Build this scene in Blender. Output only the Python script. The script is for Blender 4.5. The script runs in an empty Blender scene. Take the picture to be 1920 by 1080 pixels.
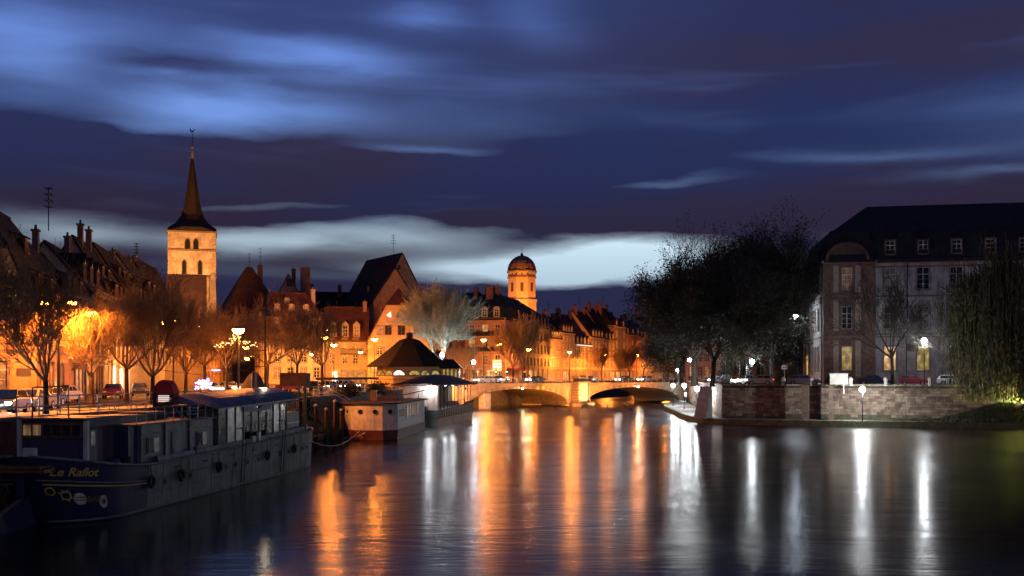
import bpy, bmesh, math, random
import numpy as np
from mathutils import Vector, Matrix

random.seed(7)
R = math.radians
SC = bpy.context.scene
COL = SC.collection
D = bpy.data

# ------------------------------------------------------------------ camera
FPX, CAMZ, HZ = 2059.0, 6.3, 704.0
cam_d = D.cameras.new('camera')
cam = D.objects.new('camera', cam_d)
COL.objects.link(cam)
cam.location = (0, 0, CAMZ)
cam.rotation_euler = (R(90), 0, 0)
cam_d.sensor_width = 36
cam_d.lens = 36 * FPX / 1920
cam_d.shift_y = (HZ - 540) / 1920
cam_d.clip_start = 0.3
cam_d.clip_end = 6000
SC.camera = cam

SC.view_settings.view_transform = 'Standard'
SC.view_settings.look = 'None'
SC.view_settings.exposure = 0.0
SC.view_settings.gamma = 1.0
SC.view_settings.use_curve_mapping = False
SC.render.engine = 'CYCLES'
cy = SC.cycles
cy.max_bounces = 5
cy.diffuse_bounces = 2
cy.glossy_bounces = 3
cy.transmission_bounces = 2
cy.transparent_max_bounces = 6
cy.sample_clamp_indirect = 4.0
cy.sample_clamp_direct = 60.0
cy.caustics_reflective = False
cy.caustics_refractive = False
cy.use_adaptive_sampling = True
cy.adaptive_threshold = 0.02
cy.use_denoising = True
cy.use_light_tree = True
try:
    cy.denoiser = 'OPENIMAGEDENOISE'
except Exception:
    pass

# ------------------------------------------------------------------ world: blue hour sky with long cloud banks
world = D.worlds.new('World')
SC.world = world
world.use_nodes = True
NT = world.node_tree
NT.nodes.clear()


class N:
    """small helper to chain nodes"""
    def __init__(self, nt):
        self.nt = nt

    def new(self, t, **kw):
        n = self.nt.nodes.new(t)
        for k, v in kw.items():
            setattr(n, k, v)
        return n

    def math(self, op, a, b=None, c=None, clamp=False):
        n = self.nt.nodes.new('ShaderNodeMath')
        n.operation = op
        n.use_clamp = clamp
        for i, v in enumerate((a, b, c)):
            if v is None:
                continue
            if isinstance(v, (int, float)):
                n.inputs[i].default_value = v
            else:
                self.nt.links.new(v, n.inputs[i])
        return n.outputs[0]

    def link(self, a, b):
        self.nt.links.new(a, b)

    def mix(self, f, a, b):
        n = self.nt.nodes.new('ShaderNodeMix')
        n.data_type = 'RGBA'
        for sock, v in ((n.inputs[0], f), (n.inputs[6], a), (n.inputs[7], b)):
            if isinstance(v, (int, float)):
                sock.default_value = v
            elif isinstance(v, tuple):
                sock.default_value = (*v[:3], 1)
            else:
                self.nt.links.new(v, sock)
        return n.outputs[2]

    def noise(self, vec, scale, detail=3, rough=.5, dist=0.0):
        n = self.nt.nodes.new('ShaderNodeTexNoise')
        n.inputs['Scale'].default_value = scale
        n.inputs['Detail'].default_value = detail
        n.inputs['Roughness'].default_value = rough
        n.inputs['Distortion'].default_value = dist
        if vec is not None:
            self.nt.links.new(vec, n.inputs['Vector'])
        return n.outputs['Fac']

    def ramp(self, f, stops, interp='LINEAR'):
        n = self.nt.nodes.new('ShaderNodeValToRGB')
        n.color_ramp.interpolation = interp
        el = n.color_ramp.elements
        while len(el) > 1:
            el.remove(el[-1])
        el[0].position = stops[0][0]
        el[0].color = (*stops[0][1], 1) if isinstance(stops[0][1], tuple) else (stops[0][1],) * 3 + (1,)
        for p, c in stops[1:]:
            e = el.new(p)
            e.color = (*c, 1) if isinstance(c, tuple) else (c,) * 3 + (1,)
        self.nt.links.new(f, n.inputs[0])
        return n.outputs[0]

    def maprange(self, v, a, b, c=0.0, d=1.0, smooth=True):
        n = self.nt.nodes.new('ShaderNodeMapRange')
        if smooth:
            n.interpolation_type = 'SMOOTHSTEP'
        for i, x in enumerate((a, b, c, d)):
            n.inputs[i + 1].default_value = x
        self.nt.links.new(v, n.inputs[0])
        return n.outputs[0]

    def comb(self, x, y, z=0.0):
        n = self.nt.nodes.new('ShaderNodeCombineXYZ')
        for i, v in enumerate((x, y, z)):
            if isinstance(v, (int, float)):
                n.inputs[i].default_value = v
            else:
                self.nt.links.new(v, n.inputs[i])
        return n.outputs[0]


W = N(NT)
tc = W.new('ShaderNodeTexCoord')
sep = W.new('ShaderNodeSeparateXYZ')
W.link(tc.outputs['Generated'], sep.inputs[0])
az0 = W.math('ARCTAN2', sep.outputs[0], sep.outputs[1])
el0 = W.math('ARCSINE', sep.outputs[2])
# mirror below the horizon (only seen past the edge of the world)
el0 = W.math('ABSOLUTE', el0)
wv = W.comb(W.math('MULTIPLY', az0, 4.0), W.math('MULTIPLY', el0, 16.0))
w1 = W.math('SUBTRACT', W.noise(wv, 1.0, 2, .5), .5)
w2 = W.math('SUBTRACT', W.noise(W.comb(W.math('MULTIPLY', az0, 3.0), W.math('MULTIPLY', el0, 9.0), 4.0), 1.0, 3, .5), .5)
az = W.math('ADD', az0, W.math('MULTIPLY', w2, .16))
w3 = W.math('SUBTRACT', W.noise(W.comb(W.math('MULTIPLY', az0, 16.0), W.math('MULTIPLY', el0, 70.0), 7.0), 1.0, 3, .6), .5)
el = W.math('ADD', W.math('ADD', el0, W.math('MULTIPLY', w1, .045)), W.math('MULTIPLY', w3, .012))


azel = W.comb(az, el)


def gauss(px, py, rx, ry, amp, acc=None):
    a0, e0 = math.atan((px - 960) / FPX), math.atan((HZ - py) / FPX)
    ia, ie = FPX / rx, FPX / ry
    v = W.new('ShaderNodeVectorMath', operation='MULTIPLY_ADD')
    W.link(azel, v.inputs[0])
    v.inputs[1].default_value = (ia, ie, 0)
    v.inputs[2].default_value = (-a0 * ia, -e0 * ie, 0)
    d = W.new('ShaderNodeVectorMath', operation='DOT_PRODUCT')
    W.link(v.outputs[0], d.inputs[0]); W.link(v.outputs[0], d.inputs[1])
    return W.math('MULTIPLY_ADD', W.math('POWER', .36788, d.outputs['Value']), amp, acc if acc is not None else 0.0)


bright = None
for g in [(430, 222, 190, 40, 1.15), (560, 118, 160, 28, .8), (-20, 140, 190, 60, .75), (250, 258, 130, 14, .35),
          (150, 100, 260, 40, .25), (760, 35, 90, 20, .45), (1000, 20, 90, 60, .25), (820, 290, 150, 13, .42),
          (720, 440, 210, 30, .62), (1020, 505, 180, 28, 1.3), (1160, 482, 140, 30, 1.3), (1290, 500, 120, 18, .45),
          (110, 452, 150, 22, .34), (490, 462, 130, 24, .42), (1260, 345, 130, 12, .32), (560, 388, 180, 10, .28),
          (1300, 388, 80, 8, .2), (1650, 305, 230, 14, .2), (1230, 520, 110, 12, .4), (830, 230, 260, 60, .18),
          (1960, 350, 160, 10, .2), (450, 330, 520, 44, -.5), (1050, 405, 330, 34, -.6), (120, 290, 260, 40, -.6), (300, 150, 190, 20, -.25), (1130, 300, 200, 30, -.3), (480, 560, 700, 24, -.9), (1150, 560, 300, 14, -.6), (560, 420, 150, 14, -.3), (-300, 300, 300, 60, .4), (2300, 250, 300, 60, .25)]:
    bright = gauss(*g, acc=bright)
streak = W.noise(W.comb(W.math('MULTIPLY', az0, 2.2), W.math('MULTIPLY', el0, 18.0), 9.0), 1.4, 3, .5, .6)
bright = W.math('MAXIMUM', bright, 0.0)
bright = W.math('MULTIPLY', bright, W.math('ADD', .2, W.math('MULTIPLY', streak, 1.6)))
# general noise cover outside the painted part of the sky
bright = W.math('ADD', bright, W.math('MULTIPLY', W.maprange(streak, .52, .8), .12), clamp=True)
e_n = W.math('MULTIPLY', el0, 2.0)
clear = W.ramp(e_n, [(0.0, (.06, .09, .2)), (.15, (.30, .40, .50)), (.24, (.46, .60, .70)), (.31, (.18, .28, .46)),
                     (.42, (.13, .24, .56)), (.55, (.115, .21, .55)), (.72, (.075, .15, .46)), (1.0, (.05, .09, .30))])
bank = W.maprange(W.noise(W.comb(W.math('MULTIPLY', az0, 2.5), W.math('MULTIPLY', el0, 12.0), 2.0), 1.3, 3), .35, .68)
cl_hi = W.mix(bank, (.014, .022, .078), (.022, .020, .052))
cl_lo = W.mix(bank, (.014, .016, .048), (.020, .013, .030))
cloud = W.mix(W.maprange(el0, .13, .22), cl_lo, cl_hi)
side = W.maprange(az0, -.12, .3)
cloud = W.mix(W.math('MULTIPLY', W.maprange(el0, .2, .34), W.math('SUBTRACT', 1.0, side)), cloud, (.028, .042, .135))
skyc = W.mix(bright, cloud, clear)
skyc = W.mix(W.maprange(el0, 0.02, .06, .55, 0.0), skyc, (.022, .022, .065))
bgn = W.new('ShaderNodeBackground')
W.link(skyc, bgn.inputs[0])
bgn.inputs[1].default_value = 1.35
# physical twilight sky, sun well below the horizon, adds the last blue
sk = W.new('ShaderNodeTexSky')
sk.sky_type = 'NISHITA'
sk.sun_disc = False
sk.sun_elevation = R(-4)
sk.sun_rotation = R(20)
bg2 = W.new('ShaderNodeBackground')
W.link(sk.outputs[0], bg2.inputs[0])
bg2.inputs[1].default_value = 0.01
addn = W.new('ShaderNodeAddShader')
W.link(bgn.outputs[0], addn.inputs[0])
W.link(bg2.outputs[0], addn.inputs[1])
out = W.new('ShaderNodeOutputWorld')
W.link(addn.outputs[0], out.inputs[0])


# ------------------------------------------------------------------ helpers
def X(px, d):
    return (px - 960) / FPX * d


def Zp(py, d):
    return CAMZ + (HZ - py) / FPX * d


def tag(o, label=None, cat=None, group=None, kind=None):
    if label: o['label'] = label
    if cat: o['category'] = cat
    if group: o['group'] = group
    if kind: o['kind'] = kind
    return o


def empty(name, loc=(0, 0, 0), rz=0.0, label=None, cat=None, group=None):
    o = D.objects.new(name, None)
    COL.objects.link(o)
    o.location = loc
    o.rotation_euler = (0, 0, rz)
    o.empty_display_size = .3
    return tag(o, label, cat, group)


def link(name, me, parent=None, M=None):
    o = D.objects.new(name, me)
    COL.objects.link(o)
    if parent is not None:
        o.parent = parent
    if M is not None:
        o.matrix_basis = M
    return o


def children(o):
    return [c for c in D.objects if c.parent == o]


def copy_tree(o, parent=None, kids=None):
    if kids is None:
        kids = {}
        for c in D.objects:
            if c.parent:
                kids.setdefault(c.parent.name, []).append(c)
    c = o.copy()
    COL.objects.link(c)
    c.parent = parent
    for ch in kids.get(o.name, []):
        copy_tree(ch, c, kids)
    return c


class MB:
    """collects geometry and links it as one mesh object"""
    def __init__(self):
        self.v, self.f, self.m = [], [], []

    def poly(self, pts, m=0):
        n = len(self.v)
        self.v.extend([tuple(p) for p in pts])
        self.f.append(tuple(range(n, n + len(pts))))
        self.m.append(m)

    def raw(self, vs, fs, m=0):
        n = len(self.v)
        self.v.extend([tuple(p) for p in vs])
        for f in fs:
            self.f.append(tuple(i + n for i in f))
            self.m.append(m)

    def box(self, x0, x1, y0, y1, z0, z1, m=0, M=None):
        vs = [Vector(p) for p in ((x0, y0, z0), (x1, y0, z0), (x1, y1, z0), (x0, y1, z0),
                                  (x0, y0, z1), (x1, y0, z1), (x1, y1, z1), (x0, y1, z1))]
        if M is not None:
            vs = [M @ p for p in vs]
        self.raw(vs, [(0, 3, 2, 1), (4, 5, 6, 7), (0, 1, 5, 4), (1, 2, 6, 5), (2, 3, 7, 6), (3, 0, 4, 7)], m)

    def tube(self, pts, rad, n=6, m=0, cap=True):
        pts = [Vector(p) for p in pts]
        if not isinstance(rad, (list, tuple)):
            rad = [rad] * len(pts)
        base = len(self.v)
        for i, p in enumerate(pts):
            a = pts[min(i + 1, len(pts) - 1)] - pts[max(i - 1, 0)]
            if a.length < 1e-9:
                a = Vector((0, 0, 1))
            a.normalize()
            s = a.cross(Vector((0, 0, 1))) if abs(a.z) < .95 else a.cross(Vector((0, 1, 0)))
            s.normalize()
            t = a.cross(s)
            for k in range(n):
                an = 2 * math.pi * k / n
                self.v.append(tuple(p + (s * math.cos(an) + t * math.sin(an)) * rad[i]))
        for i in range(len(pts) - 1):
            for k in range(n):
                k2 = (k + 1) % n
                self.f.append((base + i * n + k, base + i * n + k2, base + (i + 1) * n + k2, base + (i + 1) * n + k))
                self.m.append(m)
        if cap:
            self.f.append(tuple(base + k for k in range(n))[::-1]); self.m.append(m)
            e = base + (len(pts) - 1) * n
            self.f.append(tuple(e + k for k in range(n))); self.m.append(m)

    def lathe(self, prof, n=16, c=(0, 0), m=0, cap=True, ph=0.0, sx=1, sy=1):
        """prof: list of (r, z)"""
        base = len(self.v)
        for r, z in prof:
            for k in range(n):
                an = 2 * math.pi * k / n + ph
                self.v.append((c[0] + r * math.cos(an) * sx, c[1] + r * math.sin(an) * sy, z))
        for i in range(len(prof) - 1):
            for k in range(n):
                k2 = (k + 1) % n
                self.f.append((base + i * n + k, base + i * n + k2, base + (i + 1) * n + k2, base + (i + 1) * n + k))
                self.m.append(m)
        if cap:
            self.f.append(tuple(base + k for k in range(n))[::-1]); self.m.append(m)
            e = base + (len(prof) - 1) * n
            self.f.append(tuple(e + k for k in range(n))); self.m.append(m)

    def sphere(self, c, r, n=10, m=0, sz=1.0):
        prof = [(max(1e-3, r * math.sin(math.pi * i / 8)), c[2] - r * sz * math.cos(math.pi * i / 8)) for i in range(9)]
        self.lathe(prof, n, (c[0], c[1]), m, cap=False)

    def mesh(self, name, mats, smooth=False):
        me = D.meshes.new(name)
        me.from_pydata(self.v, [], self.f)
        if not isinstance(mats, (list, tuple)):
            mats = [mats]
        for mt in mats:
            me.materials.append(mt)
        if len(mats) > 1:
            me.polygons.foreach_set('material_index', self.m)
        if smooth:
            me.polygons.foreach_set('use_smooth', [True] * len(me.polygons))
        me.update()
        return me

    def build(self, name, mats, parent=None, M=None, smooth=False, fixn=False):
        me = self.mesh(name, mats, smooth)
        if fixn:
            bm = bmesh.new(); bm.from_mesh(me)
            bmesh.ops.remove_doubles(bm, verts=bm.verts, dist=1e-4)
            bmesh.ops.recalc_face_normals(bm, faces=bm.faces)
            bm.to_mesh(me); bm.free()
        return link(name, me, parent, M)


# ------------------------------------------------------------------ materials
def principled(name, color, rough=.8, metal=0.0, var=.35, scale=1.2, bump=0.0, bscale=None, streaks=0.0, spec=.4, second=None, sec=(.45, .65)):
    """noise mottled material; var = strength of light/dark mottling; second = other colour mixed in patches"""
    m = D.materials.new(name)
    m.use_nodes = True
    nt = m.node_tree
    h = N(nt)
    b = nt.nodes['Principled BSDF']
    b.inputs['Roughness'].default_value = rough
    b.inputs['Metallic'].default_value = metal
    b.inputs['Specular IOR Level'].default_value = spec
    t = h.new('ShaderNodeTexCoord')
    n1 = h.noise(t.outputs['Object'], scale, 5, .6)
    dark = tuple(c * (1 - var) for c in color)
    lite = tuple(min(1, c * (1 + var * .6)) for c in color)
    c = h.mix(h.maprange(n1, .3, .7), dark, lite)
    if second:
        n3 = h.noise(t.outputs['Object'], scale * .45, 4, .6)
        c = h.mix(h.maprange(n3, *sec), c, second)
    if streaks:
        mp = h.new('ShaderNodeMapping')
        mp.inputs['Scale'].default_value = (3.0, 3.0, .35)
        h.link(t.outputs['Object'], mp.inputs[0])
        n2 = h.noise(mp.outputs[0], 1.3, 4, .6)
        c = h.mix(h.math('MULTIPLY', h.maprange(n2, .45, .75), streaks), c, tuple(x * .35 for x in color))
    h.link(c, b.inputs['Base Color'])
    if bump:
        bp = h.new('ShaderNodeBump')
        bp.inputs['Strength'].default_value = bump
        bp.inputs['Distance'].default_value = .05
        h.link(h.noise(t.outputs['Object'], bscale or scale * 8, 3), bp.inputs['Height'])
        h.link(bp.outputs[0], b.inputs['Normal'])
    return m


def emis(name, color, strength, var=0.0, scale=2.0):
    m = D.materials.new(name)
    m.use_nodes = True
    nt = m.node_tree
    b = nt.nodes['Principled BSDF']
    b.inputs['Base Color'].default_value = (*[c * .3 for c in color], 1)
    b.inputs['Emission Color'].default_value = (*color, 1)
    b.inputs['Emission Strength'].default_value = strength
    if var:
        h = N(nt)
        t = h.new('ShaderNodeTexCoord')
        n1 = h.noise(t.outputs['Object'], scale, 3)
        h.link(h.math('MULTIPLY', h.maprange(n1, .3, .7, 1 - var, 1 + var * .5), strength), b.inputs['Emission Strength'])
    return m


def tiles(name, c1, c2, row=.35):
    """roof tiles in courses"""
    m = D.materials.new(name)
    m.use_nodes = True
    nt = m.node_tree
    h = N(nt)
    b = nt.nodes['Principled BSDF']
    b.inputs['Roughness'].default_value = .85
    b.inputs['Specular IOR Level'].default_value = .15
    t = h.new('ShaderNodeTexCoord')
    s = h.new('ShaderNodeSeparateXYZ')
    h.link(t.outputs['Object'], s.inputs[0])
    saw = h.math('FRACT', h.math('DIVIDE', s.outputs[2], row))
    n1 = h.noise(t.outputs['Object'], .8, 5, .65)
    n2 = h.noise(t.outputs['Object'], 5.0, 2, .5)
    c = h.mix(h.maprange(n1, .35, .65), c1, c2)
    c = h.mix(h.math('MULTIPLY', h.maprange(n2, .4, .7), .5), c, tuple(x * .45 for x in c1))
    h.link(c, b.inputs['Base Color'])
    bp = h.new('ShaderNodeBump')
    bp.inputs['Strength'].default_value = .5
    bp.inputs['Distance'].default_value = .06
    h.link(h.math('ADD', saw, h.math('MULTIPLY', n2, .5)), bp.inputs['Height'])
    h.link(bp.outputs[0], b.inputs['Normal'])
    return m


MT = {}
MT['ochre'] = principled('ochre_plaster', (.50, .34, .17), streaks=.35, var=.2)
MT['orange'] = principled('orange_plaster', (.55, .31, .13), streaks=.3, var=.2)
MT['cream'] = principled('cream_plaster', (.52, .45, .34), streaks=.4, var=.2)
MT['white'] = principled('white_plaster', (.60, .56, .53), streaks=.35, var=.18)
MT['rose'] = principled('rose_plaster', (.44, .27, .21), streaks=.4, var=.25)
MT['grey'] = principled('grey_plaster', (.33, .30, .28), streaks=.4, var=.25)
MT['brown'] = principled('brown_plaster', (.24, .15, .10), streaks=.4, var=.3)
MT['red'] = principled('red_lit_plaster', (.45, .12, .07), streaks=.3, var=.2)  # red light on the far house front is put into this wall colour
MT['darkwall'] = principled('dark_plaster', (.13, .09, .07), streaks=.4, var=.3)
MT['sandstone'] = principled('red_sandstone', (.20, .125, .095), var=.35, scale=2.0, bump=.4, bscale=6)
MT['sandlight'] = principled('pale_sandstone', (.42, .32, .25), var=.25, scale=2.0, bump=.3, bscale=8)
MT['trim'] = principled('sandstone_trim', (.26, .17, .13), var=.25, scale=3)
MT['trimlight'] = principled('pale_trim', (.50, .44, .36), var=.2, scale=3)
MT['sash'] = principled('painted_sash', (.62, .60, .55), rough=.5, var=.15, scale=5)
MT['darksash'] = principled('dark_sash', (.10, .07, .05), rough=.5, var=.2, scale=5)
MT['timber'] = principled('old_timber', (.055, .032, .02), var=.4, scale=5)
MT['tile'] = tiles('clay_tiles', (.16, .065, .038), (.10, .045, .03))
MT['tiledark'] = tiles('dark_tiles', (.032, .02, .017), (.018, .013, .012))
MT['slate'] = tiles('slate_roof', (.035, .036, .042), (.022, .023, .028), .3)
MT['brick'] = principled('chimney_brick', (.22, .10, .06), var=.4, scale=4)
MT['iron'] = principled('black_iron', (.02, .02, .022), rough=.5, var=.3, scale=6)
MT['galv'] = principled('galvanised_steel', (.35, .35, .36), rough=.45, metal=.6, var=.2, scale=4)
MT['shutter'] = principled('shutter_paint', (.20, .12, .08), var=.25, scale=5)
MT['shutterw'] = principled('white_shutter_paint', (.5, .45, .38), var=.2, scale=5)
MT['zinc'] = principled('zinc_sheet', (.22, .24, .27), rough=.5, metal=.3, var=.25)


def glass_mat(name, col=(.012, .014, .02), rough=.12):
    m = D.materials.new(name)
    m.use_nodes = True
    h = N(m.node_tree)
    b = m.node_tree.nodes['Principled BSDF']
    b.inputs['Roughness'].default_value = rough
    b.inputs['Specular IOR Level'].default_value = .7
    t = h.new('ShaderNodeTexCoord')
    n1 = h.noise(t.outputs['Object'], 1.6, 2)
    h.link(h.mix(h.maprange(n1, .4, .6), col, tuple(c * 2.2 for c in col)), b.inputs['Base Color'])
    return m


def lit_mat(name, c_hi, c_lo, s):
    """lit room behind a curtained window: brighter towards a lamp somewhere inside"""
    m = D.materials.new(name)
    m.use_nodes = True
    h = N(m.node_tree)
    b = m.node_tree.nodes['Principled BSDF']
    b.inputs['Roughness'].default_value = .3
    b.inputs['Base Color'].default_value = (.1, .08, .05, 1)
    t = h.new('ShaderNodeTexCoord')
    mp = h.new('ShaderNodeMapping')
    mp.inputs['Scale'].default_value = (5, 5, .6)
    h.link(t.outputs['Object'], mp.inputs[0])
    n1 = h.noise(mp.outputs[0], 1.0, 3)
    n2 = h.noise(t.outputs['Object'], 1.1, 2)
    f = h.math('MULTIPLY', h.maprange(n1, .3, .7, .5, 1.0), h.maprange(n2, .35, .65, .45, 1.1))
    h.link(h.mix(f, c_lo, c_hi), b.inputs['Emission Color'])
    h.link(h.math('MULTIPLY', f, s), b.inputs['Emission Strength'])
    return m


PANE = {
    'd': glass_mat('dark_glass'),
    'c': glass_mat('curtained_glass', (.16, .14, .12), .3),
    'w': lit_mat('warm_lit_room', (1, .62, .22), (.7, .25, .05), 1.3),
    'y': lit_mat('yellow_lit_room', (.95, .70, .20), (.75, .48, .10), .6),
    'g': lit_mat('dim_lit_room', (.7, .42, .2), (.3, .12, .04), .22),
    'W': lit_mat('bright_white_shop', (1, .93, .75), (1, .8, .5), 4.0),
    'O': lit_mat('orange_lit_room', (1, .42, .1), (.7, .18, .03), .8),
    'o': lit_mat('shop_interior', (1, .5, .15), (.6, .2, .04), .55),
}
# ------------------------------------------------------------------ windows, walls and roofs
_wc = {}


def win_meshes(w, h, style, trim, sash, lit):
    key = ('f', round(w, 2), round(h, 2), style, trim, sash)
    if key not in _wc:
        b = MB()
        t = .16 if style != 'plain' else .08
        hw = w / 2
        if t:
            b.box(-hw - t, -hw, -.07, .06, -.02, h, 0)
            b.box(hw, hw + t, -.07, .06, -.02, h, 0)
            b.box(-hw - t, hw + t, -.075, .06, h, h + t, 0)
            b.box(-hw - t - .06, hw + t + .06, -.16, .06, -.16, -.02, 0)
        if style == 'pediment':
            b.raw([(-hw - t - .1, -.2, h + t), (hw + t + .1, -.2, h + t), (0, -.2, h + t + .55),
                   (-hw - t - .1, .06, h + t), (hw + t + .1, .06, h + t), (0, .06, h + t + .55)],
                  [(0, 1, 2), (0, 2, 5, 3), (1, 4, 5, 2), (0, 3, 4, 1)], 0)
        s = .07
        b.box(-hw, -hw + s, .10, .17, 0, h, 1)
        b.box(hw - s, hw, .10, .17, 0, h, 1)
        b.box(-hw + s, hw - s, .10, .17, h - s, h, 1)
        b.box(-hw + s, hw - s, .10, .17, 0, s, 1)
        b.box(-.045, .045, .09, .17, s, h - s, 1)
        n = 3 if h > 2.4 else 2
        tr = h * .68
        b.box(-hw + s, hw - s, .095, .165, tr - .05, tr + .05, 1)
        if style in ('stone', 'tall', 'pediment', 'plain'):
            for k in range(1, n):
                zz = s + (tr - s) * k / n
                b.box(-hw + s, hw - s, .11, .155, zz - .02, zz + .02, 1)
        _wc[key] = b.mesh('window', [MT[trim], MT[sash]])
    k2 = ('p', round(w, 2), round(h, 2), lit)
    if k2 not in _wc:
        b = MB()
        b.box(-w / 2, w / 2, .19, .25, 0, h)
        _wc[k2] = b.mesh('pane', PANE[lit])
    return _wc[key], _wc[k2]


def shutter_mesh(w, h, m):
    k = ('s', round(w, 2), round(h, 2), m)
    if k not in _wc:
        b = MB()
        b.box(-w / 2, w / 2, -.07, -.015, 0, h)
        for i in range(int(h / .28)):
            b.box(-w / 2 + .05, w / 2 - .05, -.09, -.07, .08 + i * .28, .24 + i * .28)
        _wc[k] = b.mesh('shutter', MT[m])
    return _wc[k]


def put_window(root, M, u, z, w, h, lit='d', style='stone', trim='trim', sash='sash', shutters=None):
    """M maps local wall coordinates (u, inwards, z) to the root"""
    fm, pm = win_meshes(w, h, style, trim, sash, lit)
    o = link('window', fm, root, M @ Matrix.Translation((u, 0, z)))
    link('pane', pm, o)
    if shutters:
        sm = shutter_mesh(w * .5, h, shutters)
        for s in (-1, 1):
            link('shutter', sm, root, M @ Matrix.Translation((u + s * (w / 2 + w * .25 + .18), 0, z)))
    return o


def panel(mb, M, Wd, z0, z1, ops, m=0):
    """wall with real openings and reveals; ops: (u0,u1,z0,z1)"""
    us = sorted({0.0, Wd} | {o[0] for o in ops} | {o[1] for o in ops})
    zs = sorted({z0, z1} | {o[2] for o in ops} | {o[3] for o in ops})
    for i in range(len(us) - 1):
        for j in range(len(zs) - 1):
            cu, cz = (us[i] + us[i + 1]) / 2, (zs[j] + zs[j + 1]) / 2
            if us[i + 1] - us[i] < 1e-4 or zs[j + 1] - zs[j] < 1e-4:
                continue
            if any(o[0] < cu < o[1] and o[2] < cz < o[3] for o in ops):
                continue
            mb.poly([M @ Vector(p) for p in ((us[i], 0, zs[j]), (us[i + 1], 0, zs[j]), (us[i + 1], 0, zs[j + 1]), (us[i], 0, zs[j + 1]))], m)
    r = .3
    for a, b, c, d in ops:
        for q in (((a, 0, c), (a, r, c), (a, r, d), (a, 0, d)), ((b, 0, c), (b, 0, d), (b, r, d), (b, r, c)),
                  ((a, 0, c), (b, 0, c), (b, r, c), (a, r, c)), ((a, 0, d), (a, r, d), (b, r, d), (b, 0, d))):
            mb.poly([M @ Vector(p) for p in q], m)


def roof_rings(rings, Wd, Dp, over=.35):
    """returns (roof quads, gable wall quads); rings = (inset_u, inset_v, z)"""
    roof, wall = [], []
    for k in range(len(rings) - 1):
        (a, b, z), (a2, b2, z2) = rings[k], rings[k + 1]
        def ring(iu, iv, zz):
            return [Vector((iu, iv, zz)), Vector((Wd - iu, iv, zz)), Vector((Wd - iu, Dp - iv, zz)), Vector((iu, Dp - iv, zz))]
        r1, r2 = ring(a, b, z), ring(a2, b2, z2)
        for s in range(4):
            q = [r1[s], r1[(s + 1) % 4], r2[(s + 1) % 4], r2[s]]
            vert = abs(a - a2) < 1e-4 if s in (1, 3) else abs(b - b2) < 1e-4
            # clean degenerate
            qq = []
            for p in q:
                if not qq or (p - qq[-1]).length > 1e-3:
                    qq.append(p)
            if (qq[0] - qq[-1]).length < 1e-3:
                qq.pop()
            if len(qq) < 3:
                continue
            (wall if vert else roof).append((qq, s, k))
    return roof, wall


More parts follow.
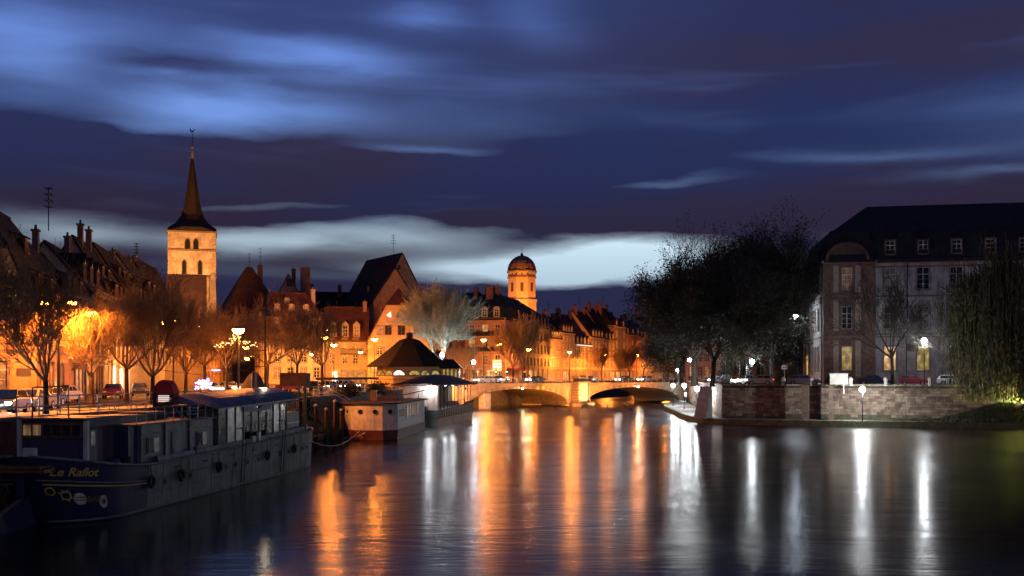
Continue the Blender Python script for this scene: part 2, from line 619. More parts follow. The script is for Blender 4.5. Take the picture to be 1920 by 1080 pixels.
def wing(root, M, Wd, Dp, H, rings, wall='cream', roof='tile', front=(), left=(), right=(), trim='trim', sash='sash',
         cornice=True, strings=(), chimneys=(), dormers=(), gwins=(), over=.4, base=None, roof_hip_over=None, band=None,
         shopfront=None, wall_name='wall', style='stone', tstyle=None):
    """front/left/right: rows (z, w, h, [u...], pattern, shutters)"""
    Mf = M
    Ml = M @ Matrix.Translation((0, Dp, 0)) @ Matrix.Rotation(R(-90), 4, 'Z')   # left wall, seen from outside
    Mr = M @ Matrix.Translation((Wd, 0, 0)) @ Matrix.Rotation(R(90), 4, 'Z')
    b = MB()
    for Mx, wd, rows in ((Mf, Wd, front), (Ml, Dp, left), (Mr, Dp, right)):
        ops = []
        for row in rows:
            z, w, h, us, pat = row[:5]
            sh = row[5] if len(row) > 5 else None
            for i, u in enumerate(us):
                c = pat[i % len(pat)]
                if c == '-':
                    continue
                ops.append((u - w / 2, u + w / 2, z, z + h))
                put_window(root, Mx, u, z, w, h, c, style, trim, sash, sh)
        panel(b, Mx, wd, 0, H, ops)
    b.poly([M @ Vector(p) for p in ((Wd, Dp, 0), (0, Dp, 0), (0, Dp, H), (Wd, Dp, H))])
    rf, gw = roof_rings(rings, Wd, Dp)
    for q, s, k in gw:
        b.poly([M @ p for p in q])
    wo = b.build(wall_name, MT[wall], root)
    # roof shell with overhang and thickness
    r = MB()
    for q, s, k in rf:
        n = (q[1] - q[0]).cross(q[2] - q[0])
        if n.length < 1e-6:
            continue
        n.normalize()
        if n.z < 0:
            n = -n
        pts = [p.copy() for p in q]
        zmin = min(p.z for p in pts)
        if k == 0:
            out = Vector(((0, -1, 0), (1, 0, 0), (0, 1, 0), (-1, 0, 0))[s])
            # slide eave down the slope
            run = over
            sl = Vector((n.x, n.y, 0))
            drop = (sl.length / max(n.z, .05)) * run if n.z > .3 else .5
            drop = min(drop, .9)
            for p in pts:
                if abs(p.z - zmin) < 1e-3:
                    p += out * run * .6
                    p.z -= drop * .6
        # gable overhang along the other axis
        ga, gb = rings[k][0], rings[k + 1][0]
        if s in (0, 2) and abs(ga) < 1e-4 and abs(gb) < 1e-4:
            for p in pts:
                p.x += -.3 if p.x < Wd / 2 else .3
        va, vb = rings[k][1], rings[k + 1][1]
        if s in (1, 3) and abs(va) < 1e-4 and abs(vb) < 1e-4:
            for p in pts:
                p.y += -.3 if p.y < Dp / 2 else .3
        t = .18
        top = [M @ (p + n * t) for p in pts]
        bot = [M @ (p + n * .01) for p in pts]
        nn = len(pts)
        base_i = len(r.v)
        r.v.extend([tuple(p) for p in top + bot])
        r.f.append(tuple(base_i + i for i in range(nn))); r.m.append(0)
        r.f.append(tuple(base_i + nn + i for i in range(nn))[::-1]); r.m.append(0)
        for i in range(nn):
            j = (i + 1) % nn
            r.f.append((base_i + i, base_i + nn + i, base_i + nn + j, base_i + j)); r.m.append(0)
    topz = rings[-1]
    if Wd - 2 * topz[0] > .6 and Dp - 2 * topz[1] > .6:
        x0, x1, y0, y1 = topz[0], Wd - topz[0], topz[1], Dp - topz[1]
        r.box(x0, x1, y0, y1, topz[2] - .05, topz[2] + .15, 0, M)
    else:
        # ridge cap
        x0, x1, y0, y1 = topz[0], Wd - topz[0], topz[1], Dp - topz[1]
        if x1 - x0 > y1 - y0:
            r.box(x0, x1, (y0 + y1) / 2 - .15, (y0 + y1) / 2 + .15, topz[2], topz[2] + .3, 0, M)
        else:
            r.box((x0 + x1) / 2 - .15, (x0 + x1) / 2 + .15, y0, y1, topz[2], topz[2] + .3, 0, M)
    ro = r.build('roof', MT[roof], root)
    if cornice:
        c = MB()
        for zz, pr, hh in ((H - .45, .12, .22), (H - .23, .26, .22)):
            c.box(-pr, Wd + pr, -pr, 0.0, zz, zz + hh, 0, M)
            c.box(-pr, 0.0, 0.001, Dp, zz, zz + hh, 0, M)
            c.box(Wd, Wd + pr, 0.001, Dp, zz, zz + hh, 0, M)
        c.build('cornice', MT[tstyle or trim], root)
    for z in strings:
        c = MB()
        c.box(-.08, Wd + .08, -.10, 0.0, z, z + .28, 0, M)
        c.box(-.08, 0.0, 0.001, Dp, z, z + .28, 0, M)
        c.box(Wd, Wd + .08, 0.001, Dp, z, z + .28, 0, M)
        c.build('string_course', MT[tstyle or trim], root)
    for ch in chimneys:
        u, v, zb, zt, w, d = ch[:6]
        zb = min(zb, H)
        zt = min(zt, rings[-1][2] + 1.7) if not (len(ch) > 7) else zt
        c = MB()
        c.box(u - w / 2, u + w / 2, v - d / 2, v + d / 2, zb, zt, 0, M)
        c.box(u - w / 2 - .1, u + w / 2 + .1, v - d / 2 - .1, v + d / 2 + .1, zt, zt + .18, 0, M)
        n = max(1, int(w / .5))
        for i in range(n):
            uu = u - w / 2 + w * (i + .5) / n
            p = M @ Vector((uu, v, 0))
            c.lathe([(.14, zt + .18), (.11, zt + .6)], 6, (p.x, p.y))
        c.build('chimney', MT[ch[6] if len(ch) > 6 else 'brick'], root)
    for dm in dormers:
        u, z, w, h, lit, kind = dm[:6]
        side = dm[6] if len(dm) > 6 else 'F'
        Mx, wd = {'F': (Mf, Wd), 'L': (Ml, Dp), 'R': (Mr, Dp)}[side]
        ii = 1 if side == 'F' else 0
        # depth on slope at height z
        v = 0
        for k in range(len(rings) - 1):
            if rings[k][2] <= z + 1e-6 <= rings[k + 1][2] + 1e-6:
                f = (z - rings[k][2]) / (rings[k + 1][2] - rings[k][2])
                v = rings[k][ii] + f * (rings[k + 1][ii] - rings[k][ii])
        v -= .25
        def back(zz):
            for k in range(len(rings) - 1):
                if rings[k][2] <= zz <= rings[k + 1][2]:
                    f = (zz - rings[k][2]) / (rings[k + 1][2] - rings[k][2])
                    return rings[k][ii] + f * (rings[k + 1][ii] - rings[k][ii]) + .3
            return rings[-1][ii]
        Md = Mx @ Matrix.Translation((u, v, z - .15))
        hw = w / 2 + .22
        Hh = h + .4
        dp = max(.6, back(z + Hh) - v)
        c = MB()
        ops = [(hw - w / 2, hw + w / 2, .15, .15 + h)]
        panel(c, Matrix.Translation((-hw, 0, 0)), 2 * hw, 0, Hh, ops, 0)
        c.poly([(-hw, 0, 0), (-hw, 0, Hh), (-hw, dp, Hh), (-hw, dp, 0)], 1)
        c.poly([(hw, 0, 0), (hw, dp, 0), (hw, dp, Hh), (hw, 0, Hh)], 1)
        o = .15
        if kind == 'gable':
            pk = hw * .9
            c.poly([(-hw, 0, Hh), (hw, 0, Hh), (0, 0, Hh + pk)], 0)
            dd = max(dp, back(z + Hh + pk) - v)
            for s in (-1, 1):
                c.raw([(s * (hw + o), -o, Hh - o * .9), (0, -o, Hh + pk + .02), (0, dd, Hh + pk + .02), (s * (hw + o), dd, Hh - o * .9),
                       (s * (hw + o), -o, Hh - o * .9 + .12), (0, -o, Hh + pk + .16), (0, dd, Hh + pk + .16), (s * (hw + o), dd, Hh - o * .9 + .12)],
                      [(0, 1, 2, 3), (4, 5, 6, 7), (0, 1, 5, 4), (3, 2, 6, 7), (0, 4, 7, 3)], 1)
        elif kind == 'shed':
            rise = dp * .35
            c.raw([(-hw - o, -o, Hh), (hw + o, -o, Hh), (hw + o, dp + 1.2, Hh + rise + .4), (-hw - o, dp + 1.2, Hh + rise + .4),
                   (-hw - o, -o, Hh + .12), (hw + o, -o, Hh + .12), (hw + o, dp + 1.2, Hh + rise + .52), (-hw - o, dp + 1.2, Hh + rise + .52)],
                  [(0, 3, 2, 1), (4, 5, 6, 7), (0, 1, 5, 4), (1, 2, 6, 5), (3, 0, 4, 7)], 1)
        elif kind == 'arch':
            n = 8
            ps = [(hw * math.cos(math.pi * i / n), Hh + hw * .55 * math.sin(math.pi * i / n)) for i in range(n + 1)]
            c.poly([(p[0], 0, p[1]) for p in ps], 0)
            for i in range(n):
                a, e = ps[i], ps[i + 1]
                c.raw([(a[0] * 1.12, -o, a[1] + .03), (e[0] * 1.12, -o, e[1] + .03), (e[0] * 1.12, dp + .6, e[1] + .03), (a[0] * 1.12, dp + .6, a[1] + .03),
                       (a[0] * 1.2, -o, a[1] + .15), (e[0] * 1.2, -o, e[1] + .15), (e[0] * 1.2, dp + .6, e[1] + .15), (a[0] * 1.2, dp + .6, a[1] + .15)],
                      [(0, 1, 2, 3), (4, 5, 6, 7), (0, 1, 5, 4)], 1)
        else:
            c.box(-hw - o, hw + o, -o, dp, Hh, Hh + .18, 1)
        do = c.build('dormer', [MT[dm[7] if len(dm) > 7 else wall], MT[roof]], root, Md)
        fm, pm = win_meshes(w, h, 'plain', trim, sash, lit)
        me = fm.copy()
        # frame and glass of a dormer window are one sub-part
        bm = bmesh.new(); bm.from_mesh(fm)
        n0 = len(bm.faces)
        bm.from_mesh(pm)
        bm.faces.ensure_lookup_table()
        for f in bm.faces[n0:]:
            f.material_index = 2
        bm.to_mesh(me); bm.free()
        me.materials.append(PANE[lit])
        link('window', me, do, Matrix.Translation((0, 0, .15)))
    for gwn in gwins:
        side, u, z, w, h, lit = gwn[:6]
        Mx = {'F': Mf, 'L': Ml, 'R': Mr}[side]
        # small gable window set on the wall face: frame stands out, glass just behind it
        c = MB()
        hw = w / 2
        for q in ((-hw - .1, -hw, 0, h), (hw, hw + .1, 0, h), (-hw - .1, hw + .1, h, h + .1), (-hw - .14, hw + .14, -.12, 0), (-.03, .03, 0, h)):
            c.box(q[0], q[1], -.12, .02, q[2], q[3], 0)
        o = c.build('window', MT[trim if len(gwn) < 7 else gwn[6]], root, Mx @ Matrix.Translation((u, 0, z)))
        c = MB(); c.box(-hw, hw, -.05, .02, 0, h)
        c.build('pane', PANE[lit], o)
    if shopfront:
        for (u0, u1, h, lit, mt) in shopfront:
            c = MB()
            c.box(u0, u1, -.18, -.002, h, h + .55, 0, M)
            c.box(u0, u0 + .2, -.15, -.002, 0, h, 0, M)
            c.box(u1 - .2, u1, -.15, -.002, 0, h, 0, M)
            c.box(u0 + .2, u1 - .2, -.15, -.002, 0, .5, 0, M)
            nn = max(1, int((u1 - u0) / 1.6))
            for i in range(1, nn):
                uu = u0 + (u1 - u0) * i / nn
                c.box(uu - .06, uu + .06, -.14, -.002, .5, h, 0, M)
            o = c.build('shopfront', MT[mt], root)
            c = MB(); c.box(u0 + .2, u1 - .2, -.06, -.003, .5, h, 0, M)
            c.build('shop_window', PANE[lit], o)
    return wo


def house(name, label, cat, A, B, Dp, z0, H, rings, group=None, **kw):
    A, B = Vector(A), Vector(B)
    Wd = (B - A).length
    rz = math.atan2(B.y - A.y, B.x - A.x)
    root = empty(name, (A.x, A.y, z0), rz, label, cat, group)
    wing(root, Matrix.Identity(4), Wd, Dp, H, rings, **kw)
    return root, Wd


def gable(Wd, Dp, H, hz):           # ridge along the front
    return [(0, 0, H), (0, Dp / 2, hz)]


def gable_f(Wd, Dp, H, hz):         # gable faces the front
    return [(0, 0, H), (Wd / 2, 0, hz)]


def hip(Wd, Dp, H, hz, i=None):
    return [(0, 0, H), (i if i is not None else Dp / 2, Dp / 2, hz)]


def mansard(Wd, Dp, H, zb, hz, i1=1.2, i2=None, hipped=True):
    i2 = i2 if i2 is not None else Dp / 2
    return [(0, 0, H), (i1 if hipped else 0, i1, zb), (i2 if hipped else 0, Dp / 2, hz)]


def spread(Wd, n, m=1.6):
    return [m + (Wd - 2 * m) * i / max(1, n - 1) for i in range(n)] if n > 1 else [Wd / 2]


def antenna(root, x, y, z, h=3.0, n=4, w=1.1):
    b = MB()
    b.tube([(x, y, z), (x, y, z + h)], .05, 5)
    for i in range(n):
        zz = z + h * (.55 + .42 * i / max(1, n - 1))
        s = w * (1 - .12 * i)
        b.tube([(x - s * .6, y, zz), (x + s * .6, y, zz)], .03, 4)
        for k in range(4):
            xx = x - s * .6 + s * 1.2 * k / 3
            b.tube([(xx, y - .35, zz), (xx, y + .35, zz)], .02, 4)
    return b.build('antenna', MT['iron'], root)


# ------------------------------------------------------------------ trees
def tree_meshes(seed, H, trunk_h, r0, spread_a, levels=4, kids=(6, 5, 5, 4), up=.35, lens=(.62, .6, .6, .55), gnarl=.12,
                crown_w=None, fork=5, minr=.012, tipn=3, shape=1.0, leaves=0, leaf=.22, leaf_sig=.5):
    """bare tree: (trunk mesh data, branches mesh data, tips)"""
    rnd = random.Random(seed)
    tr, cr = MB(), MB()
    tips = []
    Hc = H - trunk_h

    def branch(p, d, L, r, lev, mb):
        n = 4 if lev < 2 else (3 if lev < levels else 2)
        pts, rad = [p.copy()], [r]
        q = p.copy()
        for i in range(n):
            d = (d + Vector((rnd.gauss(0, gnarl), rnd.gauss(0, gnarl), rnd.gauss(0, gnarl) + up * .12))).normalized()
            q = q + d * (L / n)
            pts.append(q.copy())
            rad.append(max(minr, r * (1 - .62 * (i + 1) / n)))
        mb.tube(pts, rad, 5 if lev == 0 else (4 if lev == 1 else 3), cap=False)
        if lev >= levels:
            tips.append(q)
            return
        k = kids[lev]
        for i in range(k):
            f = .3 + .7 * (i + rnd.random() * .6) / k
            f = min(f, 1.0)
            idx = f * n
            a = int(min(idx, n - 1e-3))
            pp = pts[a].lerp(pts[a + 1], idx - a)
            an = rnd.uniform(0, 2 * math.pi)
            t = rnd.uniform(.45, .95) * spread_a
            s = d.cross(Vector((math.cos(an), math.sin(an), rnd.uniform(-.4, .4))))
            if s.length < .1:
                s = Vector((1, 0, 0))
            s.normalize()
            nd = (d * math.cos(t) + s * math.sin(t))
            nd.z += up * .35
            nd.normalize()
            branch(pp, nd, L * lens[lev] * rnd.uniform(.6, 1.35), max(minr, rad[a] * .62), lev + 1, mb)
        if lev + 1 <= levels:
            branch(pts[-1], d, L * lens[lev] * .9, rad[-1], lev + 1, mb)

    # trunk
    lean = Vector((rnd.uniform(-.06, .06), rnd.uniform(-.06, .06), 1))
    tp = [Vector((0, 0, -.3)), Vector((0, 0, 0))]
    trad = [r0 * 1.5, r0 * 1.2]
    for i in range(1, 4):
        tp.append(Vector((lean.x * trunk_h * i / 3, lean.y * trunk_h * i / 3, trunk_h * i / 3)))
        trad.append(r0 * (1 - .22 * i / 3))
    tr.tube(tp, trad, 9)
    top = tp[-1]
    for i in range(fork):
        an = 2 * math.pi * i / fork + rnd.uniform(-.4, .4)
        t = spread_a * rnd.uniform(.5, 1.0) if i else .1
        d = Vector((math.sin(t) * math.cos(an), math.sin(t) * math.sin(an), math.cos(t) * shape))
        d.normalize()
        branch(top - Vector((0, 0, rnd.uniform(0, .25) * trunk_h * .4)), d, Hc * rnd.uniform(.42, .55), r0 * .55, 0, cr)
    return tr, cr, tips


def quads_mesh(name, V, mat_):
    """V: (N, k, 3) array of separate k-gons"""
    n, k = V.shape[0], V.shape[1]
    me = D.meshes.new(name)
    me.vertices.add(n * k)
    me.vertices.foreach_set('co', V.reshape(-1).astype(np.float32))
    me.loops.add(n * k)
    me.loops.foreach_set('vertex_index', np.arange(n * k, dtype=np.int32))
    me.polygons.add(n)
    me.polygons.foreach_set('loop_start', np.arange(0, n * k, k, dtype=np.int32))
    me.polygons.foreach_set('loop_total', np.full(n, k, dtype=np.int32))
    me.materials.append(mat_)
    me.update(calc_edges=True)
    return me


def leaf_cloud(tips, seed, n, size, sig):
    rg = np.random.default_rng(seed)
    T = np.repeat(np.array([tuple(t) for t in tips]), n, axis=0)
    m = len(T)
    c = T + rg.normal(0, sig, (m, 3))
    u = rg.normal(0, 1, (m, 3)); u /= np.linalg.norm(u, axis=1)[:, None]
    w = np.cross(u, rg.normal(0, 1, (m, 3))); w /= np.linalg.norm(w, axis=1)[:, None] + 1e-9
    s = (size * rg.uniform(.6, 1.3, m))[:, None]
    return np.stack([c - u * s, c + w * s * .45, c + u * s, c - w * s * .45], axis=1)


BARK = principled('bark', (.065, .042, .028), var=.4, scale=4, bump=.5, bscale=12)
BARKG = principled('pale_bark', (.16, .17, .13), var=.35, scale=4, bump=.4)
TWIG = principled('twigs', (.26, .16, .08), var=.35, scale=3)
LEAFD = principled('dark_leaves', (.022, .026, .012), var=.5, scale=1.5, rough=.6)
LEAFB = principled('browning_leaves', (.13, .085, .03), var=.4, scale=1.5, rough=.6)
WILL = principled('willow_leaves', (.085, .09, .03), var=.5, scale=1.2, rough=.7, second=(.10, .065, .028))

_tree_cache = {}


def make_tree(name, label, x, y, z, key, group=None, s=1.0, rz=0.0, bark=BARK, twig=TWIG, leafm=None, **kw):
    ck = (key, twig.name)
    if ck not in _tree_cache:
        lv = kw.pop('lv', None)
        tr, cr, tips = tree_meshes(key, **kw)
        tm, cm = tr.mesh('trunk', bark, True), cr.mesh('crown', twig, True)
        lm = None
        if lv:
            lm = quads_mesh('leaves', leaf_cloud(tips, key, *lv), leafm or LEAFD)
        _tree_cache[ck] = (tm, cm, lm)
    tm, cm, lm = _tree_cache[ck]
    root = empty(name, (x, y, z), rz, label, 'tree', group)
    root.scale = (s, s, s)
    link('trunk', tm, root)
    c = link('crown', cm, root)
    if lm:
        o = link('leaves', lm, c)
        o['kind'] = 'stuff'
    return root


# ------------------------------------------------------------------ lamps
LPOW = 4.0
SODIUM = (1.0, .27, .03)
WHITE = (.93, .97, 1.0)
G_SOD = emis('sodium_lamp_glass', (1.0, .36, .05), 150)
G_WHT = emis('white_lamp_glass', (.92, .97, 1.0), 55)
G_COOL = emis('cool_white_lamp_glass', (.75, .87, 1.0), 60)
G_WRM = emis('warm_lamp_glass', (1.0, .8, .5), 40)


def light(name, parent, loc, power, color, radius=.25, typ='POINT', rot=None, cone=None, blend=.6):
    l = D.lights.new(name, typ)
    l.energy = power * LPOW
    l.color = color
    l.shadow_soft_size = radius
    if typ == 'SPOT':
        l.spot_size = cone
        l.spot_blend = blend
    o = D.objects.new(name, l)
    COL.objects.link(o)
    o.parent = parent
    o.location = loc
    if rot is not None:
        o.rotation_euler = rot
    return o


_lc = {}


def street_lamp(label, x, y, z, h, kind='sodium', power=1800, group=None, name='street_lamp', rz=0.0, arm=.9, poles=True):
    """kinds: sodium (mushroom head on a mast), double (two outreach heads), globe, lantern"""
    ck = (kind, round(h, 1), name)
    if ck not in _lc:
        p, hd, gl = MB(), MB(), MB()
        if kind == 'sodium':
            p.tube([(0, 0, 0), (0, 0, .9), (0, 0, h - .35)], [.13, .10, .06], 7)
            hd.lathe([(.07, h - .4), (.16, h - .3), (.62, h + .0), (.54, h + .12), (.15, h + .2), (.02, h + .24)], 12)
            gl.lathe([(.14, h - .5), (.40, h - .38), (.54, h - .16), (.50, h - .05)], 12)
        elif kind == 'double':
            p.tube([(0, 0, 0), (0, 0, 1.1), (0, 0, h - .1)], [.15, .11, .07], 7)
            p.tube([(-arm, 0, h), (0, 0, h - .12), (arm, 0, h)], .05, 5)
            for s in (-1, 1):
                hd.box(s * arm - .42, s * arm + .42, -.17, .17, h - .01, h + .13)
                gl.sphere((s * arm, 0, h - .08), .3, 10, sz=.45)
        elif kind == 'globe':
            p.tube([(0, 0, 0), (0, 0, .5), (0, 0, h - .3)], [.10, .06, .045], 7)
            p.lathe([(.12, h - .36), (.16, h - .28)], 8)
            hd.lathe([(.05, h + .26), (.14, h + .22), (.17, h + .17)], 10)
            gl.sphere((0, 0, h), .36, 12)
        elif kind == 'lantern':
            p.tube([(0, 0, 0), (0, 0, .6), (0, 0, h - .45)], [.12, .07, .05], 7)
            hd.lathe([(.30, h + .12), (.33, h + .18), (.12, h + .38), (.03, h + .5)], 6)
            gl.lathe([(.13, h - .42), (.24, h + .12)], 6)
        elif kind == 'cable':
            p.tube([(-5, 0, h + 1.0), (-2.5, 0, h + .55), (0, 0, h + .4), (2.5, 0, h + .55), (5, 0, h + 1.0)], .025, 4)
            hd.lathe([(.46, h + .05), (.36, h + .2), (.08, h + .4)], 10)
            gl.lathe([(.10, h - .3), (.34, h - .2), (.43, h + .04)], 12)
        _lc[ck] = (p.mesh('pole' if kind != 'cable' else 'cable', MT['iron']), hd.mesh('lamp_head', MT['iron']),
                   {c: gl.mesh('lamp_glass', c2, True) for c, c2 in (('s', G_SOD), ('w', G_WHT), ('c', G_COOL), ('r', G_WRM))})
    pm, hm, gm = _lc[ck]
    col = kind_col.get(label, 's')
    root = empty(name, (x, y, z), rz, label, 'street lamp', group)
    link('pole' if kind != 'cable' else 'cable', pm, root)
    link('lamp_head', hm, root)
    link('lamp_glass', gm[col], root)
    if power:
        c = {'s': SODIUM, 'w': WHITE, 'c': (.78, .88, 1.0), 'r': (1, .72, .4)}[col]
        dn = dict(typ='SPOT', rot=(0, 0, 0), cone=R(179), blend=.12)
        pf = POINTF.get(label, .12)
        if kind == 'double':
            for s in (-1, 1):
                light('lamp_light', root, (s * arm, 0, h - .35), power * 1.6, c, .15, **dn)
        elif col == 's':
            light('lamp_light', root, (0, 0, h - (.62 if kind == 'sodium' else .3)), power * 1.5 * (1 - pf), c, .15, **dn)
            light('lamp_glow', root, (.75, 0, h - .35), power * 1.5 * pf, c, .15)
        else:
            light('lamp_light', root, (0, 0, h - .52), power, c, .15)
    return root


kind_col = {}
POINTF = {}


def lamp(label, px, py, d, z0, kind, power, col, group=None, name='street_lamp', rz=0.0):
    kind_col[label] = col
    return street_lamp(label, X(px, d), d, z0, Zp(py, d) - z0, kind, power, group, name, rz)
# ------------------------------------------------------------------ water
def water_material():
    m = D.materials.new('river_water')
    m.use_nodes = True
    h = N(m.node_tree)
    b = m.node_tree.nodes['Principled BSDF']
    b.inputs['Base Color'].default_value = (.004, .005, .007, 1)
    b.inputs['IOR'].default_value = 1.36
    b.inputs['Specular IOR Level'].default_value = .75
    t = h.new('ShaderNodeNewGeometry')
    mp = h.new('ShaderNodeMapping')
    mp.inputs['Scale'].default_value = (.05, .022, 1)
    h.link(t.outputs['Position'], mp.inputs[0])
    cur = h.noise(mp.outputs[0], 1.0, 4, .55, .8)
    # slow eddies: smooth long-exposure water, a little rougher in bands of current
    h.link(h.maprange(cur, .3, .7, .11, .26), b.inputs['Roughness'])
    mp2 = h.new('ShaderNodeMapping')
    mp2.inputs['Scale'].default_value = (.7, 2.4, 1)
    mp2.inputs['Rotation'].default_value = (0, 0, R(6))
    h.link(t.outputs['Position'], mp2.inputs[0])
    n1 = h.noise(mp2.outputs[0], .9, 3, .5, .4)
    mp3 = h.new('ShaderNodeMapping')
    mp3.inputs['Scale'].default_value = (.10, .16, 1)
    h.link(t.outputs['Position'], mp3.inputs[0])
    n2 = h.noise(mp3.outputs[0], 1.0, 3, .5, 1.2)
    bp = h.new('ShaderNodeBump')
    bp.inputs['Strength'].default_value = .22
    bp.inputs['Distance'].default_value = .05
    h.link(h.math('ADD', n1, h.math('MULTIPLY', n2, 4.5)), bp.inputs['Height'])
    h.link(bp.outputs[0], b.inputs['Normal'])
    return m


b = MB()
b.poly([(-2500, -800, 0), (2500, -800, 0), (2500, 4500, 0), (-2500, 4500, 0)])
tag(b.build('river_water', water_material()), kind='structure')

asphalt = principled('asphalt', (.055, .052, .05), var=.3, scale=.6, bump=.3, bscale=20)
paving = principled('stone_paving', (.16, .145, .13), var=.3, scale=.8, bump=.3, bscale=6)
quaywall = principled('quay_masonry', (.14, .11, .085), var=.45, scale=1.3, bump=.6, bscale=4, streaks=.6)
algae = principled('algae_stone', (.10, .11, .05), var=.45, scale=1.5, bump=.5, bscale=6)

QL = [(-60, -33), (0, -28), (35, -26), (50, -24.6), (77, -21.3), (107, -18.8), (150, -15.8), (183, -13.4), (198, -10.6), (206, -8.2)]
QL2 = [(214, -7.5), (232, -2.5), (250, 4), (262, 8.5), (275, 13), (290, 17.5), (310, 23), (440, 76), (560, 122), (900, 260)]


def quay_x(d, q=QL):
    for (a, xa), (c, xc) in zip(q, q[1:]):
        if a <= d <= c:
            return xa + (xc - xa) * (d - a) / (c - a)
    return q[-1][1]


def gz(d):
    return 4.1 if d < 165 else (4.65 if d > 206 else 4.1 + .55 * (d - 165) / 41)


# left and far ground, one sheet up to the horizon
b = MB()
rows = QL + QL2
for (d0, x0), (d1, x1) in zip(rows, rows[1:]):
    xs0 = [-2400, -300, x0 - 60, x0]
    xs1 = [-2400, -300, x1 - 60, x1]
    for i in range(3):
        b.poly([(xs0[i], d0, gz(d0)), (xs0[i + 1], d0, gz(d0)), (xs1[i + 1], d1, gz(d1)), (xs1[i], d1, gz(d1))])
b.poly([(-2400, 900, 4.65), (260, 900, 4.65), (1500, 4400, 4.65), (-2400, 4400, 4.65)])
tag(b.build('ground_left_bank', asphalt), kind='structure')

# pavement strip along the quay, a kerb step above the road
b = MB()
for (d0, x0), (d1, x1) in zip(QL[1:], QL[2:]):
    for (xa, xb, h0) in ((4.2, .45, .12),):
        za, zb = gz(d0) + h0, gz(d1) + h0
        b.poly([(x0 - xa, d0, za), (x0 - xb, d0, za), (x1 - xb, d1, zb), (x1 - xa, d1, zb)])
        b.poly([(x0 - xa, d0, za - .12), (x0 - xa, d0, za), (x1 - xa, d1, zb), (x1 - xa, d1, zb - .12)])
tag(b.build('quay_pavement', paving), kind='structure')

# painted road markings on the left street
b = MB()
for i in range(26):
    d = 48 + i * 6
    x0, x1 = quay_x(d) - 7.6, quay_x(d + 3) - 7.6
    b.poly([(x0 - .07, d, gz(d) + .006), (x0 + .07, d, gz(d) + .006), (x1 + .07, d + 3, gz(d + 3) + .006), (x1 - .07, d + 3, gz(d + 3) + .006)])
tag(b.build('road_markings', MT['white']), kind='structure')

# quay wall, left bank: one piece of masonry with a coping
def wall_strip(name, pts, z0, zf, mat_, coping=None, lab=None, thick=.5, side=-1, z0f=None):
    b, c = MB(), MB()
    for (d0, x0), (d1, x1) in zip(pts, pts[1:]):
        a, e = Vector((x0, d0, 0)), Vector((x1, d1, 0))
        t = (e - a).normalized()
        n = Vector((t.y, -t.x, 0)) * -side
        za, ze = zf(d0), zf(d1)
        b.raw([a + Vector((0, 0, z0)), e + Vector((0, 0, z0)), e + Vector((0, 0, ze)), a + Vector((0, 0, za)),
               a - n * thick + Vector((0, 0, za)), e - n * thick + Vector((0, 0, ze))], [(0, 1, 2, 3), (3, 2, 5, 4)])
        if coping:
            L = (e - a).length
            k = max(1, int(L / 1.5))
            for i in range(k):
                p, q = a.lerp(e, (i + .01) / k), a.lerp(e, (i + .99) / k)
                zp, zq = za + (ze - za) * i / k, za + (ze - za) * (i + 1) / k
                o = n * .12
                v = [p + o + Vector((0, 0, zp)), q + o + Vector((0, 0, zq)), q - n * thick + Vector((0, 0, zq)), p - n * thick + Vector((0, 0, zp))]
                c.raw(v + [x + Vector((0, 0, coping)) for x in v], [(3, 2, 1, 0), (4, 5, 6, 7), (0, 1, 5, 4), (1, 2, 6, 5), (2, 3, 7, 6), (3, 0, 4, 7)])
    root = empty(name, (0, 0, 0), 0, lab, 'quay wall')
    b.build('masonry', mat_, root)
    if coping:
        o = c.build('coping', paving, root)
        o['kind'] = 'stuff'
    return root


wall_strip('quay_wall', QL, -1.5, gz, quaywall, .18, 'dark masonry quay wall behind the moored boats on the left bank')
wall_strip('quay_wall', QL2, -1.5, gz, quaywall, .18, 'masonry river wall beyond the bridge below the row of lit houses')

# ------------------------------------------------------------------ right bank: towpath, stone wall, upper street
UP = 4.95
UW = [(28.0, 146.2), (30.2, 166), (32.8, 195), (37.5, 236), (41.0, 252), (60, 330), (95, 430), (150, 560)]   # river side wall foot (x, d)
right_poly = [(28.0, 146.2), (66, 133.5), (120, 118), (400, 60), (2400, -200), (2400, 4400), (1700, 4400), (290, 900)] + UW[::-1][:-1]
b = MB()
b.poly([(x, d, UP) for x, d in right_poly])
tag(b.build('ground_right_bank', asphalt), kind='structure')

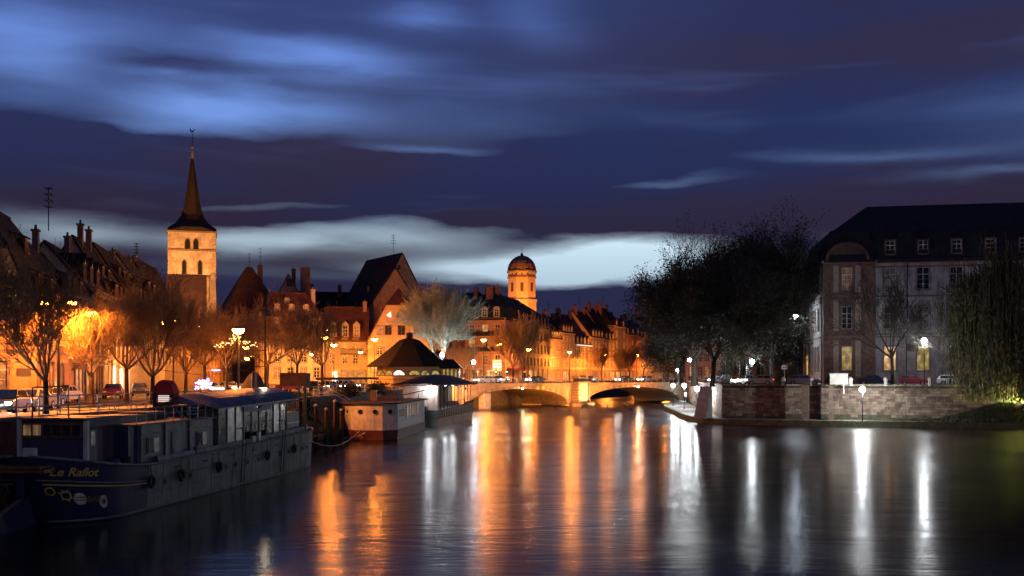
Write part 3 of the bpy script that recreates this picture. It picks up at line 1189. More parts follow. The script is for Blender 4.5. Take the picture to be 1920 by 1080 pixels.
# lower towpath with a kerb edge
edge = [(120, 112), (66, 127.6), (60, 129.5), (34.5, 137.5), (27.2, 141.2), (25.2, 144.5), (24.6, 150), (24.9, 160), (26.6, 182), (28.0, 200), (29.2, 211), (31.5, 224), (37.6, 246)]
inner = [(120, 118), (66, 133.5), (60, 135.5), (34.5, 144), (28.0, 146.2), (28.0, 146.2), (28.5, 152), (29.5, 160), (31.6, 182), (33.4, 200), (34.6, 211), (36.2, 224), (39.6, 246)]
b = MB()
for i in range(len(edge) - 1):
    a, e, c, d_ = edge[i], edge[i + 1], inner[i + 1], inner[i]
    b.poly([(a[0], a[1], .62), (e[0], e[1], .62), (c[0], c[1], .62), (d_[0], d_[1], .62)])
tag(b.build('towpath', paving), kind='structure')
b = MB()
for i in range(len(edge) - 1):
    a, e = Vector((*edge[i], 0)), Vector((*edge[i + 1], 0))
    L = (e - a).length
    t = (e - a).normalized()
    n = Vector((-t.y, t.x, 0))
    k = max(1, int(L / 1.6))
    for j in range(k):
        p, q = a.lerp(e, (j + .01) / k), a.lerp(e, (j + .99) / k)
        dz = random.uniform(-.015, .015)
        v = [p + n * .1, q + n * .1, q - n * .45, p - n * .45]
        b.raw([x + Vector((0, 0, -1.2)) for x in v] + [x + Vector((0, 0, .70 + dz)) for x in v],
              [(4, 5, 6, 7), (0, 1, 5, 4), (1, 2, 6, 5), (2, 3, 7, 6), (3, 0, 4, 7)])
o = b.build('towpath_kerb', algae)
tag(o, kind='structure', label='mossy stone kerb at the water edge of the right bank towpath')


# the great stone retaining wall: coursed blocks, real joints
stone_mats = [principled('wall_stone_a', (.17, .12, .085), var=.35, scale=1.5, bump=.5, bscale=7, streaks=.5, second=(.07, .075, .035), sec=(.55, .7)),
              principled('wall_stone_b', (.11, .07, .052), var=.35, scale=1.5, bump=.5, bscale=7, streaks=.3),
              principled('wall_stone_c', (.22, .175, .12), var=.35, scale=1.5, bump=.5, bscale=7, streaks=.3),
              principled('wall_joint', (.04, .032, .026), var=.3, scale=3),
              principled('damp_wall_stone', (.06, .06, .035), var=.4, scale=2, bump=.5, bscale=7)]


def stone_wall(label, pts, z0, z1, course=.34, blk=(.5, 1.1), name='stone_wall', weights=(5, 3, 3), sparse=1.0):
    root = empty(name, (pts[0][0], pts[0][1], 0), 0, label, 'wall')
    off = Vector((pts[0][0], pts[0][1], 0))
    b, back, cap = MB(), MB(), MB()
    for (x0, d0), (x1, d1) in zip(pts, pts[1:]):
        a, e = Vector((x0, d0, 0)) - off, Vector((x1, d1, 0)) - off
        L = (e - a).length
        t = (e - a).normalized()
        n = Vector((t.y, -t.x, 0))     # towards the viewer side
        back.raw([a + Vector((0, 0, z0)), e + Vector((0, 0, z0)), e + Vector((0, 0, z1)), a + Vector((0, 0, z1)),
                  a - n * .8 + Vector((0, 0, z1)), e - n * .8 + Vector((0, 0, z1))], [(0, 1, 2, 3), (3, 2, 5, 4)])
        nz = int((z1 - z0) / course)
        for r_ in range(nz):
            s = -random.random() * blk[0]
            while s < L:
                w = random.uniform(*blk)
                s0, s1 = max(0, s + .015), min(L, s + w - .015)
                if s1 - s0 > .1:
                    pr = random.uniform(.02, .085)
                    za, zb = z0 + r_ * course + .012, z0 + (r_ + 1) * course - .012
                    p, q = a + t * s0, a + t * s1
                    v = [p, q, q + n * pr, p + n * pr]
                    mi = 4 if r_ == 0 or (r_ == 1 and random.random() < .5) else random.choices((0, 1, 2), weights)[0]
                    b.raw([x + Vector((0, 0, za)) for x in v] + [x + Vector((0, 0, zb)) for x in v],
                          [(4, 7, 6, 5), (3, 2, 6, 7), (0, 3, 7, 4), (1, 5, 6, 2), (0, 1, 2, 3)], mi)
                s += w
        k = max(1, int(L / 1.4))
        for j in range(k):
            p, q = a.lerp(e, (j + .01) / k), a.lerp(e, (j + .99) / k)
            v = [p + n * .14, q + n * .14, q - n * .5, p - n * .5]
            jz = random.uniform(-.03, .05); jn = n * random.uniform(-.05, .05)
            cap.raw([x + jn + Vector((0, 0, z1)) for x in v] + [x + jn + Vector((0, 0, z1 + .2 + jz)) for x in v],
                    [(4, 7, 6, 5)[::-1], (3, 2, 6, 7), (0, 3, 7, 4), (1, 5, 6, 2), (0, 1, 5, 4)])
    o = b.build('stone', stone_mats, root); o['kind'] = 'stuff'
    back.build('mortar', stone_mats[3], root)
    o = cap.build('coping', stone_mats[2], root); o['kind'] = 'stuff'
    return root


stone_wall('long brown stone retaining wall facing the water under the parked cars', [(28.0, 146.2), (34.4, 144.05), (66, 133.5), (90, 126.6)], .6, UP)
stone_wall('stone river wall running back towards the bridge beside the towpath lamps', [(41.0, 252), (37.5, 236), (32.8, 195), (30.2, 166), (28.0, 146.2)], .6, UP,
           blk=(.9, 1.8), course=.5, weights=(2, 1, 6))
# projecting buttresses on the wall
for px, w, lab in ((1510, .9, 'broad dark stone buttress on the retaining wall left of the white box'), (1558, .55, 'narrow stone buttress on the retaining wall under the white box')):
    d = 140.2 if px == 1510 else 139.3
    root = empty('buttress', (X(px, d), d, .6), math.atan2(-10.5, 31.6), lab, 'buttress')
    for i in range(8):
        b = MB()
        b.box(-w / 2, w / 2, -.25, .6, i * .56 + .01, i * .56 + .55)
        b.build('stone_block', stone_mats[1], root)

# ------------------------------------------------------------------ bridge
BA, BB = Vector((-11.0, 201.5)), Vector((45.5, 257.4))
BL = (BB - BA).length
brz = math.atan2(BB.y - BA.y, BB.x - BA.x)
bridge = empty('stone_bridge', (BA.x, BA.y, 0), brz, 'low two-arched stone bridge lit orange across the river', 'bridge')
ZD = 4.55
BW = 13.0
arches = [(4.0, 31.4, 3.7), (37.2, 69.0, 3.8)]


def intr(u):
    for a, e, zc in arches:
        if a < u < e:
            t = (u - (a + e) / 2) / ((e - a) / 2)
            return .35 + (zc - .35) * math.sqrt(max(0, 1 - abs(t) ** 2.1)) ** .85
    return -1.0


bst = [principled('bridge_stone_a', (.24, .17, .115), var=.3, scale=1.2, bump=.4, bscale=6, streaks=.45),
       principled('bridge_stone_b', (.18, .12, .085), var=.3, scale=1.2, bump=.4, bscale=6, streaks=.45)]
us = []
for a, e, _ in arches:
    us += [a + (e - a) * (1 - math.cos(math.pi * i / 36)) / 2 for i in range(37)]
us = sorted(set([0.0, BL] + us + [2.5, 34.3]))
b, sf = MB(), MB()
for u0, u1 in zip(us, us[1:]):
    e0, e1 = intr(u0 + 1e-4), intr(u1 - 1e-4)
    for y, fl in ((0, 1), (BW, -1)):
        q = [(u0, y, e0), (u1, y, e1), (u1, y, ZD), (u0, y, ZD)]
        b.poly(q if fl > 0 else q[::-1])
    if e0 > -.9 or e1 > -.9:
        sf.poly([(u0, 0, e0), (u0, BW, e0), (u1, BW, e1), (u1, 0, e1)])
b.build('spandrel_wall', bst[0], bridge)
sf.build('arch_soffit', bst[1], bridge)
# voussoirs: single stones round both arches
for a, e, zc in arches:
    n = 34
    for i in range(n):
        u0, u1 = a + (e - a) * (i + .03) / n, a + (e - a) * (i + .97) / n
        z0_, z1_ = intr(max(u0, a + .02)), intr(min(u1, e - .02))
        v = MB()
        th = .55
        y0, y1 = -.07, .2
        sl = (z1_ - z0_) / (u1 - u0)
        c_ = 1 / math.sqrt(1 + sl * sl)
        ox, oz = -sl * c_ * th, c_ * th
        P_ = [(u0, z0_), (u1, z1_), (u1 + ox, min(z1_ + oz, ZD - .06)), (u0 + ox, min(z0_ + oz, ZD - .06))]
        v.raw([(x, y0, z) for x, z in P_] + [(x, y1, z) for x, z in P_],
              [(0, 1, 2, 3), (7, 6, 5, 4), (0, 4, 5, 1), (1, 5, 6, 2), (2, 6, 7, 3), (3, 7, 4, 0)])
        v.build('voussoir', bst[i % 2], bridge)
v = MB()
v.box(0, BL, -.2, BW + .2, ZD, ZD + .22)
v.build('deck', paving, bridge)
v = MB()
v.box(0, BL, -.32, -.2, ZD - .02, ZD + .24)
v.box(0, BL, -.2, .15, ZD + .222, ZD + .32)
v.box(0, BL, BW - .15, BW + .2, ZD + .222, ZD + .32)
v.build('parapet_kerb', bst[0], bridge)
v = MB()
v.box(0, BL, 2.4, BW - 2.4, ZD + .224, ZD + .23)
v.build('carriageway', asphalt, bridge)
rail = MB()
rail.box(0, BL, -.08, -.02, ZD + 1.22, ZD + 1.28)
rail.box(0, BL, -.07, -.03, ZD + .85, ZD + .89)
rail.box(0, BL, -.07, -.03, ZD + .6, ZD + .63)
rail.build('handrail', MT['galv'], bridge)
v = MB(); v.box(-.05, .05, -.1, 0, ZD + .32, ZD + 1.25)
pm = v.mesh('railing_post', MT['galv'])
for i in range(40):
    u = .8 + i * 2.0
    if 32.0 < u < 36.6 or u > BL - .3:
        continue
    link('railing_post', pm, bridge, Matrix.Translation((u, 0, 0)))
# river pier with its rusticated pedestal
PU = 34.3
v = MB()
v.lathe([(2.9, -1.5), (2.9, .55), (2.3, .9)], 12, (PU, -1.4))
v.build('cutwater', bst[1], bridge)
v = MB()
v.box(PU - 1.55, PU + 1.55, -1.7, 0, .9, ZD + .2)
v.build('pedestal', MT['sandlight'], bridge)
for s in (-1, 1):
    for i in range(7):
        v = MB()
        z = .92 + i * .55
        w = .42 if i % 2 else .55
        v.box(PU + s * 1.6 - w / 2, PU + s * 1.6 + w / 2, -2.0 + .1 * (i % 2), -.002, z, z + .5)
        v.build('quoin', bst[1], bridge)
v = MB(); v.box(PU - 2.1, PU + 2.1, -2.25, .2, ZD + .2, ZD + .5); v.build('cornice', bst[1], bridge)
v = MB()
v.box(PU - 1.1, PU + 1.1, -1.6, .1, ZD + .5, ZD + 1.1)
v.box(PU - 1.5, PU - .8, -1.7, .15, ZD + 1.1, ZD + 1.7)
v.box(PU + .8, PU + 1.5, -1.7, .15, ZD + 1.1, ZD + 1.75)
v.box(PU - .8, PU + .8, -1.5, .1, ZD + 1.1, ZD + 1.4)
v.build('stone_ornament', bst[1], bridge)
# abutment wing and timber dolphin under the left arch
v = MB()
v.box(-2.5, 3.2, -.9, -.002, -1, ZD - .1)
v.build('abutment', bst[0], bridge)
v = MB()
v.box(7.8, 9.3, -.5, 1.2, -1, 2.9)
v.build('fender_pier', MT['sandlight'], bridge)
v = MB()
v.box(52, 54.2, -.24, -.2, ZD - .75, ZD - .35)
v.build('navigation_sign', principled('faded_red_sign', (.6, .2, .18)), bridge)
for u in (22.5, 24.0):
    v = MB()
    for k in range(1):
        v.raw([(u - .45, -.24, ZD - .7), (u, -.24, ZD - 1.15), (u + .45, -.24, ZD - .7), (u, -.24, ZD - .25)], [(0, 1, 2, 3)])
        v.raw([(u - .45, -.2, ZD - .7), (u, -.2, ZD - 1.15), (u + .45, -.2, ZD - .7), (u, -.2, ZD - .25),
               (u - .45, -.239, ZD - .7), (u, -.239, ZD - 1.15), (u + .45, -.239, ZD - .7), (u, -.239, ZD - .25)],
              [(0, 1, 5, 4), (1, 2, 6, 5), (2, 3, 7, 6), (3, 0, 4, 7)])
    v.build('navigation_sign', principled('faded_yellow_sign', (.6, .45, .1)), bridge)


def bpt(u, y, z):
    return bridge.matrix_basis @ Vector((u, y, z))


bridge.matrix_basis  # evaluated below
Mb = Matrix.Translation((BA.x, BA.y, 0)) @ Matrix.Rotation(brz, 4, 'Z')


def flood(label, loc, target, power, color, size=.35, cone=75, cat='floodlight', glow='w'):
    """a small floodlight fixture with its spot"""
    loc, target = Vector(loc), Vector(target)
    root = empty('floodlight', loc, 0, label, cat)
    dirv = (target - loc).normalized()
    q = dirv.to_track_quat('-Z', 'Y')
    M = q.to_matrix().to_4x4()
    h = MB(); h.lathe([(size * .35, .35), (size * .6, .2), (size * .62, .02)], 10)
    h.build('housing', MT['iron'], root, M)
    h = MB(); h.lathe([(size * .5, .0), (size * .52, .03)], 10)
    h.build('lens', {'w': G_WRM, 's': G_SOD, 'g': G_GRN, 'c': G_COOL}[glow], root, M)
    h = MB(); h.box(-.05, .05, -.05, .05, -.35, .0)
    h.build('bracket', MT['iron'], root)
    light('flood_light', root, tuple(dirv * .12), power, color, size * .4, 'SPOT', q.to_euler(), R(cone), .7)
    return root


G_GRN = emis('greenish_lamp_glass', (.6, 1.0, .35), 30)
# ------------------------------------------------------------------ left bank terrace
LF = [(78.5, -34.0), (92, -36.9), (104, -39.5), (118, -42.5), (130, -44.9), (145, -47.8), (160, -50.6), (180, -53.6), (202, -56.2), (236, -60.0)]
GL = 'terraced houses along the left quay'
Z0 = 4.12


def lh(i, label, H, rings_f, Dp=9.0, **kw):
    A, B = LF[i], LF[i + 1]
    A2, B2 = (A[1], A[0] + .0), (B[1], B[0])
    Wd = (Vector(B2) - Vector(A2)).length
    kw['chimneys'] = [(c[0], c[1], c[2], c[3], c[4] * .65, min(c[5], .8) * .7, 'darkwall') for c in kw.get('chimneys', [])]
    return house('terraced_house', label, 'house', A2, B2, Dp, Z0, H, rings_f(Wd, Dp), GL, **kw)


# L1: orange house, half-hipped gable to the camera, shop annexe window at street level
r, w_ = lh(0, 'orange rendered gable house nearest on the left, beside the tall double street lamp', 6.6,
           lambda W_, Dp: [(0, 0, 6.6), (0, 1.9, 11.2), (2.6, 4.3, 14.6)], Dp=8.6, wall='orange', roof='tiledark',
           left=[(1.15, 1.55, 2.1, [1.2, 5.9], 'dc'), (4.4, 1.0, 1.3, [1.6, 4.4], 'd'), ],
           front=[(1.0, 1.4, 2.2, [2.0, 5.4, 9.5], 'dwd'), (4.3, 1.1, 1.6, [2, 5, 8, 11], 'd')],
           gwins=[('L', 6.9, 7.6, .75, 1.0, 'w', 'sash'), ('L', 5.2, 7.6, .75, 1.0, 'd', 'sash'), ('L', 4.3, 9.6, .7, 1.0, 'w', 'sash')],
           dormers=[(3.4, 8.2, 1.0, 1.3, 'g', 'shed'), (8.2, 8.2, 1.0, 1.3, 'd', 'shed'), (6.2, 11.6, .7, .8, 'w', 'shed')],
           strings=(3.8,), chimneys=[(5, 4.3, 13.5, 16, .9, .6)], band=None)
lsign = MB(); lsign.box(0, .95, -.1, -.003, 0, .55)
lsign.build('name_plate', MT['darksash'], r, Matrix.Translation((0, 8.6, 0)) @ Matrix.Rotation(R(-90), 4, 'Z') @ Matrix.Translation((7.3, 0, 2.15)))
lh(1, 'dark tiled terraced house with a long shed dormer next to the orange gable', 8.2, lambda W_, Dp: [(0, 0, 8.2), (0, Dp / 2, 13.2)], wall='rose', roof='tiledark',
   front=[(4.8, 1.1, 1.8, spread(12, 4, 1.6), 'ddgd')], dormers=[(2.6, 9.2, 1.1, 1.3, 'w', 'shed'), (5.6, 9.2, 1.1, 1.3, 'd', 'shed'), (9, 9.2, 1.1, 1.3, 'd', 'shed')],
   shopfront=[(1, 5, 2.7, 'o', 'shutter'), (6.5, 11, 2.7, 'o', 'darksash')], chimneys=[(6, 4, 13.5, 16, 1.1, .7)])[0]
r, _ = lh(2, 'tall pale terraced house with pillared ground floor and bright white shop doorway', 10.4, lambda W_, Dp: gable(W_, Dp, 9.6, 14.6), wall='cream', roof='tiledark',
          front=[(4.4, 1.1, 1.9, spread(14.3, 5, 1.5), 'd'), (7.4, 1.1, 1.8, spread(14.3, 5, 1.5), 'ddddc')],
          dormers=[(3, 11.4, 1.2, 1.5, 'd', 'gable'), (7, 11.4, 1.2, 1.5, 'd', 'gable'), (11, 11.4, 1.2, 1.5, 'c', 'gable')],
          shopfront=[(.8, 4.2, 3.1, 'd', 'shutter'), (5, 8.2, 3.1, 'g', 'sash'), (10.6, 13.2, 3.2, 'W', 'sash')], chimneys=[(10, 4.2, 15, 18.3, 1.4, .7)], strings=(3.9, 6.9))
antenna(r, 2, 4.5, 16, 4.2)
lh(3, 'dark pillared terraced house with white lit shop openings at street level', 9.6, lambda W_, Dp: gable(W_, Dp, 9.6, 16.9), wall='grey', roof='tiledark',
   front=[(4.2, 1.1, 1.9, spread(12.2, 4, 1.5), 'd'), (7.0, 1.1, 1.8, spread(12.2, 4, 1.5), 'd')],
   dormers=[(2.6, 10.6, 1.1, 1.3, 'd', 'shed'), (6, 10.6, 1.1, 1.3, 'd', 'shed'), (9.5, 10.6, 1.1, 1.3, 'd', 'shed'), (4, 13.2, .8, .8, 'd', 'shed'), (8, 13.2, .8, .8, 'd', 'shed')],
   shopfront=[(1.2, 4.2, 2.9, 'W', 'sash'), (7, 8.6, 2.9, 'W', 'sash')], chimneys=[(3, 4.2, 16, 19, 1.0, 1.6), (8, 4.2, 15.5, 19.2, 1.2, 1.6)], strings=(3.7,))
lh(4, 'grey terraced house with two rows of small roof dormers and a pale cornice', 10.8, lambda W_, Dp: gable(W_, Dp, 10.8, 17.6), wall='grey', roof='tiledark',
   front=[(4.0, 1.1, 1.9, spread(15.3, 6, 1.5), 'd'), (7.3, 1.1, 1.9, spread(15.3, 6, 1.5), 'dd')],
   dormers=[(2.5 + 3.3 * i, 11.6, 1.1, 1.3, 'd', 'gable') for i in range(4)] + [(3.5 + 4 * i, 14.2, .8, .8, 'd', 'shed') for i in range(3)],
   chimneys=[(12, 4.2, 15, 18, 1.2, .8)], strings=(3.5, 6.8))
lh(5, 'narrow terraced house with a pale corner bay and tall dark dormers', 12.2, lambda W_, Dp: gable(W_, Dp, 12.2, 18.4), wall='cream', roof='tiledark',
   front=[(4.0, 1.1, 1.9, spread(15.3, 5, 1.5), 'd'), (7.3, 1.1, 1.9, spread(15.3, 5, 1.5), 'cd'), (10.1, 1.0, 1.4, spread(15.3, 5, 1.5), 'd')],
   dormers=[(3, 13.2, 1.2, 1.3, 'd', 'shed'), (8, 13.2, 1.2, 1.3, 'd', 'shed'), (12, 13.2, 1.2, 1.3, 'd', 'shed')],
   chimneys=[(10, 4.2, 15.5, 18.5, .9, .8)], strings=(3.5, 6.8))
r, _ = lh(6, 'terraced house with a pointed roof peak just left of the church tower', 9.4, lambda W_, Dp: gable(W_, Dp, 9.4, 19.2), wall='darkwall', roof='tiledark',
          front=[(4.0, 1.1, 1.7, spread(20, 6, 1.8), 'dddcd'), (6.8, 1.0, 1.5, spread(20, 6, 1.8), 'd')],
          dormers=[(3 + 4.5 * i, 10.4, 1.1, 1.3, 'd', 'gable') for i in range(4)], chimneys=[(6, 4.2, 16, 18.6, 1.0, .7)])
antenna(r, 3, 4.5, 16.6, 5.2, 6)
lh(7, 'low dark terraced house standing in front of the church nave', 7.4, lambda W_, Dp: gable(W_, Dp, 7.4, 15.0), wall='darkwall', roof='tiledark',
   front=[(3.6, 1.0, 1.6, spread(22, 6, 1.8), 'ddgddd')], dormers=[(3 + 5 * i, 8.6, 1.0, 1.1, 'd', 'shed') for i in range(4)], chimneys=[(7, 4.2, 12, 14.6, .9, .7)])
lh(8, 'last low house of the left terrace, half hidden by the lit street trees', 7.0, lambda W_, Dp: hip(W_, Dp, 7.0, 12.0), wall='brown', roof='tiledark',
   front=[(1.0, 1.2, 1.9, spread(34, 8, 2.2), 'dodd'), (4.0, 1.0, 1.6, spread(34, 8, 2.2), 'ddddg')], chimneys=[(12, 4.2, 11, 13.5, .9, .7), (24, 4.2, 11, 13.5, .9, .7)])

# ------------------------------------------------------------------ church with needle spire
CD = 250.0
cx = X(360, CD)
zt = Zp(433, CD) - 4.65
ch = empty('church', (cx, CD, 4.65), R(15.5), 'church with pale floodlit square tower and needle spire topped by a weathercock', 'church')
tw = 86 / FPX * CD
hw = tw / 2
stl = principled('tower_render', (.60, .48, .34), var=.35, scale=.5, streaks=.5, bump=.4, bscale=3, second=(.42, .30, .20), sec=(.52, .8))
z_mid = Zp(469, CD) - 4.65
z_low = Zp(517, CD) - 4.65


BLK = principled('black_louvre', (.012, .009, .007), var=.3)


def lancet(mb, cx_, z0, w, h, y, M=Matrix.Identity(4)):
    n = 7
    pts = [(cx_ - w / 2, y, z0), (cx_ + w / 2, y, z0)]
    zz = z0 + h - w * .9
    for i in range(n + 1):
        a = i / n
        x = w / 2 * math.cos(math.pi * a)
        zc = zz + w * .9 * (1 - abs(2 * a - 1) ** 1.6)
        pts.append((cx_ + x, y, zc))
    mb.poly([M @ Vector(p) for p in pts])
    return pts


def lancet_part(root, cx_, z0, w, h, M, trim='trim'):
    """pointed belfry opening: stone reveal ring standing proud round a recessed dark louvre"""
    o_ = MB()
    inn = []
    n = 7
    def outline(ww, hh, zb):
        pts = [(cx_ - ww / 2, zb), (cx_ + ww / 2, zb)]
        zz = z0 + hh - ww * .9
        for i in range(n + 1):
            a = i / n
            pts.append((cx_ + ww / 2 * math.cos(math.pi * a), zz + ww * .9 * (1 - abs(2 * a - 1) ** 1.6)))
        return pts
    ip, op = outline(w, h, z0), outline(w + .3, h + .18, z0 - .15)
    k = len(ip)
    for i in range(k):
        j = (i + 1) % k
        a, b_, c, d_ = ip[i], ip[j], op[j], op[i]
        o_.poly([M @ Vector((p[0], -.14, p[1])) for p in (a, b_, c, d_)])
        o_.poly([M @ Vector(p) for p in ((d_[0], -.14, d_[1]), (c[0], -.14, c[1]), (c[0], 0, c[1]), (d_[0], 0, d_[1]))])
        o_.poly([M @ Vector(p) for p in ((a[0], -.14, a[1]), (b_[0], -.14, b_[1]), (b_[0], 0, b_[1]), (a[0], 0, a[1]))])
    win = o_.build('belfry_window', MT[trim], root)
    l = MB()
    l.poly([M @ Vector((p[0], -.02, p[1])) for p in ip])
    nl = int(h / .55)
    for i in range(nl):
        z = z0 + .2 + i * (h - .8) / nl
        l.box(cx_ - w / 2, cx_ + w / 2, -.10, -.02, z, z + .08, 0, M)
    l.build('louvre', BLK, win)


MT['quoin'] = principled('tower_quoin', (.50, .37, .25), var=.3, scale=2, bump=.3)
b = MB()
b.box(-hw, hw, 0, tw, 0, zt)
b.build('tower_wall', stl, ch)
for z, p, hh in ((zt - .35, .3, .35), (z_mid - .2, .22, .4), (z_low - .3, .25, .4)):
    c = MB(); c.box(-hw - p, hw + p, -p, tw + p, z, z + hh); c.build('string_course', MT['trim'], ch)
for sgn in (-1, 1):
    for k in range(int((zt - .6 - z_low) / 1.0)):
        c = MB()
        wq = 1.25 if k % 2 else .8
        z = z_low + .2 + k * 1.0
        c.box(sgn * hw - (wq if sgn > 0 else .05), sgn * hw + (.05 if sgn > 0 else wq), -.07, .4, z, z + .93)
        c.build('quoin', MT['quoin'], ch)
I4 = Matrix.Identity(4)
MR = Matrix.Translation((hw, 0, 0)) @ Matrix.Rotation(R(90), 4, 'Z')
pxm = CD / FPX
for px in (352, 367):
    lancet_part(ch, (px - 360) * pxm, Zp(468, CD) - 4.65, 8.6 * pxm, 20.5 * pxm, I4)
for px in (346, 374.5):
    lancet_part(ch, (px - 360) * pxm, Zp(514, CD) - 4.65, 7 * pxm, 26 * pxm, I4)
for u in (3.6, 6.8):
    lancet_part(ch, u, Zp(468, CD) - 4.65, 1.0, 2.5, MR)
# spire: broached flare then needle, octagonal
zz = lambda py: Zp(py, CD) - 4.65
sp = MB()
prof = [(hw * 1.05 * 1.30, zz(434)), (hw * .86 * 1.2, zz(425)), (hw * .62 * 1.12, zz(414)), (hw * .44 * 1.08, zz(400)), (hw * .33, zz(375)), (hw * .22, zz(340)), (hw * .11, zz(305)), (hw * .055, zz(290))]
# square at the eave morphing to an octagon
base_i = len(sp.v)
cyy = tw / 2
for i, (r_, z) in enumerate(prof):
    t = min(1, i / 3)
    for k in range(8):
        an = math.pi / 4 * k + math.pi / 8
        ox, oy = math.cos(an), math.sin(an)
        m_ = max(abs(ox), abs(oy))
        sx_, sy_ = ox / m_, oy / m_
        rr = r_ / 1.30 if i == 0 else r_
        if i == 0:
            # corners of the square: pull odd directions outwards
            x, y = sx_ * rr, sy_ * rr
            x = math.copysign(rr, ox) if abs(ox) > abs(oy) else ox / m_ * rr
            y = math.copysign(rr, oy) if abs(oy) > abs(ox) else oy / m_ * rr
            x = math.copysign(rr, ox); y = math.copysign(rr, oy)
            if k % 2 == 0:
                x, y = (math.copysign(rr, ox), oy / abs(oy) * rr * .98)
        else:
            q = r_ / 1.0
            x, y = (sx_ * q * (1 - t) + ox * 1.08 * q * t), (sy_ * q * (1 - t) + oy * 1.08 * q * t)
        sp.v.append((x, cyy + y, z))
for i in range(len(prof) - 1):
    for k in range(8):
        k2 = (k + 1) % 8
        sp.f.append((i * 8 + k, i * 8 + k2, (i + 1) * 8 + k2, (i + 1) * 8 + k)); sp.m.append(0)
sp.f.append(tuple(range(8))[::-1]); sp.m.append(0)
spire_mat = tiles('spire_slate', (.055, .036, .03), (.035, .025, .022), .4)
spo = sp.build('spire', spire_mat, ch)
c = MB(); c.lathe([(hw * .05, zz(290)), (hw * .07, zz(284)), (hw * .045, zz(270)), (hw * .06, zz(268)), (.03, zz(264))], 8, (0, cyy))
c.build('finial', principled('gilded_copper', (.6, .42, .18), rough=.4, metal=.5), spo)
c = MB()
c.tube([(0, cyy, zz(267)), (0, cyy, zz(240))], .07, 5)
c.tube([(-.55, cyy, zz(258)), (.55, cyy, zz(258))], .06, 4)
c.tube([(0, cyy - .55, zz(258)), (0, cyy + .55, zz(258))], .06, 4)
c.build('cross_rod', MT['iron'], spo)
c = MB()
zc = zz(238)
prof2 = [(-.62, .55), (-.45, .1), (-.2, -.12), (.15, -.1), (.3, .15), (.42, .45), (.62, .5), (.5, .65), (.3, .6), (.12, .25), (-.15, .2), (-.3, .5), (-.45, .75)]
c.raw([(x, cyy - .06, zc + z) for x, z in prof2] + [(x, cyy + .06, zc + z) for x, z in prof2],
      [tuple(range(13)), tuple(range(13, 26))[::-1]] + [(i, (i + 1) % 13, (i + 1) % 13 + 13, i + 13) for i in range(13)])
c.build('weathercock', MT['iron'], spo)
# nave: dark sandstone body and roof in front, buttress with rounded top on the right
c = MB()
c.box(-hw - .3, hw - 2.0, -9.0, -.3, 0, z_low - 7.5)
c.raw([(-hw - .3, -9.0, z_low - 7.5), (hw - 2.0, -9.0, z_low - 7.5), (hw - 2.0, -.31, z_low - 7.5), (-hw - .3, -.31, z_low - 7.5),
       (-hw - .3, -.6, z_low), (hw - 2.0, -.6, z_low), ], [(0, 1, 5, 4), (0, 4, 3), (1, 2, 5), (3, 4, 5, 2)])
c.build('nave_wall', tiles('nave_tiles', (.16, .08, .055), (.10, .055, .04)), ch)
c = MB()
zb0 = zz(512)
c.raw([(hw - 1.7, -1.0, 0), (hw + .6, -1.0, 0), (hw + .6, 1.0, 0), (hw - 1.7, 1.0, 0),
       (hw - 1.3, -.8, zb0 - 1), (hw - .05, -.8, zb0 - 1), (hw - .05, .8, zb0 - 1), (hw - 1.3, .8, zb0 - 1),
       (hw - .9, -.5, zb0), (hw - .35, -.5, zb0), (hw - .35, .5, zb0), (hw - .9, .5, zb0)],
      [(0, 1, 5, 4), (1, 2, 6, 5), (3, 0, 4, 7), (4, 5, 9, 8), (5, 6, 10, 9), (7, 4, 8, 11), (8, 9, 10, 11)])
c.build('buttress', MT['sandlight'], ch)

# ------------------------------------------------------------------ middle group behind the square
Zm = 4.65


def hpx(name, label, cat, pA, dA, pB, dB, Dp, eave_py, top_py, rf, z0=Zm, grp=None, **kw):
    A, B = (X(pA, dA), dA), (X(pB, dB), dB)
    dm = (dA + dB) / 2
    Wd = math.hypot(B[0] - A[0], B[1] - A[1])
    H = Zp(eave_py, dm) - z0
    T = Zp(top_py, dm + (Dp * .4 if rf is not gable_f else 0)) - z0
    return house(name, label, cat, A, B, Dp, z0, H, rf(Wd, Dp, H, T), grp, **kw)


hipn = lambda k: (lambda W_, Dp, H, T: [(0, 0, H), (k, Dp / 2, T)])
r, _ = hpx('house', 'big dark hipped house right of the church with chimneys and rooftop antennas', 'house', 412, 262, 540, 268, 17, 600, 502, hipn(7.4), wall='darkwall', roof='tile',
           front=[(6.5, 1.2, 1.9, [2.5, 5.5, 8.5, 11.5], 'd')], dormers=[(5.6 + 1.0 * i, 14.2, .8, 2.0, 'c', 'flat', 'F', 'sandlight') for i in range(0, 5, 2)],
           chimneys=[(8.0, 7.5, 25, 25.5, 1.2, 1.2), (10.8, 8.3, 27, 28.8, 1.1, 1.1)])
antenna(r, 8, 7.5, 25, 7, 4, .8)
antenna(r, 10.8, 8.3, 28.5, 5, 3, .8)
r, _ = hpx('house', 'small plastered gable house peeking over the half-timbered house with a stout chimney', 'house', 524, 246, 558, 247, 12, 547, 516, gable_f, wall='rose', roof='tile',
           gwins=[('F', 2.2, 21.6, 1.2, 1.8, 'd')], chimneys=[(3.4, 5, 24, 27.6, .9, .9), (5.9, 3, 20, 26.0, 2.1, 1.6, 'brown')], cornice=False)


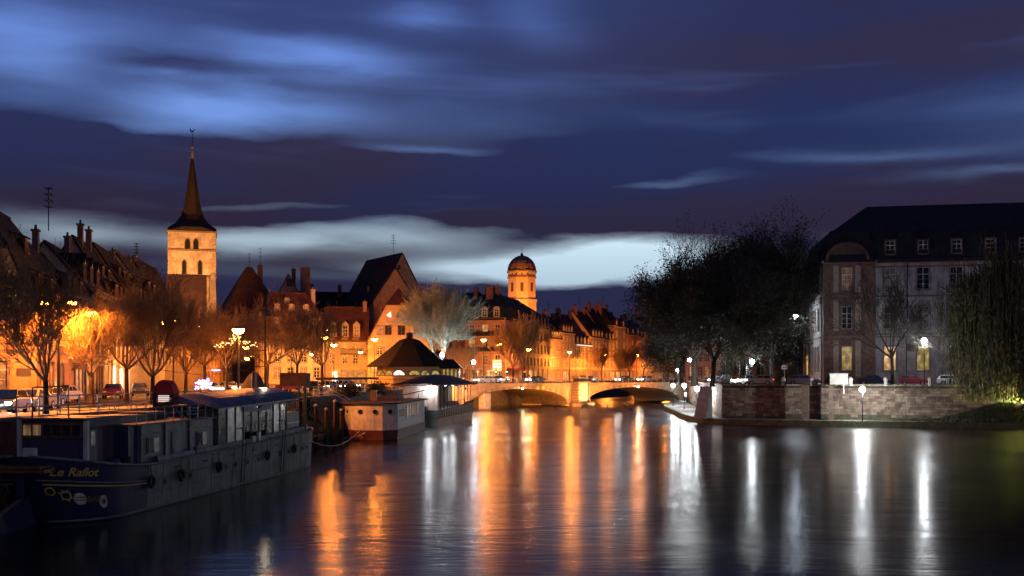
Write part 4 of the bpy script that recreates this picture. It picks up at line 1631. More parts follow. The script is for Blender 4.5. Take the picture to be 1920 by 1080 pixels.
# half timbered house
A = (X(503, 213), 213)
dirv = Vector((math.cos(R(25)), math.sin(R(25))))
B = (A[0] + dirv.x * 11.3, A[1] + dirv.y * 11.3)
H2 = Zp(617, 214) - Zm
T2 = Zp(549, 218) - Zm
ht, wht = house('half_timbered_house', 'half-timbered house with a steep orange-lit tile roof and a beamed left gable', 'house', A, B, 12.5, Zm, H2,
                [(0, 0, H2), (.5, 2.4, H2 + 3.4), (2.2, 6.25, T2)], wall='cream', roof='tile',
                front=[(1.2, 1.1, 2.0, [1.8, 4.4, 7.0, 9.6], 'odod'), (4.3, 1.1, 1.7, [1.8, 4.4, 7.0, 9.6], 'dddd'), (7.1, 1.0, 1.5, [1.8, 4.4, 7.0, 9.6], 'd')],
                left=[(1.2, 1.0, 1.8, [2, 5, 8, 11], 'd'), (4.2, 1.0, 1.5, [2, 5, 8, 11], 'd'), (7.2, 1.0, 1.4, [3, 6.2, 9.4], 'd')],
                dormers=[(1.5, H2 + .35, 1.5, 1.7, 'w', 'flat', 'F', 'trimlight'), (5.4, H2 + .35, 1.3, 1.6, 'c', 'flat', 'F', 'trimlight'), (9.3, H2 + .35, 1.4, 1.6, 'c', 'flat', 'F', 'trimlight'),
                         (2.4, H2 + 3.9, .7, .7, 'c', 'arch', 'F', 'trimlight'), (5.2, H2 + 3.9, .7, .7, 'c', 'arch', 'F', 'trimlight'), (8.1, H2 + 3.9, .7, .7, 'c', 'arch', 'F', 'trimlight'),
                         (4.6, H2 + 5.3, .7, .6, 'd', 'arch', 'F', 'trimlight')],
                cornice=False, chimneys=[(10.4, 6.2, T2 - 3, T2 + .9, .8, .8, 'cream')])
Ml = Matrix.Translation((0, 12.5, 0)) @ Matrix.Rotation(R(-90), 4, 'Z')
tb = []
for z in (3.4, 6.6, H2 - .1):
    tb.append((0, z, 12.5, z))
for u in (0.1, 1.3, 3.9, 4.9, 7.4, 8.6, 11.0, 12.4):
    tb.append((u, 3.4, u, H2))
for k, z in enumerate((H2 + 1.1, H2 + 2.2, H2 + 3.3, )):
    ins = 2.4 * (z - H2) / 3.4
    tb.append((ins, z, 12.5 - ins, z))
for u in (4.2, 5.5, 7.0, 8.3):
    tb.append((u, H2, u, H2 + 3.3))
tb += [(2.5, 3.4, 1.3, 6.6), (10, 3.4, 11, 6.6), (5.5, H2, 4.2, H2 + 2.2), (7.0, H2, 8.3, H2 + 2.2)]
for u0, z0_, u1, z1_ in tb:
    a, e = Vector((u0, 0, z0_)), Vector((u1, 0, z1_))
    L = (e - a).length
    ang = math.atan2(z1_ - z0_, u1 - u0)
    b = MB(); b.box(0, L, -.06, .02, -.11, .11)
    b.build('timber_beam', MT['timber'], ht, Ml @ Matrix.Translation(a) @ Matrix.Rotation(-ang, 4, 'Y'))

r, w3 = hpx('house', 'cream house with three white pedimented dormers and a mauve shopfront', 'house', 607, 223, 689, 224, 11, 638, 577, gable, wall='cream', roof='tile', trim='trimlight',
            front=[(4.0, 1.0, 1.9, [1.6, 4.2, 6.4], 'ddd', 'shutterw'), (6.9, 1.0, 2.1, [1.6, 4.2, 6.4], 'dcc', 'shutterw')],
            dormers=[(1.9, 9.6, 1.0, 2.2, 'c', 'gable', 'F', 'trimlight'), (4.3, 9.6, 1.0, 2.2, 'd', 'gable', 'F', 'trimlight'), (6.6, 9.6, 1.0, 2.2, 'c', 'gable', 'F', 'trimlight')],
            shopfront=[(1.6, 2.9, 2.4, 'W', 'sash'), (3.4, 8.6, 2.3, 'o', 'zinc')], strings=(3.3,), chimneys=[(8.2, 5, 14, 16.8, .8, .8, 'rose')])
b = MB()
for i in range(26):
    b.box(3.4 + i * .2, 3.43 + i * .2, -.75, -.72, 6.1, 7.0)
b.box(3.3, 8.6, -.8, -.66, 7.0, 7.06); b.box(3.3, 8.6, -.8, 0, 5.95, 6.1)
b.build('balcony', MT['iron'], r)
# yellow gable house
dY = 216
AY, BY = (X(689.5, dY), dY), (X(806, dY + 1.5), dY + 1.5)
wY = math.hypot(BY[0] - AY[0], 1.5)
HY_ = Zp(640, dY) - Zm
ry, _ = house('house', 'yellow lit gable house with dark-framed paired windows left of the pale floodlit tree', 'house', AY, BY, 13, Zm, HY_,
              [(0, 0, HY_), (3.6, 0, Zp(572, dY) - Zm), (wY / 2, 3.2, Zp(541, dY + 3) - Zm)], wall='ochre', roof='tile', cornice=False, trim='shutter', sash='sash',
              front=[(5.7, 1.15, 1.5, [2.3, 3.95, 7.3, 10.4], 'dcdd'), (2.4, 1.15, 1.8, [1.2, 4.3, 7.6, 10.4], 'wdod')],
              gwins=[('F', 2.45, 9.7, 1.2, 1.75, 'c', 'shutter'), ('F', 4.0, 9.7, 1.2, 1.75, 'd', 'shutter'), ('F', 6.6, 9.7, 1.3, 1.75, 'd', 'shutter'),
                     ('F', 9.6, 9.7, 1.1, 1.6, 'd', 'shutter'), ('F', 6.0, 13.2, .5, .8, 'd', 'shutter')])
b = MB()
b.poly([(3.6, -.04, 13.5), (4.55, -.04, 13.1), (4.55, -.04, 14.3)])
b.poly([(3.6, -.02, 13.5), (4.55, -.02, 13.1), (4.55, -.02, 14.3)])
b.build('lit_gable_window', PANE['W'], ry)

# tall gabled roofs behind
r, _ = hpx('house', 'tall brown gable house with a huge steep roof and antenna, highest of the middle group', 'house', 694, 244, 812, 252, 20, 592, 476, gable_f, wall='brown', roof='tiledark', cornice=False,
           gwins=[('F', 5.5, 20.5, .9, 1.3, 'd'), ('F', 8.5, 20.5, .9, 1.3, 'd'), ('F', 7.0, 25.5, .8, 1.1, 'd')],
           dormers=[(10, 17 + 0, 1.2, 1.2, 'd', 'shed', 'L'), (14, 17, 1.2, 1.2, 'd', 'shed', 'L'), (12, 21, 1.0, 1.0, 'd', 'shed', 'L')], chimneys=[(10.6, 4, 20, 24.5, 1.4, 1.2, 'brown')])
antenna(r, 7, 3, 29.5, 4.2, 4)
hpx('house', 'lower brown gable in front of the tallest roof, blank wall with one window', 'house', 700, 233, 782, 235, 9, 566, 503, gable_f, wall='brown', roof='tiledark', cornice=False,
    gwins=[('F', 2.4, 14.6, 1.3, 1.4, 'd', 'rose'), ('F', 5.4, 17.5, .8, 1.0, 'd', 'brown')])
hpx('house', 'low dark roofed house with a row of small chimneys behind the pedimented dormers', 'house', 556, 262, 700, 266, 12, 592, 549, gable, wall='darkwall', roof='tiledark',
    chimneys=[(3.5, 5, 18, 24.6, 1.5, 1), (10.5, 5, 20, 24.2, .9, .9), (14, 5, 20, 26.8, .8, .8)], dormers=[(6, 15.5, 1, 1.2, 'd', 'shed'), (12, 15.5, 1, 1.2, 'd', 'shed')])
r, _ = hpx('house', 'dark low house between the pedimented dormers and the yellow gable', 'house', 655, 240, 700, 240, 9, 610, 574, gable, wall='brown', roof='tiledark', cornice=False,
           dormers=[(2, 12.5, 1.1, 1.4, 'g', 'gable')])

# apartment block on the far bank corner
dA = 266
zA = 4.65
HA = Zp(598, dA) - zA
brk = Zp(576, dA) - zA
TA = Zp(543, dA + 4) - zA
ap = empty('apartment_building', (X(872, 263), 263, zA), 0, 'long apartment block with dark mansard roof behind the left end of the bridge', 'apartment building')
A0 = Vector((X(872, 263), 263)); B0 = Vector((X(947, 260.3), 260.3)); B1 = Vector((X(945, 262), 262)); C0 = Vector((X(1031, 318), 318)); Z00 = Vector((X(808, 279), 279))


def wing_m(A, B, origin):
    rz = math.atan2(B.y - A.y, B.x - A.x)
    return Matrix.Translation((A.x - origin.x, A.y - origin.y, 0)) @ Matrix.Rotation(rz, 4, 'Z'), (B - A).length


M1, W1 = wing_m(A0, B0, A0)
wing(ap, M1, W1, 13, HA, mansard(W1, 13, HA, brk, TA, 1.0, 4.5), wall='rose', roof='slate', trim='trimlight', style='tall',
     front=[(4.2, 1.25, 2.3, [1.7, 5.0, 8.1], 'dgd'), (7.7, 1.3, 2.5, [1.7, 5.0, 8.1], 'wdy'), (11.4, 1.25, 2.3, [1.7, 5.0, 8.1], 'dwd')],
     dormers=[(1.9, HA + .35, 1.1, 1.7, 'd', 'arch', 'F', 'trimlight'), (4.9, HA + .35, 1.1, 1.7, 'd', 'arch', 'F', 'trimlight'), (7.9, HA + .35, 1.1, 1.7, 'd', 'arch', 'F', 'trimlight')],
     shopfront=[(.8, 4.6, 3.0, 'o', 'trimlight'), (5.2, 9, 3.0, 'w', 'trimlight')], strings=(3.8, 7.2, 10.9), chimneys=[(1.5, 4, 18, 22.6, .9, .9), (4, 5, 20, 23, .9, .9), (6.6, 5, 20, 23.2, .9, .9)])
b = MB()
b.box(1.0, 8.8, -.9, -.82, 11.2, 12.1); b.box(1.0, 8.8, -.9, 0, 11.05, 11.2)
b.box(1.0, 8.8, -.9, -.82, 7.5, 8.4); b.box(1.0, 8.8, -.9, 0, 7.35, 7.5)
b.build('balcony', MT['iron'], ap, M1)
M0_, W0_ = wing_m(Z00, A0, A0)
wing(ap, M0_, W0_, 12, HA - .6, mansard(W0_, 12, HA - .6, brk - .5, TA - .8, 1.0, 4), wall='orange', roof='slate', trim='trim', style='tall',
     front=[(4.2, 1.25, 2.3, spread(W0_, 5, 2), 'd'), (7.7, 1.3, 2.4, spread(W0_, 5, 2), 'dcd'), (11.2, 1.25, 2.0, spread(W0_, 5, 2), 'd')],
     shopfront=[(.8, 7.6, 3.0, 'o', 'trim'), (8.4, W0_ - 1, 3.0, 'o', 'trim')], strings=(3.8, 7.2))
M2, W2 = wing_m(B1, C0, A0)
W2_ = W2
wing(ap, M2, W2_, 13, HA, mansard(W2_, 13, HA, brk, TA - .4, 1.0, 13.0), wall='brown', roof='slate', trim='trim', style='tall',
     front=[(4.2, 1.3, 2.2, spread(W2_, 12, 2.5), 'd'), (7.7, 1.3, 2.4, spread(W2_, 12, 2.5), 'dddcdddd'), (11.4, 1.3, 2.2, spread(W2_, 12, 2.5), 'd')],
     dormers=[(2.5 + i * 4.7, HA + .35, 1.1, 1.6, 'wwdddddddddd'[i], 'arch', 'F', 'trim') for i in range(12)],
     shopfront=[(1 + 6.6 * i, 6.4 + 6.6 * i, 3.0, 'owoowogood'[i], 'trim') for i in range(9)], strings=(3.8, 7.2, 10.9),
     chimneys=[(2, 4, 18, 23, 1.0, 1.6), (8, 5, 20, 22.8, .9, .9), (20, 5, 19, 21.6, .9, .9), (38, 5, 19, 21.2, .9, .9)])
b = MB(); b.box(.2, W2_ * .33, -2.2, -.2, 3.2, 3.45)
b.build('awning', principled('red_awning', (.30, .02, .02)), ap, M2)

# domed tower, farther off
TD = 400.0
tt = empty('domed_church_tower', (X(978.5, TD), TD, 4.65), 0, 'orange floodlit octagonal church tower with a dome, rising behind the apartment roof', 'church tower')
zz = lambda py: Zp(py, TD) - 4.65
orl = principled('warm_stone', (.58, .42, .26), var=.12, scale=.5, streaks=.15)
rr = 27.5 / FPX * TD
b = MB(); b.lathe([(rr * 1.06, 0), (rr * 1.06, zz(566))], 8, ph=R(22.5)); b.build('tower_base', orl, tt)
b = MB(); b.lathe([(rr * 1.12, zz(566)), (rr * 1.12, zz(562)), (rr * 1.0, zz(561))], 8, ph=R(22.5)); b.build('gallery', MT['trimlight'], tt)
b = MB(); b.lathe([(rr, zz(561)), (rr, zz(510))], 8, ph=R(22.5)); b.build('tower_wall', orl, tt)
b = MB(); b.lathe([(rr * 1.06, zz(522)), (rr * 1.06, zz(519))], 8, ph=R(22.5)); b.build('cornice', MT['trim'], tt)
b = MB(); b.lathe([(rr * 1.10, zz(511)), (rr * 1.10, zz(508.5))], 8, ph=R(22.5)); b.build('cornice', MT['trim'], tt)
dm = [(rr * .98 * math.cos(a), zz(508.5) + (zz(479) - zz(508.5)) * math.sin(a)) for a in [R(x) for x in (0, 12, 25, 38, 50, 62, 74, 84)]]
b = MB(); b.lathe(dm, 16); b.build('dome', principled('dome_copper', (.22, .12, .07), var=.35, scale=.8), tt)
b = MB(); b.lathe([(.6, zz(479.5)), (.45, zz(476)), (.1, zz(474)), (.07, zz(462))], 8); b.build('finial', MT['iron'], tt)
ap_r = rr * math.cos(R(22.5))
for k in range(8):
    M = Matrix.Rotation(R(45 * k), 4, 'Z') @ Matrix.Translation((0, -ap_r, 0))
    b = MB(); b.box(-.55, .55, -.10, .02, zz(548), zz(532)); b.build('belfry_window', MT['darksash'], tt, M)
    for u in (-1.9, 0, 1.9):
        b = MB(); b.box(u - .22, u + .22, -.06, .02, zz(517), zz(514)); b.build('drum_opening', MT['darksash'], tt, M)
    b = MB(); b.box(-.5, .5, -.10, .02, zz(505) - .2, zz(497)); 
    if k % 2 == 0:
        b.build('dome_lucarne', MT['darksash'], tt, Matrix.Rotation(R(45 * k + 22.5), 4, 'Z') @ Matrix.Translation((0, -rr * .93, 0)))

# ------------------------------------------------------------------ far row beyond the bridge
FG = 'row of houses along the far quay beyond the bridge'
FB = [(1030, 322), (1053, 333), (1078, 345), (1108, 360), (1133, 374), (1153, 387), (1173, 400), (1199, 418), (1219, 433), (1243, 452), (1282, 480), (1335, 515)]
fs = [
    ('far house with a slate mansard storey next to the long apartment block', 634, 604, 'mans', 'rose', 'slate', 4, 'dd', 3),
    ('far house with four tall window rows and pale top storey', 624, 596, 'gab', 'rose', 'tiledark', 4, 'dd', 4),
    ('far house with a bright white lit cornice under dark dormers', 645, 592, 'gab', 'brown', 'slate', 4, 'dd', 3),
    ('far house with wide cornice and dark window bands', 632, 586, 'gab', 'rose', 'tiledark', 4, 'd', 3),
    ('narrow far house with low eaves before the tall brick one', 636, 580, 'gab', 'brown', 'tiledark', 3, 'd', 3),
    ('tall narrow brick far house with banded front', 612, 580, 'hip', 'brown', 'tiledark', 2, 'd', 4),
    ('far house with a front lit glowing red', 627, 598, 'mans', 'red', 'slate', 3, 'OOd', 3),
    ('far house with two white dormers right of the red one', 632, 600, 'mans', 'grey', 'slate', 3, 'd', 3),
    ('pale far house left of the dark trees', 636, 592, 'gab', 'grey', 'tiledark', 4, 'd', 3),
    ('brownish far house seen through the edge of the dark trees', 642, 604, 'mans', 'brown', 'tiledark', 3, 'd', 3),
    ('farthest low house behind the dark trees and towpath lamps', 650, 618, 'gab', 'rose', 'tiledark', 3, 'd', 2)]
lamp_pts = []
for i, (lab, ep, tp, kind, wl, rf, n, pat, fl) in enumerate(fs):
    (pa, da), (pb, db) = FB[i], FB[i + 1]
    A, B = Vector((X(pa, da), da)), Vector((X(pb, db), db))
    Wd = (B - A).length
    dmid = (da + db) / 2
    H = Zp(ep, dmid) - Zm
    T = Zp(tp, dmid + 4) - Zm
    Dp = 13
    if kind == 'mans':
        rings = mansard(Wd, Dp, H, H + 2.6, T, .8, 3.0)
    elif kind == 'hip':
        rings = hip(Wd, Dp, H, T, 3.0)
    else:
        rings = gable(Wd, Dp, H, T)
    rows = []
    for f in range(fl):
        z = 4.3 + f * (H - 4.6) / fl
        rows.append((z, 1.5, min(2.1, (H - 4.6) / fl * .68), spread(Wd, n, 2.2), pat if f == 1 else 'd' + pat))
    dms = [(u, H + .35, 1.2, 1.3, 'w' if (i == 0 and j in (1, 2)) else ('c' if i == 7 or i == 3 else ('O' if i == 6 else 'd')), 'gable' if kind != 'mans' else 'flat', 'F', 'trimlight') for j, u in enumerate(spread(Wd, n, 2.6))]
    r, _ = house('quay_house', lab, 'house', A, B, Dp, Zm, H, rings, FG, wall=wl, roof=rf, trim='trimlight', front=rows, style='tall', dormers=dms,
                 shopfront=[(1, Wd / 2 - .5, 2.9, 'owogowOooog'[i], 'trim'), (Wd / 2 + .5, Wd - 1, 2.9, 'oooowoOgogo'[i], 'trim')], strings=(3.7,),
                 chimneys=[(1.5, 6, T - 3, T + (4.0 if i in (3, 8) else 1.8), 1.5, 1.2), (Wd - 4, 6, T - 3, T + 1.4, 1.0, 1.0)])
    if i in (1, 3, 5, 7):
        antenna(r, Wd * .4, 6, T, 5, 4, 1.2)
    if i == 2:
        b = MB(); b.box(.5, Wd - .5, -.7, -.45, H - .6, H - .35)  # glowing strip stands in for light falling on the eave
        b.build('lit_cornice_strip', emis('cornice_glow', (1, .85, .65), 1.2), r)

# ------------------------------------------------------------------ long palace-like building on the right bank
PZ = UP
MT['palace'] = principled('palace_plaster', (.46, .43, .42), streaks=.55, var=.3, scale=.7, second=(.24, .21, .19), sec=(.5, .75))
P0 = Vector((53.2, 162.0)); P1 = Vector((95.0, 153.6))
big = empty('city_building', (P0.x, P0.y, PZ), 0, 'long three-storey mansard building on the right bank with rusticated corner pavilion', 'building')
PL = P0 + (P0 - P1).normalized() * 6.9
Mf, Wf = wing_m(PL, P1, P0)
ucol = [6.9 + 2.45 + 4.62 * i for i in range(9)]
HB, BRK, TB = 18.3, 22.5, 27.2
wing(big, Mf, Wf, 16, HB, [(0, 0, HB), (1.0, 1.1, BRK), (7.0, 7.5, TB)], wall='palace', roof='slate', trim='trim', style='stone',
     front=[(2.1, 1.75, 3.5, ucol, 'wyddddddd'), (8.2, 1.75, 3.3, ucol, 'dcddcd'), (14.0, 1.75, 3.2, ucol, 'cdddc')],
     dormers=[(u, HB + .9, 1.3, 1.9, 'd', 'flat', 'F', 'darkwall') for u in ucol], strings=(6.9, 7.3, 12.9, 17.2), wall_name='main_wall')
b = MB()
for u in (ucol[0] + 2.4,):
    b.tube([(u, -.12, 7.0), (u, -.12, 17.8)], .06, 6)
b.tube([(ucol[0] + 2.3, -.12, .4), (ucol[0] + 2.3, -.12, 6.8)], .06, 6)
b.tube([(-.3, -.5, HB + .02), (Wf, -.5, HB + .02)], .11, 6)
b.build('drainpipe', MT['iron'], big, Mf)
b = MB(); b.box(ucol[0] + 2.4, ucol[0] + 3.9, -.14, -.01, 4.9, 6.0); b.build('wall_plaque', MT['darksash'], big, Mf)
# corner pavilion
Q0 = Vector((46.0, 159.6)); Q1 = Vector((52.6, 160.9))
rzp = math.atan2(P1.y - P0.y, P1.x - P0.x)
Mp = Matrix.Translation((46.1 - P0.x, 162.4 - P0.y, 0)) @ Matrix.Rotation(rzp, 4, 'Z')
Wp = 7.3
wing(big, Mp, Wp, 9, HB, [(0, 0, HB), (1.0, 1.0, BRK), (1.3, 1.3, BRK + .25)], wall='sandstone', roof='slate', trim='trim', style='stone',
     front=[(2.1, 1.45, 3.5, [Wp / 2 - .35], 'y'), (8.2, 1.45, 3.3, [Wp / 2 - .35], 'd'), (14.0, 1.45, 3.2, [Wp / 2 - .35], 'g')], strings=(6.9, 12.9), wall_name='pavilion_wall')
for s in (-1, 1):
    for z, h in ((1.2, 5.3), (7.9, 4.6), (13.6, 3.9)):
        b = MB(); u = Wp / 2 - .35 + s * 1.55
        b.box(u - .38, u + .38, -.14, -.002, z, z + h); b.build('pilaster', MT['sandlight'], big, Mp)
# rusticated quoin blocks of the pavilion
for k in range(30):
    z = .1 + k * .58
    if z > 17:
        break
    for (u0, u1) in ((0.0, 1.05 if k % 2 else 1.25), (Wp - (1.3 if k % 2 else 1.7), Wp)):
        b = MB(); b.box(u0 - .06 if u0 == 0 else u0, u1 if u0 == 0 else u1 + .05, -.10 if k % 2 else -.13, -.002, z, z + .52)
        b.build('quoin', MT['sandstone'], big, Mp)
# round pediment of the pavilion
b = MB()
n = 14
R0, R1 = 2.7, 3.15
for i in range(n):
    a0, a1 = math.pi * i / n, math.pi * (i + 1) / n
    P_ = [(R0 * math.cos(a0), R0 * .8 * math.sin(a0)), (R1 * math.cos(a0), R1 * .85 * math.sin(a0)), (R1 * math.cos(a1), R1 * .85 * math.sin(a1)), (R0 * math.cos(a1), R0 * .8 * math.sin(a1))]
    b.raw([(Wp / 2 - .3 + x, -.45, HB + z) for x, z in P_] + [(Wp / 2 - .3 + x, 1.2, HB + z) for x, z in P_],
          [(0, 1, 2, 3), (0, 4, 5, 1), (1, 5, 6, 2), (2, 6, 7, 3), (3, 7, 4, 0)])
b.poly([(Wp / 2 - .3 + R0 * math.cos(math.pi * i / n), -.1, HB + R0 * .8 * math.sin(math.pi * i / n)) for i in range(n + 1)])
b.build('pediment', MT['darkwall'], big, Mp)
# side front towards the bridge
S0 = Vector((49.6, 187.0)); S1 = Vector((46.5, 165.4))
Ms, Ws = wing_m(S0, S1, P0)
wing(big, Ms, Ws, 9.5, HB, [(0, 0, HB), (1.1, 1.1, BRK), (4, 4.7, BRK + 1.6)], wall='palace', roof='slate', trim='trim', style='stone',
     front=[(2.1, 1.6, 3.6, spread(Ws, 6, 2.4), 'd-dddd'), (8.2, 1.6, 3.3, spread(Ws, 6, 2.4), 'ddddd'), (14.0, 1.6, 3.2, spread(Ws, 6, 2.4), 'ddddg')],
     left=[(8.6, 1.8, 3.0, [7.8], 'O')],
     strings=(6.9, 12.9), wall_name='side_wall')
b = MB(); b.box(spread(Ws, 6, 2.4)[1] - .7, spread(Ws, 6, 2.4)[1] + .7, -.06, -.01, .1, 4.6)
b.build('lit_doorway', PANE['w'], big, Ms)

# buildings beside it, mostly behind the trees
hpx('house', 'dark building with a pointed roof between the big trees and the palace-like building', 'house', 1452, 196, 1545, 200, 16, 560, 462, hipn(5.0), z0=UP, wall='darkwall', roof='tiledark',
    front=[(2, 1.3, 2.6, [2, 5, 8], 'd'), (8, 1.3, 2.6, [2, 5, 8], 'dgd')])
hpx('house', 'rose plastered building behind the lit tree trunks on the right bank', 'house', 1345, 196, 1462, 194, 12, 560, 500, gable, z0=UP, wall='rose', roof='tiledark',
    front=[(1.4, 1.2, 2.4, spread(11, 5, 1.4), 'd'), (5.6, 1.2, 2.2, spread(11, 5, 1.4), 'dddgd'), (9.2, 1.2, 2.0, spread(11, 5, 1.4), 'd')], strings=(4.7,))
hpx('house', 'pale building glimpsed behind the dark trees near the bridge end', 'house', 1285, 262, 1345, 256, 10, 640, 600, gable, z0=UP, wall='rose', roof='tiledark',
    front=[(1.2, 1.2, 2.2, [1.6, 4, 6], 'wdo'), (4.6, 1.0, 1.8, [1.6, 4, 6], 'd')])

# ------------------------------------------------------------------ octagonal kiosk on the left quay
KD = 188.0
kz = gz(KD)
kx = X(764, KD)
ki = empty('pavilion', (kx, KD + 4, kz), 0, 'small octagonal pavilion with a dark flared tent roof and glowing half-round windows', 'pavilion')
kw = 10.9 / 2
kr = kw / math.cos(R(22.5))
He = Zp(686, KD - 1) - kz
b = MB(); b.lathe([(kr, 0), (kr, He)], 8, ph=R(22.5)); b.build('wall', MT['ochre'], ki)
b = MB()
zt_ = Zp(627, KD) - kz
for (t0) in (0,):
    prof = [(kr * 1.32, He - .15), (kr * 1.30, He + .05), (kr * 1.0, He + 1.3), (kr * .62, He + 3.0), (kr * .32, He + 4.5), (kr * .10, zt_ - .5), (kr * .10, zt_)]
    b.lathe(prof, 8, ph=R(22.5))
b.build('roof', tiles('kiosk_tiles', (.022, .015, .011), (.014, .010, .008)), ki)
b = MB(); b.lathe([(.5, zt_), (.7, zt_ + .25), (.3, zt_ + .5)], 8); b.tube([(0, 0, zt_ + .4), (0, 0, zt_ + 1.5)], .05, 5); b.build('roof_finial', MT['iron'], ki)
for k in range(8):
    M = Matrix.Rotation(R(45 * k), 4, 'Z') @ Matrix.Translation((0, -kw, 0))
    for u in ((-1.15, 1.15) if k % 2 else (-1.3, 1.3)):
        n = 8
        rad = .92
        ps = [(u + rad * math.cos(math.pi * i / n), rad * .85 * math.sin(math.pi * i / n)) for i in range(n + 1)]
        zc = He - 1.55
        c = MB()
        for i in range(n):
            a, e = ps[i], ps[i + 1]
            a2, e2 = (u + (a[0] - u) * 1.15, a[1] * 1.15), (u + (e[0] - u) * 1.15, e[1] * 1.15)
            c.raw([(a[0], -.1, zc + a[1]), (e[0], -.1, zc + e[1]), (e2[0], -.1, zc + e2[1]), (a2[0], -.1, zc + a2[1]),
                   (a[0], 0, zc + a[1]), (e[0], 0, zc + e[1]), (e2[0], 0, zc + e2[1]), (a2[0], 0, zc + a2[1])], [(0, 1, 2, 3), (0, 4, 5, 1), (3, 2, 6, 7)])
        c.box(u - rad * 1.15, u + rad * 1.15, -.14, 0, zc - .12, zc)
        for a in (45, 90, 135):
            c.tube([(u, -.07, zc), (u + rad * math.cos(R(a)), -.07, zc + rad * .85 * math.sin(R(a)))], .03, 4)
        wo = c.build('fanlight', MT['darksash'], ki, M)
        c = MB(); c.poly([(x, -.03, zc + z) for x, z in ps])
        c.build('pane', PANE['W' if (k == 0 and u < 0) else 'y'], wo)
b = MB(); b.lathe([(kr + .12, He - 2.35), (kr + .12, He - 2.2)], 8, ph=R(22.5)); b.build('string_course', MT['trim'], ki)
# low annexe on its right
b = MB(); b.box(kw + .05, kw + 3.2, -2, 2.5, 0, He - .3); b.build('annexe_wall', MT['ochre'], ki)
b = MB(); b.raw([(kw - .3, -2.6, He - .4), (kw + 3.8, -2.6, He - .4), (kw + 3.8, 3, He - .4), (kw - .3, 3, He - .4), (kw - .3, 0, He + 1.2), (kw + 2.2, 0, He + 1.2)],
                [(0, 1, 5, 4), (1, 2, 5), (2, 3, 4, 5), (3, 0, 4), (3, 2, 1, 0)]); b.build('annexe_roof', MT['slate'], ki)
for i in range(4):
    b = MB(); b.box(kw + .5 + i * .68, kw + .85 + i * .68, -2.06, -2.0, He - 1.9, He - .6); b.build('annexe_window', PANE['y'], ki)
# ------------------------------------------------------------------ boats
def text_geo(txt, size, shear=0.0, bold=0.0):
    cu = D.curves.new('tmp', 'FONT')
    cu.body = txt
    cu.size = size
    cu.shear = shear
    cu.offset = bold
    cu.resolution_u = 3
    ob = D.objects.new('tmp', cu)
    COL.objects.link(ob)
    bpy.context.view_layer.update()
    me = D.meshes.new_from_object(ob.evaluated_get(bpy.context.evaluated_depsgraph_get()))
    vs = [tuple(v.co) for v in me.vertices]
    fs = [tuple(p.vertices) for p in me.polygons]
    D.objects.remove(ob); D.curves.remove(cu); D.meshes.remove(me)
    return vs, fs


hull_blue = principled('barge_blue_paint', (.012, .016, .06), rough=.55, var=.25, scale=.8, streaks=.3, spec=.3)
hull_grey = principled('weathered_grey_paint', (.15, .165, .175), rough=.6, var=.35, scale=1.0, streaks=.9, spec=.3, bump=.3, bscale=3, second=(.09, .05, .032), sec=(.56, .72))
deck_grey = principled('deck_paint', (.09, .10, .12), rough=.7, var=.3, scale=1.5)
cab_grey = principled('cabin_grey_paint', (.12, .135, .16), rough=.55, var=.3, scale=1.2, streaks=.7, second=(.08, .06, .05), sec=(.6, .75))
cab_blue = principled('cabin_blue_paint', (.02, .026, .075), rough=.5, var=.25, scale=1.2, streaks=.3)
cab_purple = principled('cabin_purple_paint', (.07, .04, .075), rough=.6, var=.25, scale=1.2, streaks=.4)
wood_d = principled('varnished_wood', (.18, .07, .03), rough=.45, var=.35, scale=2)
gold = principled('gold_lettering', (.55, .36, .12), rough=.5, var=.15, spec=.4)
cream_p = principled('cream_paint', (.5, .47, .40), rough=.5, var=.2)
canvas_red = principled('red_canvas', (.50, .03, .03), rough=.7, var=.2)
canvas_grey = principled('grey_canvas', (.08, .07, .075), rough=.8, var=.2)
stripe_a = principled('awning_dark_stripe', (.022, .022, .07), rough=.5, var=.2)
stripe_b = principled('awning_brown_stripe', (.085, .055, .045), rough=.5, var=.2)
rubber = principled('black_rubber', (.012, .012, .013), rough=.7)

BARGE_C = Vector((-20.2, 45.1, 0))
brg = math.atan2(.992, .1245)
bo = empty('barge', BARGE_C, brg, 'long dark blue and grey bar barge with a gold name on its round stern', 'barge')
L = 33.6


def bw(s):
    if s < 4.2:
        return 2.5 * math.sqrt(max(0, 1 - (1 - s / 4.2) ** 2))
    if s > L - 2.6:
        return 2.5 * math.sqrt(max(0, 1 - ((s - (L - 2.6)) / 2.7) ** 2))
    return 2.5


def bz(s):
    if s < 7:
        return 2.15 + .82 * (1 - s / 7) ** 1.7
    return 2.15 + .45 * ((s - 7) / (L - 7)) ** 1.6


def bP(s, sd, t, off=0.0):
    """point on the hull skin; sd -1 = river side; t 0 waterline, 1 gunwale"""
    e = .02
    dx, dy = 2 * e, (bw(min(L, s + e)) - bw(max(0, s - e)))
    l = math.hypot(dx, dy) or 1
    nx, ny = -dy / l, dx / l
    tuck = 1.5 * max(0, 1 - s / 5) ** 1.2 * max(0, 1 - t) ** 1.3
    return Vector((s + tuck + nx * off, sd * (bw(s) * (1 - .06 * (1 - t)) + ny * off), (-.4 if t < 0 else 0) + max(0, t) * bz(s)))


